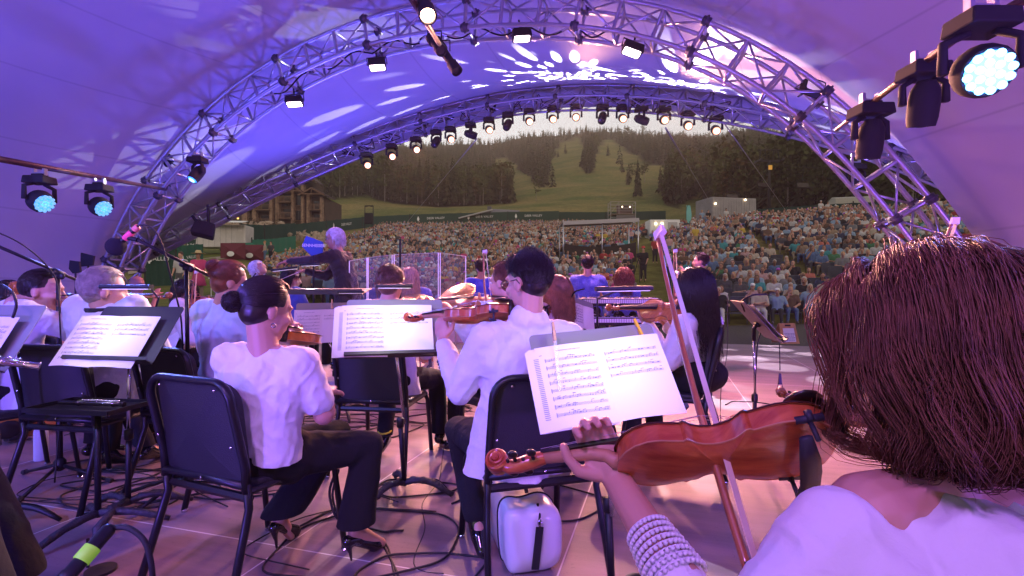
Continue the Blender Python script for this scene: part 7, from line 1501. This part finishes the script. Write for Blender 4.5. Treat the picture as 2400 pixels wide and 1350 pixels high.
# material slots: 0 skin 1 top 2 hair 3 bottom 4 shoe 5 features
def seated_prims(v,long_hair,hat):
    J=joints((0,0,0),0,1.,.38,lean=-.03 if v%2 else .03); r=J['r']
    J['head']=J['head']+V(.02*(v%3-1),.03,0)
    if v==0: J.update(wrL=V(-.03,.30,.60),wrR=V(.05,.31,.62))
    if v==1: J.update(elL=V(-.24,.10,.66),elR=V(.24,.10,.66),wrL=V(.10,.22,.70),wrR=V(-.10,.20,.73))
    if v==2: J.update(elR=V(.26,.12,.66),wrR=V(.06,.16,1.0),wrL=V(-.10,.3,.58))
    if v==3: J.update(knR=V(-.02,.45,.56),anR=V(-.20,.52,.30),toR=V(-.30,.60,.28),wrL=V(-.12,.34,.60),wrR=V(.1,.36,.60))
    if v==4: J.update(anL=V(-.16,.62,.08),toL=V(-.18,.75,.12),anR=V(.10,.66,.08),toR=V(.1,.78,.12),elL=V(-.30,.0,.66),wrL=V(-.32,.26,.64),elR=V(.30,.0,.66),wrR=V(.32,.26,.64))
    if v==5: J.update(wrL=V(-.18,.36,.56),wrR=V(.18,.36,.56),elL=V(-.26,.16,.68))
    H=headframe(J['head'],(0,1,-.08 if v<4 else .05)); P_=[ellp(p[1],p[2],p[3],0) if p[0]=='e' else cap(p[1],p[2],p[3],p[4],0) for p in head_prims(H,1.,0,True)]
    P_+=[cap(J['neck']-V(0,0,.03),.055,HP(H,-.01,0,-.05),.05,0)]
    P_+=[ball(HP(H,.088,s*.031,.008),(.012,.008,.010),5) for s in(-1,1)]+[ball(HP(H,.092,0,-.058),(.016,.006,.007),5)]
    for sg,sd in((-1,'L'),(1,'R')):
        sh=J['sh'+sd]; P_+=[cap(sh.lerp(J['neck'],.25),.068,sh.lerp(J['waist'],.3),.10,1),cap(sh.lerp(J['chest'],.5),.105,J['waist']+r*sg*.07,.105,1),cap(J['waist']+r*sg*.07,.105,J['pelvis']+r*sg*.08,.115,1),cap(sh,.07,sh.lerp(J['el'+sd],.75),.058,1)]
        P_+=[cap(sh.lerp(J['el'+sd],.7),.046,J['el'+sd],.043,0),cap(J['el'+sd],.043,J['wr'+sd],.03,0),ball(J['wr'+sd]+(J['wr'+sd]-J['el'+sd]).normalized()*.06,(.045,.05,.035),0)]
        P_+=[cap(J['hip'+sd],.105,J['kn'+sd],.072,3),cap(J['kn'+sd],.07,J['an'+sd]+V(0,0,.03),.052,3),cap(J['an'+sd]-V(0,0,.04),.042,J['to'+sd],.035,4)]
    P_+=[cap(J['shL'].lerp(J['neck'],.45)-V(0,0,.02),.06,J['shR'].lerp(J['neck'],.45)-V(0,0,.02),.06,1),cap(J['chest'],.12,J['pelvis'],.13,1),cap(J['hipL'],.11,J['hipR'],.11,3)]
    M=HM(H); P_+=[ellp(HP(H,-.026,0,.050),(.094,.084,.086),M,2),ellp(HP(H,-.045,0,.0),(.065,.072,.075),M,2)]
    if long_hair: P_+=[ellp(HP(H,-.045,s*.055,-.08),(.045,.045,.12),M,2) for s in(-1,1)]+[ellp(HP(H,-.06,0,-.08),(.04,.08,.12),M,2)]
    if hat: P_+=[ellp(HP(H,-.01,0,.075),(.108,.090,.055),M,2),ellp(HP(H,.10,0,.062),(.06,.07,.010),M,2)]
    return P_
DUM=[SK[0],PALM[0],HM_[0],BTM[0],SHO,DARKF]
VAR=[];LOW=[]
for v in range(6):
    for k,(lh,ht_) in enumerate(((False,False),(True,False),(False,True))):
        if k==2 and v%2: continue
        pr=seated_prims(v,lh,ht_); o=blob('spectator',pr,DUM,vox=.021,smooth=1); VAR.append((v,k,o.data)); bpy.data.objects.remove(o)
        o=blob('low',pr,DUM,vox=.062,smooth=0); me=o.data; nv=len(me.vertices); co=np.empty(nv*3,np.float32); me.vertices.foreach_get('co',co)
        q=[tuple(p.vertices) for p in me.polygons if len(p.vertices)==4]; mi=[p.material_index for p in me.polygons if len(p.vertices)==4]
        LOW.append((v,k,co.reshape(-1,3).astype(float),np.array(q),np.array(mi))); bpy.data.objects.remove(o)
# folding arena chair
def aud_chair():
    m=MB(); m.prism(rrect(.50,.46,.05,3),.33,.37,mi=0); m.prism(rrect(.52,.50,.05,4),-.02,.02,M=Matrix.Translation((0,-.30,.64))@Matrix.Rotation(R(78),4,'X'),mi=0)
    for s in(-1,1): m.tube([(s*.27,-.36,.90),(s*.27,-.22,.36),(s*.26,-.34,.0)],.014,6,mi=1); m.tube([(s*.27,-.25,.34),(s*.27,.22,.34),(s*.26,.24,.0)],.014,6,mi=1)
    m.box((0,-.272,.74),(.34,.012,.14),rot=(R(-12),0,0),mi=1)
    return m.mesh('audience_chair',[mat('chair_canvas',(.062,.068,.085),.7,var=.2,vscale=6),mat('chair_tube',(.03,.03,.035),.5)])
ACH=aud_chair()
cv=np.array([tuple(v.co) for v in ACH.vertices]); cf4=[tuple(p.vertices) for p in ACH.polygons if len(p.vertices)==4]; cm4=[p.material_index for p in ACH.polygons if len(p.vertices)==4]
lowc=MB(); lowc.box((0,0,.35),(.5,.46,.04)); lowc.box((0,-.30,.64),(.52,.04,.5),rot=(R(-12),0,0)); lcv=np.concatenate(lowc.v); lcf=np.array(lowc.f)
seats=[];row=0;y=16.7
while y<96:
    px0=np.interp(y,[16,20,26,34,45,60,80,96],[1010,650,610,625,700,800,870,900]); px1=np.interp(y,[16,22,30,40,50,60,96],[2520,2520,2480,2460,1760,1500,1340]); st=.60 if y<45 else .66
    x=(px0-1200)/1200*y+rnd.random()*.3; n=0
    while x<(px1-1200)/1200*y:
        px=1200+1200*x/y; a1=np.interp(y,[16,20,28,45],[1558,1540,1520,1500]); a2=np.interp(y,[16,22,30,40],[2045,1905,1800,1735]); a3=1090
        ok=True
        if y<48 and abs(px-a1)<1200*.85/y*(1.25 if y>24 else 1): ok=False
        if y<42 and abs(px-a2)<1200*.55/y: ok=False
        if 34.5<y<39.5 and 1300<px<1495: ok=False
        if ok and rnd.random()<((.97 if y<45 else .76)*(1 if math.sin(x*.7+row*1.3)+math.sin(x*.23-row*.6)>-1.35 or y<46 else .35)): seats.append((x+rnd.uniform(-.05,.05),y+rnd.uniform(-.16,.16),row,n,px))
        n+=1; x+=st
    row+=1; y+=1.02 if y<45 else 1.5
dg=bpy.context.evaluated_depsgraph_get()
def visible(x,y,z):
    o=Vector((0,0,CZ)); 
    for zz,dx in((z+1.1,0),(z+.75,0),(z+1.1,.12),(z+1.1,-.12)):
        d=Vector((x+dx,y,zz))-o; L=d.length; d.normalize(); s=o.copy(); rem=L-.4
        for _ in range(4):
            h,loc,nn,i,ob,mm=scene.ray_cast(dg,s,d,distance=rem)
            if not h: return True
            if ob.name.startswith(('panel','edge_strip','bow_hair','string')): rem-=(loc-s).length+.02; s=loc+d*.02; continue
            break
    return False
ORD=['front','second','third','fourth','fifth','sixth','seventh','eighth','ninth','tenth','eleventh','twelfth','thirteenth','fourteenth','fifteenth','sixteenth','seventeenth','eighteenth','nineteenth','twentieth']
def zone(px):
    for a,b in((780,'behind conductor'),(1000,'behind drum screen'),(1110,'near vest performer'),(1250,'beside glasses man'),(1330,'behind glasses man'),(1390,'left of sequins'),(1440,'past sequined man'),(1490,'past curly hair'),(1540,'left of aisle'),(1600,'right of aisle'),(1660,'behind trumpet'),(1720,'past long-haired violinist'),(1790,'near edge-on stand'),(1870,'beside brown bob'),(2060,'above brown bob'),(2260,'by arch limb')):
        if px<a: return b
    return 'far right'
POSE=['relaxed','arms-crossed','chin-resting','cross-legged','sprawling','upright']
used={}; lastp='white shirt'; single_n=0; P_V=[];P_F=[];P_M=[];nn_=0; C_V=[];C_F=[];cn=0; chn=0
ALLM=SK+PALM+HM_+HTM+BTM+[SHO,DARKF]; o_sk,o_top,o_h,o_ht,o_b=0,len(SK),len(SK)+len(PALM),len(SK)+len(PALM)+len(HM_),len(SK)+len(PALM)+len(HM_)+len(HTM)
wts=[6,4,3,3,4,4,8,5,7,1.3,1,1,.7,3,2,.7,2.5,.8]
for x,y,row,n,px in seats:
    z=gzs(x,y); f=V(-x*.8,3-y,0).normalized(); yaw=math.atan2(-f.x,f.y)+rnd.uniform(-.2,.2)
    empty_seat=rnd.random()<(.17 if y<40 else .0)
    vi=rnd.randrange(len(VAR)); v,k,me=VAR[vi]; it=rnd.choices(range(len(PAL)),wts)[0]; ih=rnd.choices(range(6),[5,6,5,4,2.,1])[0]; ib=rnd.choices(range(5),[5,4,3,2,1])[0]; isk=rnd.choices(range(3),[6,4,.8])[0]; iht=rnd.randrange(4); s=rnd.uniform(.92,1.06)
    if k==1 and ih==4: ih=3
    vis=single_n<296 and y<45 and visible(x,y,z)
    if vis:
        key=zone(px)
        if chn<296:
            c=link(bpy.data.objects.new('audience_chair',ACH)); c.location=(x,y,z); c.rotation_euler=(0,0,yaw); chn+=1
            l=(f'unoccupied grey audience chair, {ORD[min(row,19)]} row, {key}, near {lastp}' if empty_seat else f'grey chair under {POSE[v]} spectator, {PAL[it][0]}, {HATS[iht][0] if k==2 else HCOL[ih][0]}, {ORD[min(row,19)]} row, {key}')
            tag(c,l,'chair','grey audience chairs in rows')
        if empty_seat: continue
        lastp=PAL[it][0]
        o=link(bpy.data.objects.new('person',me)); o.location=(x,y,z); o.rotation_euler=(0,0,yaw); o.scale=(s,)*3; single_n+=1
        for q,m_ in enumerate([SK[isk],PALM[it],HTM[iht] if k==2 else (SK[isk] if ih==4 else HM_[ih]),BTM[ib]]):
            o.material_slots[q].link='OBJECT'; o.material_slots[q].material=m_
        hh_=HATS[iht][0] if k==2 else (('long ' if k==1 and ih!=4 else '')+HCOL[ih][0])
        l=f'{POSE[v]} spectator, {PAL[it][0]}, {BOT[ib][0]}, {hh_}, {ORD[min(row,19)]} row, {key}'
        tag(o,l,'person','spectators seated on the lawn'); continue
    c_,s_=math.cos(yaw),math.sin(yaw); Rm=np.array([[c_,-s_,0],[s_,c_,0],[0,0,1]]); T=np.array([x,y,z])
    if y<60: C_V.append(lcv@Rm.T+T); C_F.append(lcf+cn); cn+=len(lcv)
    if empty_seat: continue
    _,k,co,q,mi=LOW[vi]; P_V.append((co*s)@Rm.T+T); P_F.append(q+nn_); nn_+=len(co)
    mp=np.array([o_sk+isk,o_top+it,(o_ht+iht) if k==2 else ((o_sk+isk) if ih==4 else o_h+ih),o_b+ib,len(ALLM)-2,len(ALLM)-1]); P_M.append(mp[mi])
o=link(bpy.data.objects.new('distant_crowd',fastmesh('distant_crowd',np.concatenate(P_V),np.concatenate(P_F),ALLM,np.concatenate(P_M),smooth=True))); tag(o,'dense crowd of seated spectators filling the rising lawn',"crowd",kind='stuff')
o=link(bpy.data.objects.new('distant_chairs',fastmesh('distant_chairs',np.concatenate(C_V),np.concatenate(C_F),[ACH.materials[0]]))); tag(o,'rows of grey folding chairs under the farther crowd','chairs',kind='stuff')
# --- people standing on the lawn
def stander(px,y,label,top,bot,yaw,hm,hst='short',hat=None,s=1.,dress=False,hL=.06):
    x=(px-1200)/1200*y; z=gzs(x,y); J=joints((x,y,z),yaw,s,stand_=True); J['z0']=z
    rt,H=body(label,J,top,bot,rnd.randrange(2),.4,.03 if y<35 else .045,'tee',hf=J['f'],shoes='none')
    pr=[ellp(HP(H,-.02,0,.05,s),(.10*s,.085*s,.09*s),HM(H))]+([ellp(HP(H,-.05,0,-.06,s),(.05*s,.09*s,.13*s),HM(H))] if hst=='long' else [])
    blob('hair',pr,hm,vox=.02,smooth=1,parent=rt)
    if hat: m=MB(); m.lathe([(.0,.10),(.07,.095),(.095,.05),(.10,.0),(.23 if hat[0]=='straw' else .12,-.015),(.23 if hat[0]=='straw' else .12,-.02),(.09,-.01)],HP(H,0,0,.085,s),(0,0,1),16); m.build('hat',hat[1],rt,ws=True,smooth=True)
    if dress: m=MB(); m.lathe([(.26*s,.55*s),(.20*s,.80*s),(.155*s,1.02*s),(.165*s,1.3*s),(.12*s,1.42*s)],(x,y,z),(0,0,1),16); m.build('dress',top,rt,ws=True,smooth=True)
HPK=mat('pink_dress',(.60,.06,.20),.8)
stander(465,18,'woman in pink dress and straw hat standing on the left lawn',HPK,BTM[2],R(200),HM_[3],hat=('straw',HTM[3]),dress=True)
stander(424,18.6,'man in white T-shirt standing beside the straw-hatted woman',PALM[0],BTM[3],R(180),HM_[1])
stander(1508,27.5,'camera operator in black with red cap standing in the aisle',PALM[6],BTM[1],R(150),HM_[0],hat=('cap',mat('red_cap',(.5,.03,.03),.6)),s=1.05)
stander(1187,52,'man in light blue shirt standing up among the crowd',PALM[4],BTM[3],R(0),HM_[2])
stander(948,66,'person in white top and yellow hat standing at the crowd edge',PALM[0],BTM[2],R(180),HM_[1],hat=('cap',PALM[12])); stander(635,40,'person in dark clothes standing left of the crowd',PALM[8],BTM[1],R(180),HM_[0]); stander(621,39.5,'person in pale blouse standing beside the dark-clothed one',PALM[2],BTM[0],R(120),HM_[3])
stander(1702,50,'man in white jersey standing high in front of the grey container',PALM[0],BTM[3],R(180),HM_[0]); stander(1660,52,'person in black standing at the left end of grey container',PALM[6],BTM[1],R(180),HM_[0]); stander(1645,52,'person in blue shirt leaning beside the container lamp',PALM[4],BTM[0],R(170),HM_[3])
stander(1924,47,'man in white shirt standing left of the pale shed',PALM[0],BTM[3],R(180),HM_[2]); stander(1940,47,'shorter person in white standing left of the shed',PALM[1],BTM[2],R(180),HM_[1],s=.9); stander(2186,36,'woman in white top standing at the far right of crowd',PALM[0],BTM[1],R(180),HM_[3]); stander(2200,37,'man in white shirt beside the woman at the far right',PALM[1],BTM[3],R(180),HM_[1])
stander(1535,34,'person in red top standing behind the camera operator',PALM[9],BTM[1],R(180),HM_[3]); stander(1630,36,'person in yellow shirt standing in the crowd right of the operator',PALM[12],BTM[2],R(180),HM_[1]); stander(1568,35,'woman in pink top standing near the white container',PALM[3],BTM[0],R(180),HM_[1],'long')
# video camera on tripod beside the operator
b=gp(1497,27); rt=empty('tripod_camera',b,0,'video camera on tripod in front of the operator','camera'); m=MB()
for k in range(3): a=k*2.1+.4; m.tube([(0,0,1.3),(.4*math.cos(a),.4*math.sin(a),0)],.02,6)
m.build('tripod',BLK,rt); m=MB(); m.box((0,-.05,1.45),(.16,.45,.22)); m.lathe([(.06,0),(.07,.16)],(0,-.28,1.45),(0,-1,0),12); m.build('camera_body',BLKM,rt)
# ---------------------------------------------------------------- haze volume added to imitate the warm lamp-flare veil over the hills
m=bpy.data.materials.new('haze'); m.use_nodes=True; nt=m.node_tree; nt.nodes.remove(nt.nodes['Principled BSDF']); pv=nt.nodes.new('ShaderNodeVolumePrincipled')
pv.inputs['Color'].default_value=(1,.82,.66,1); pv.inputs['Density'].default_value=.00062; pv.inputs['Anisotropy'].default_value=.1
nt.links.new(pv.outputs[0],nt.nodes['Material Output'].inputs['Volume'])
b=MB(); b.box((0,0,160),(2120,2120,330)); hz=b.build('haze',m); tag(hz,kind='stuff'); hz['label']='thin warm haze volume added to veil the hills like lamp flare'; hz['category']='haze'
scene.cycles.volume_bounces=0; scene.cycles.volume_max_steps=64
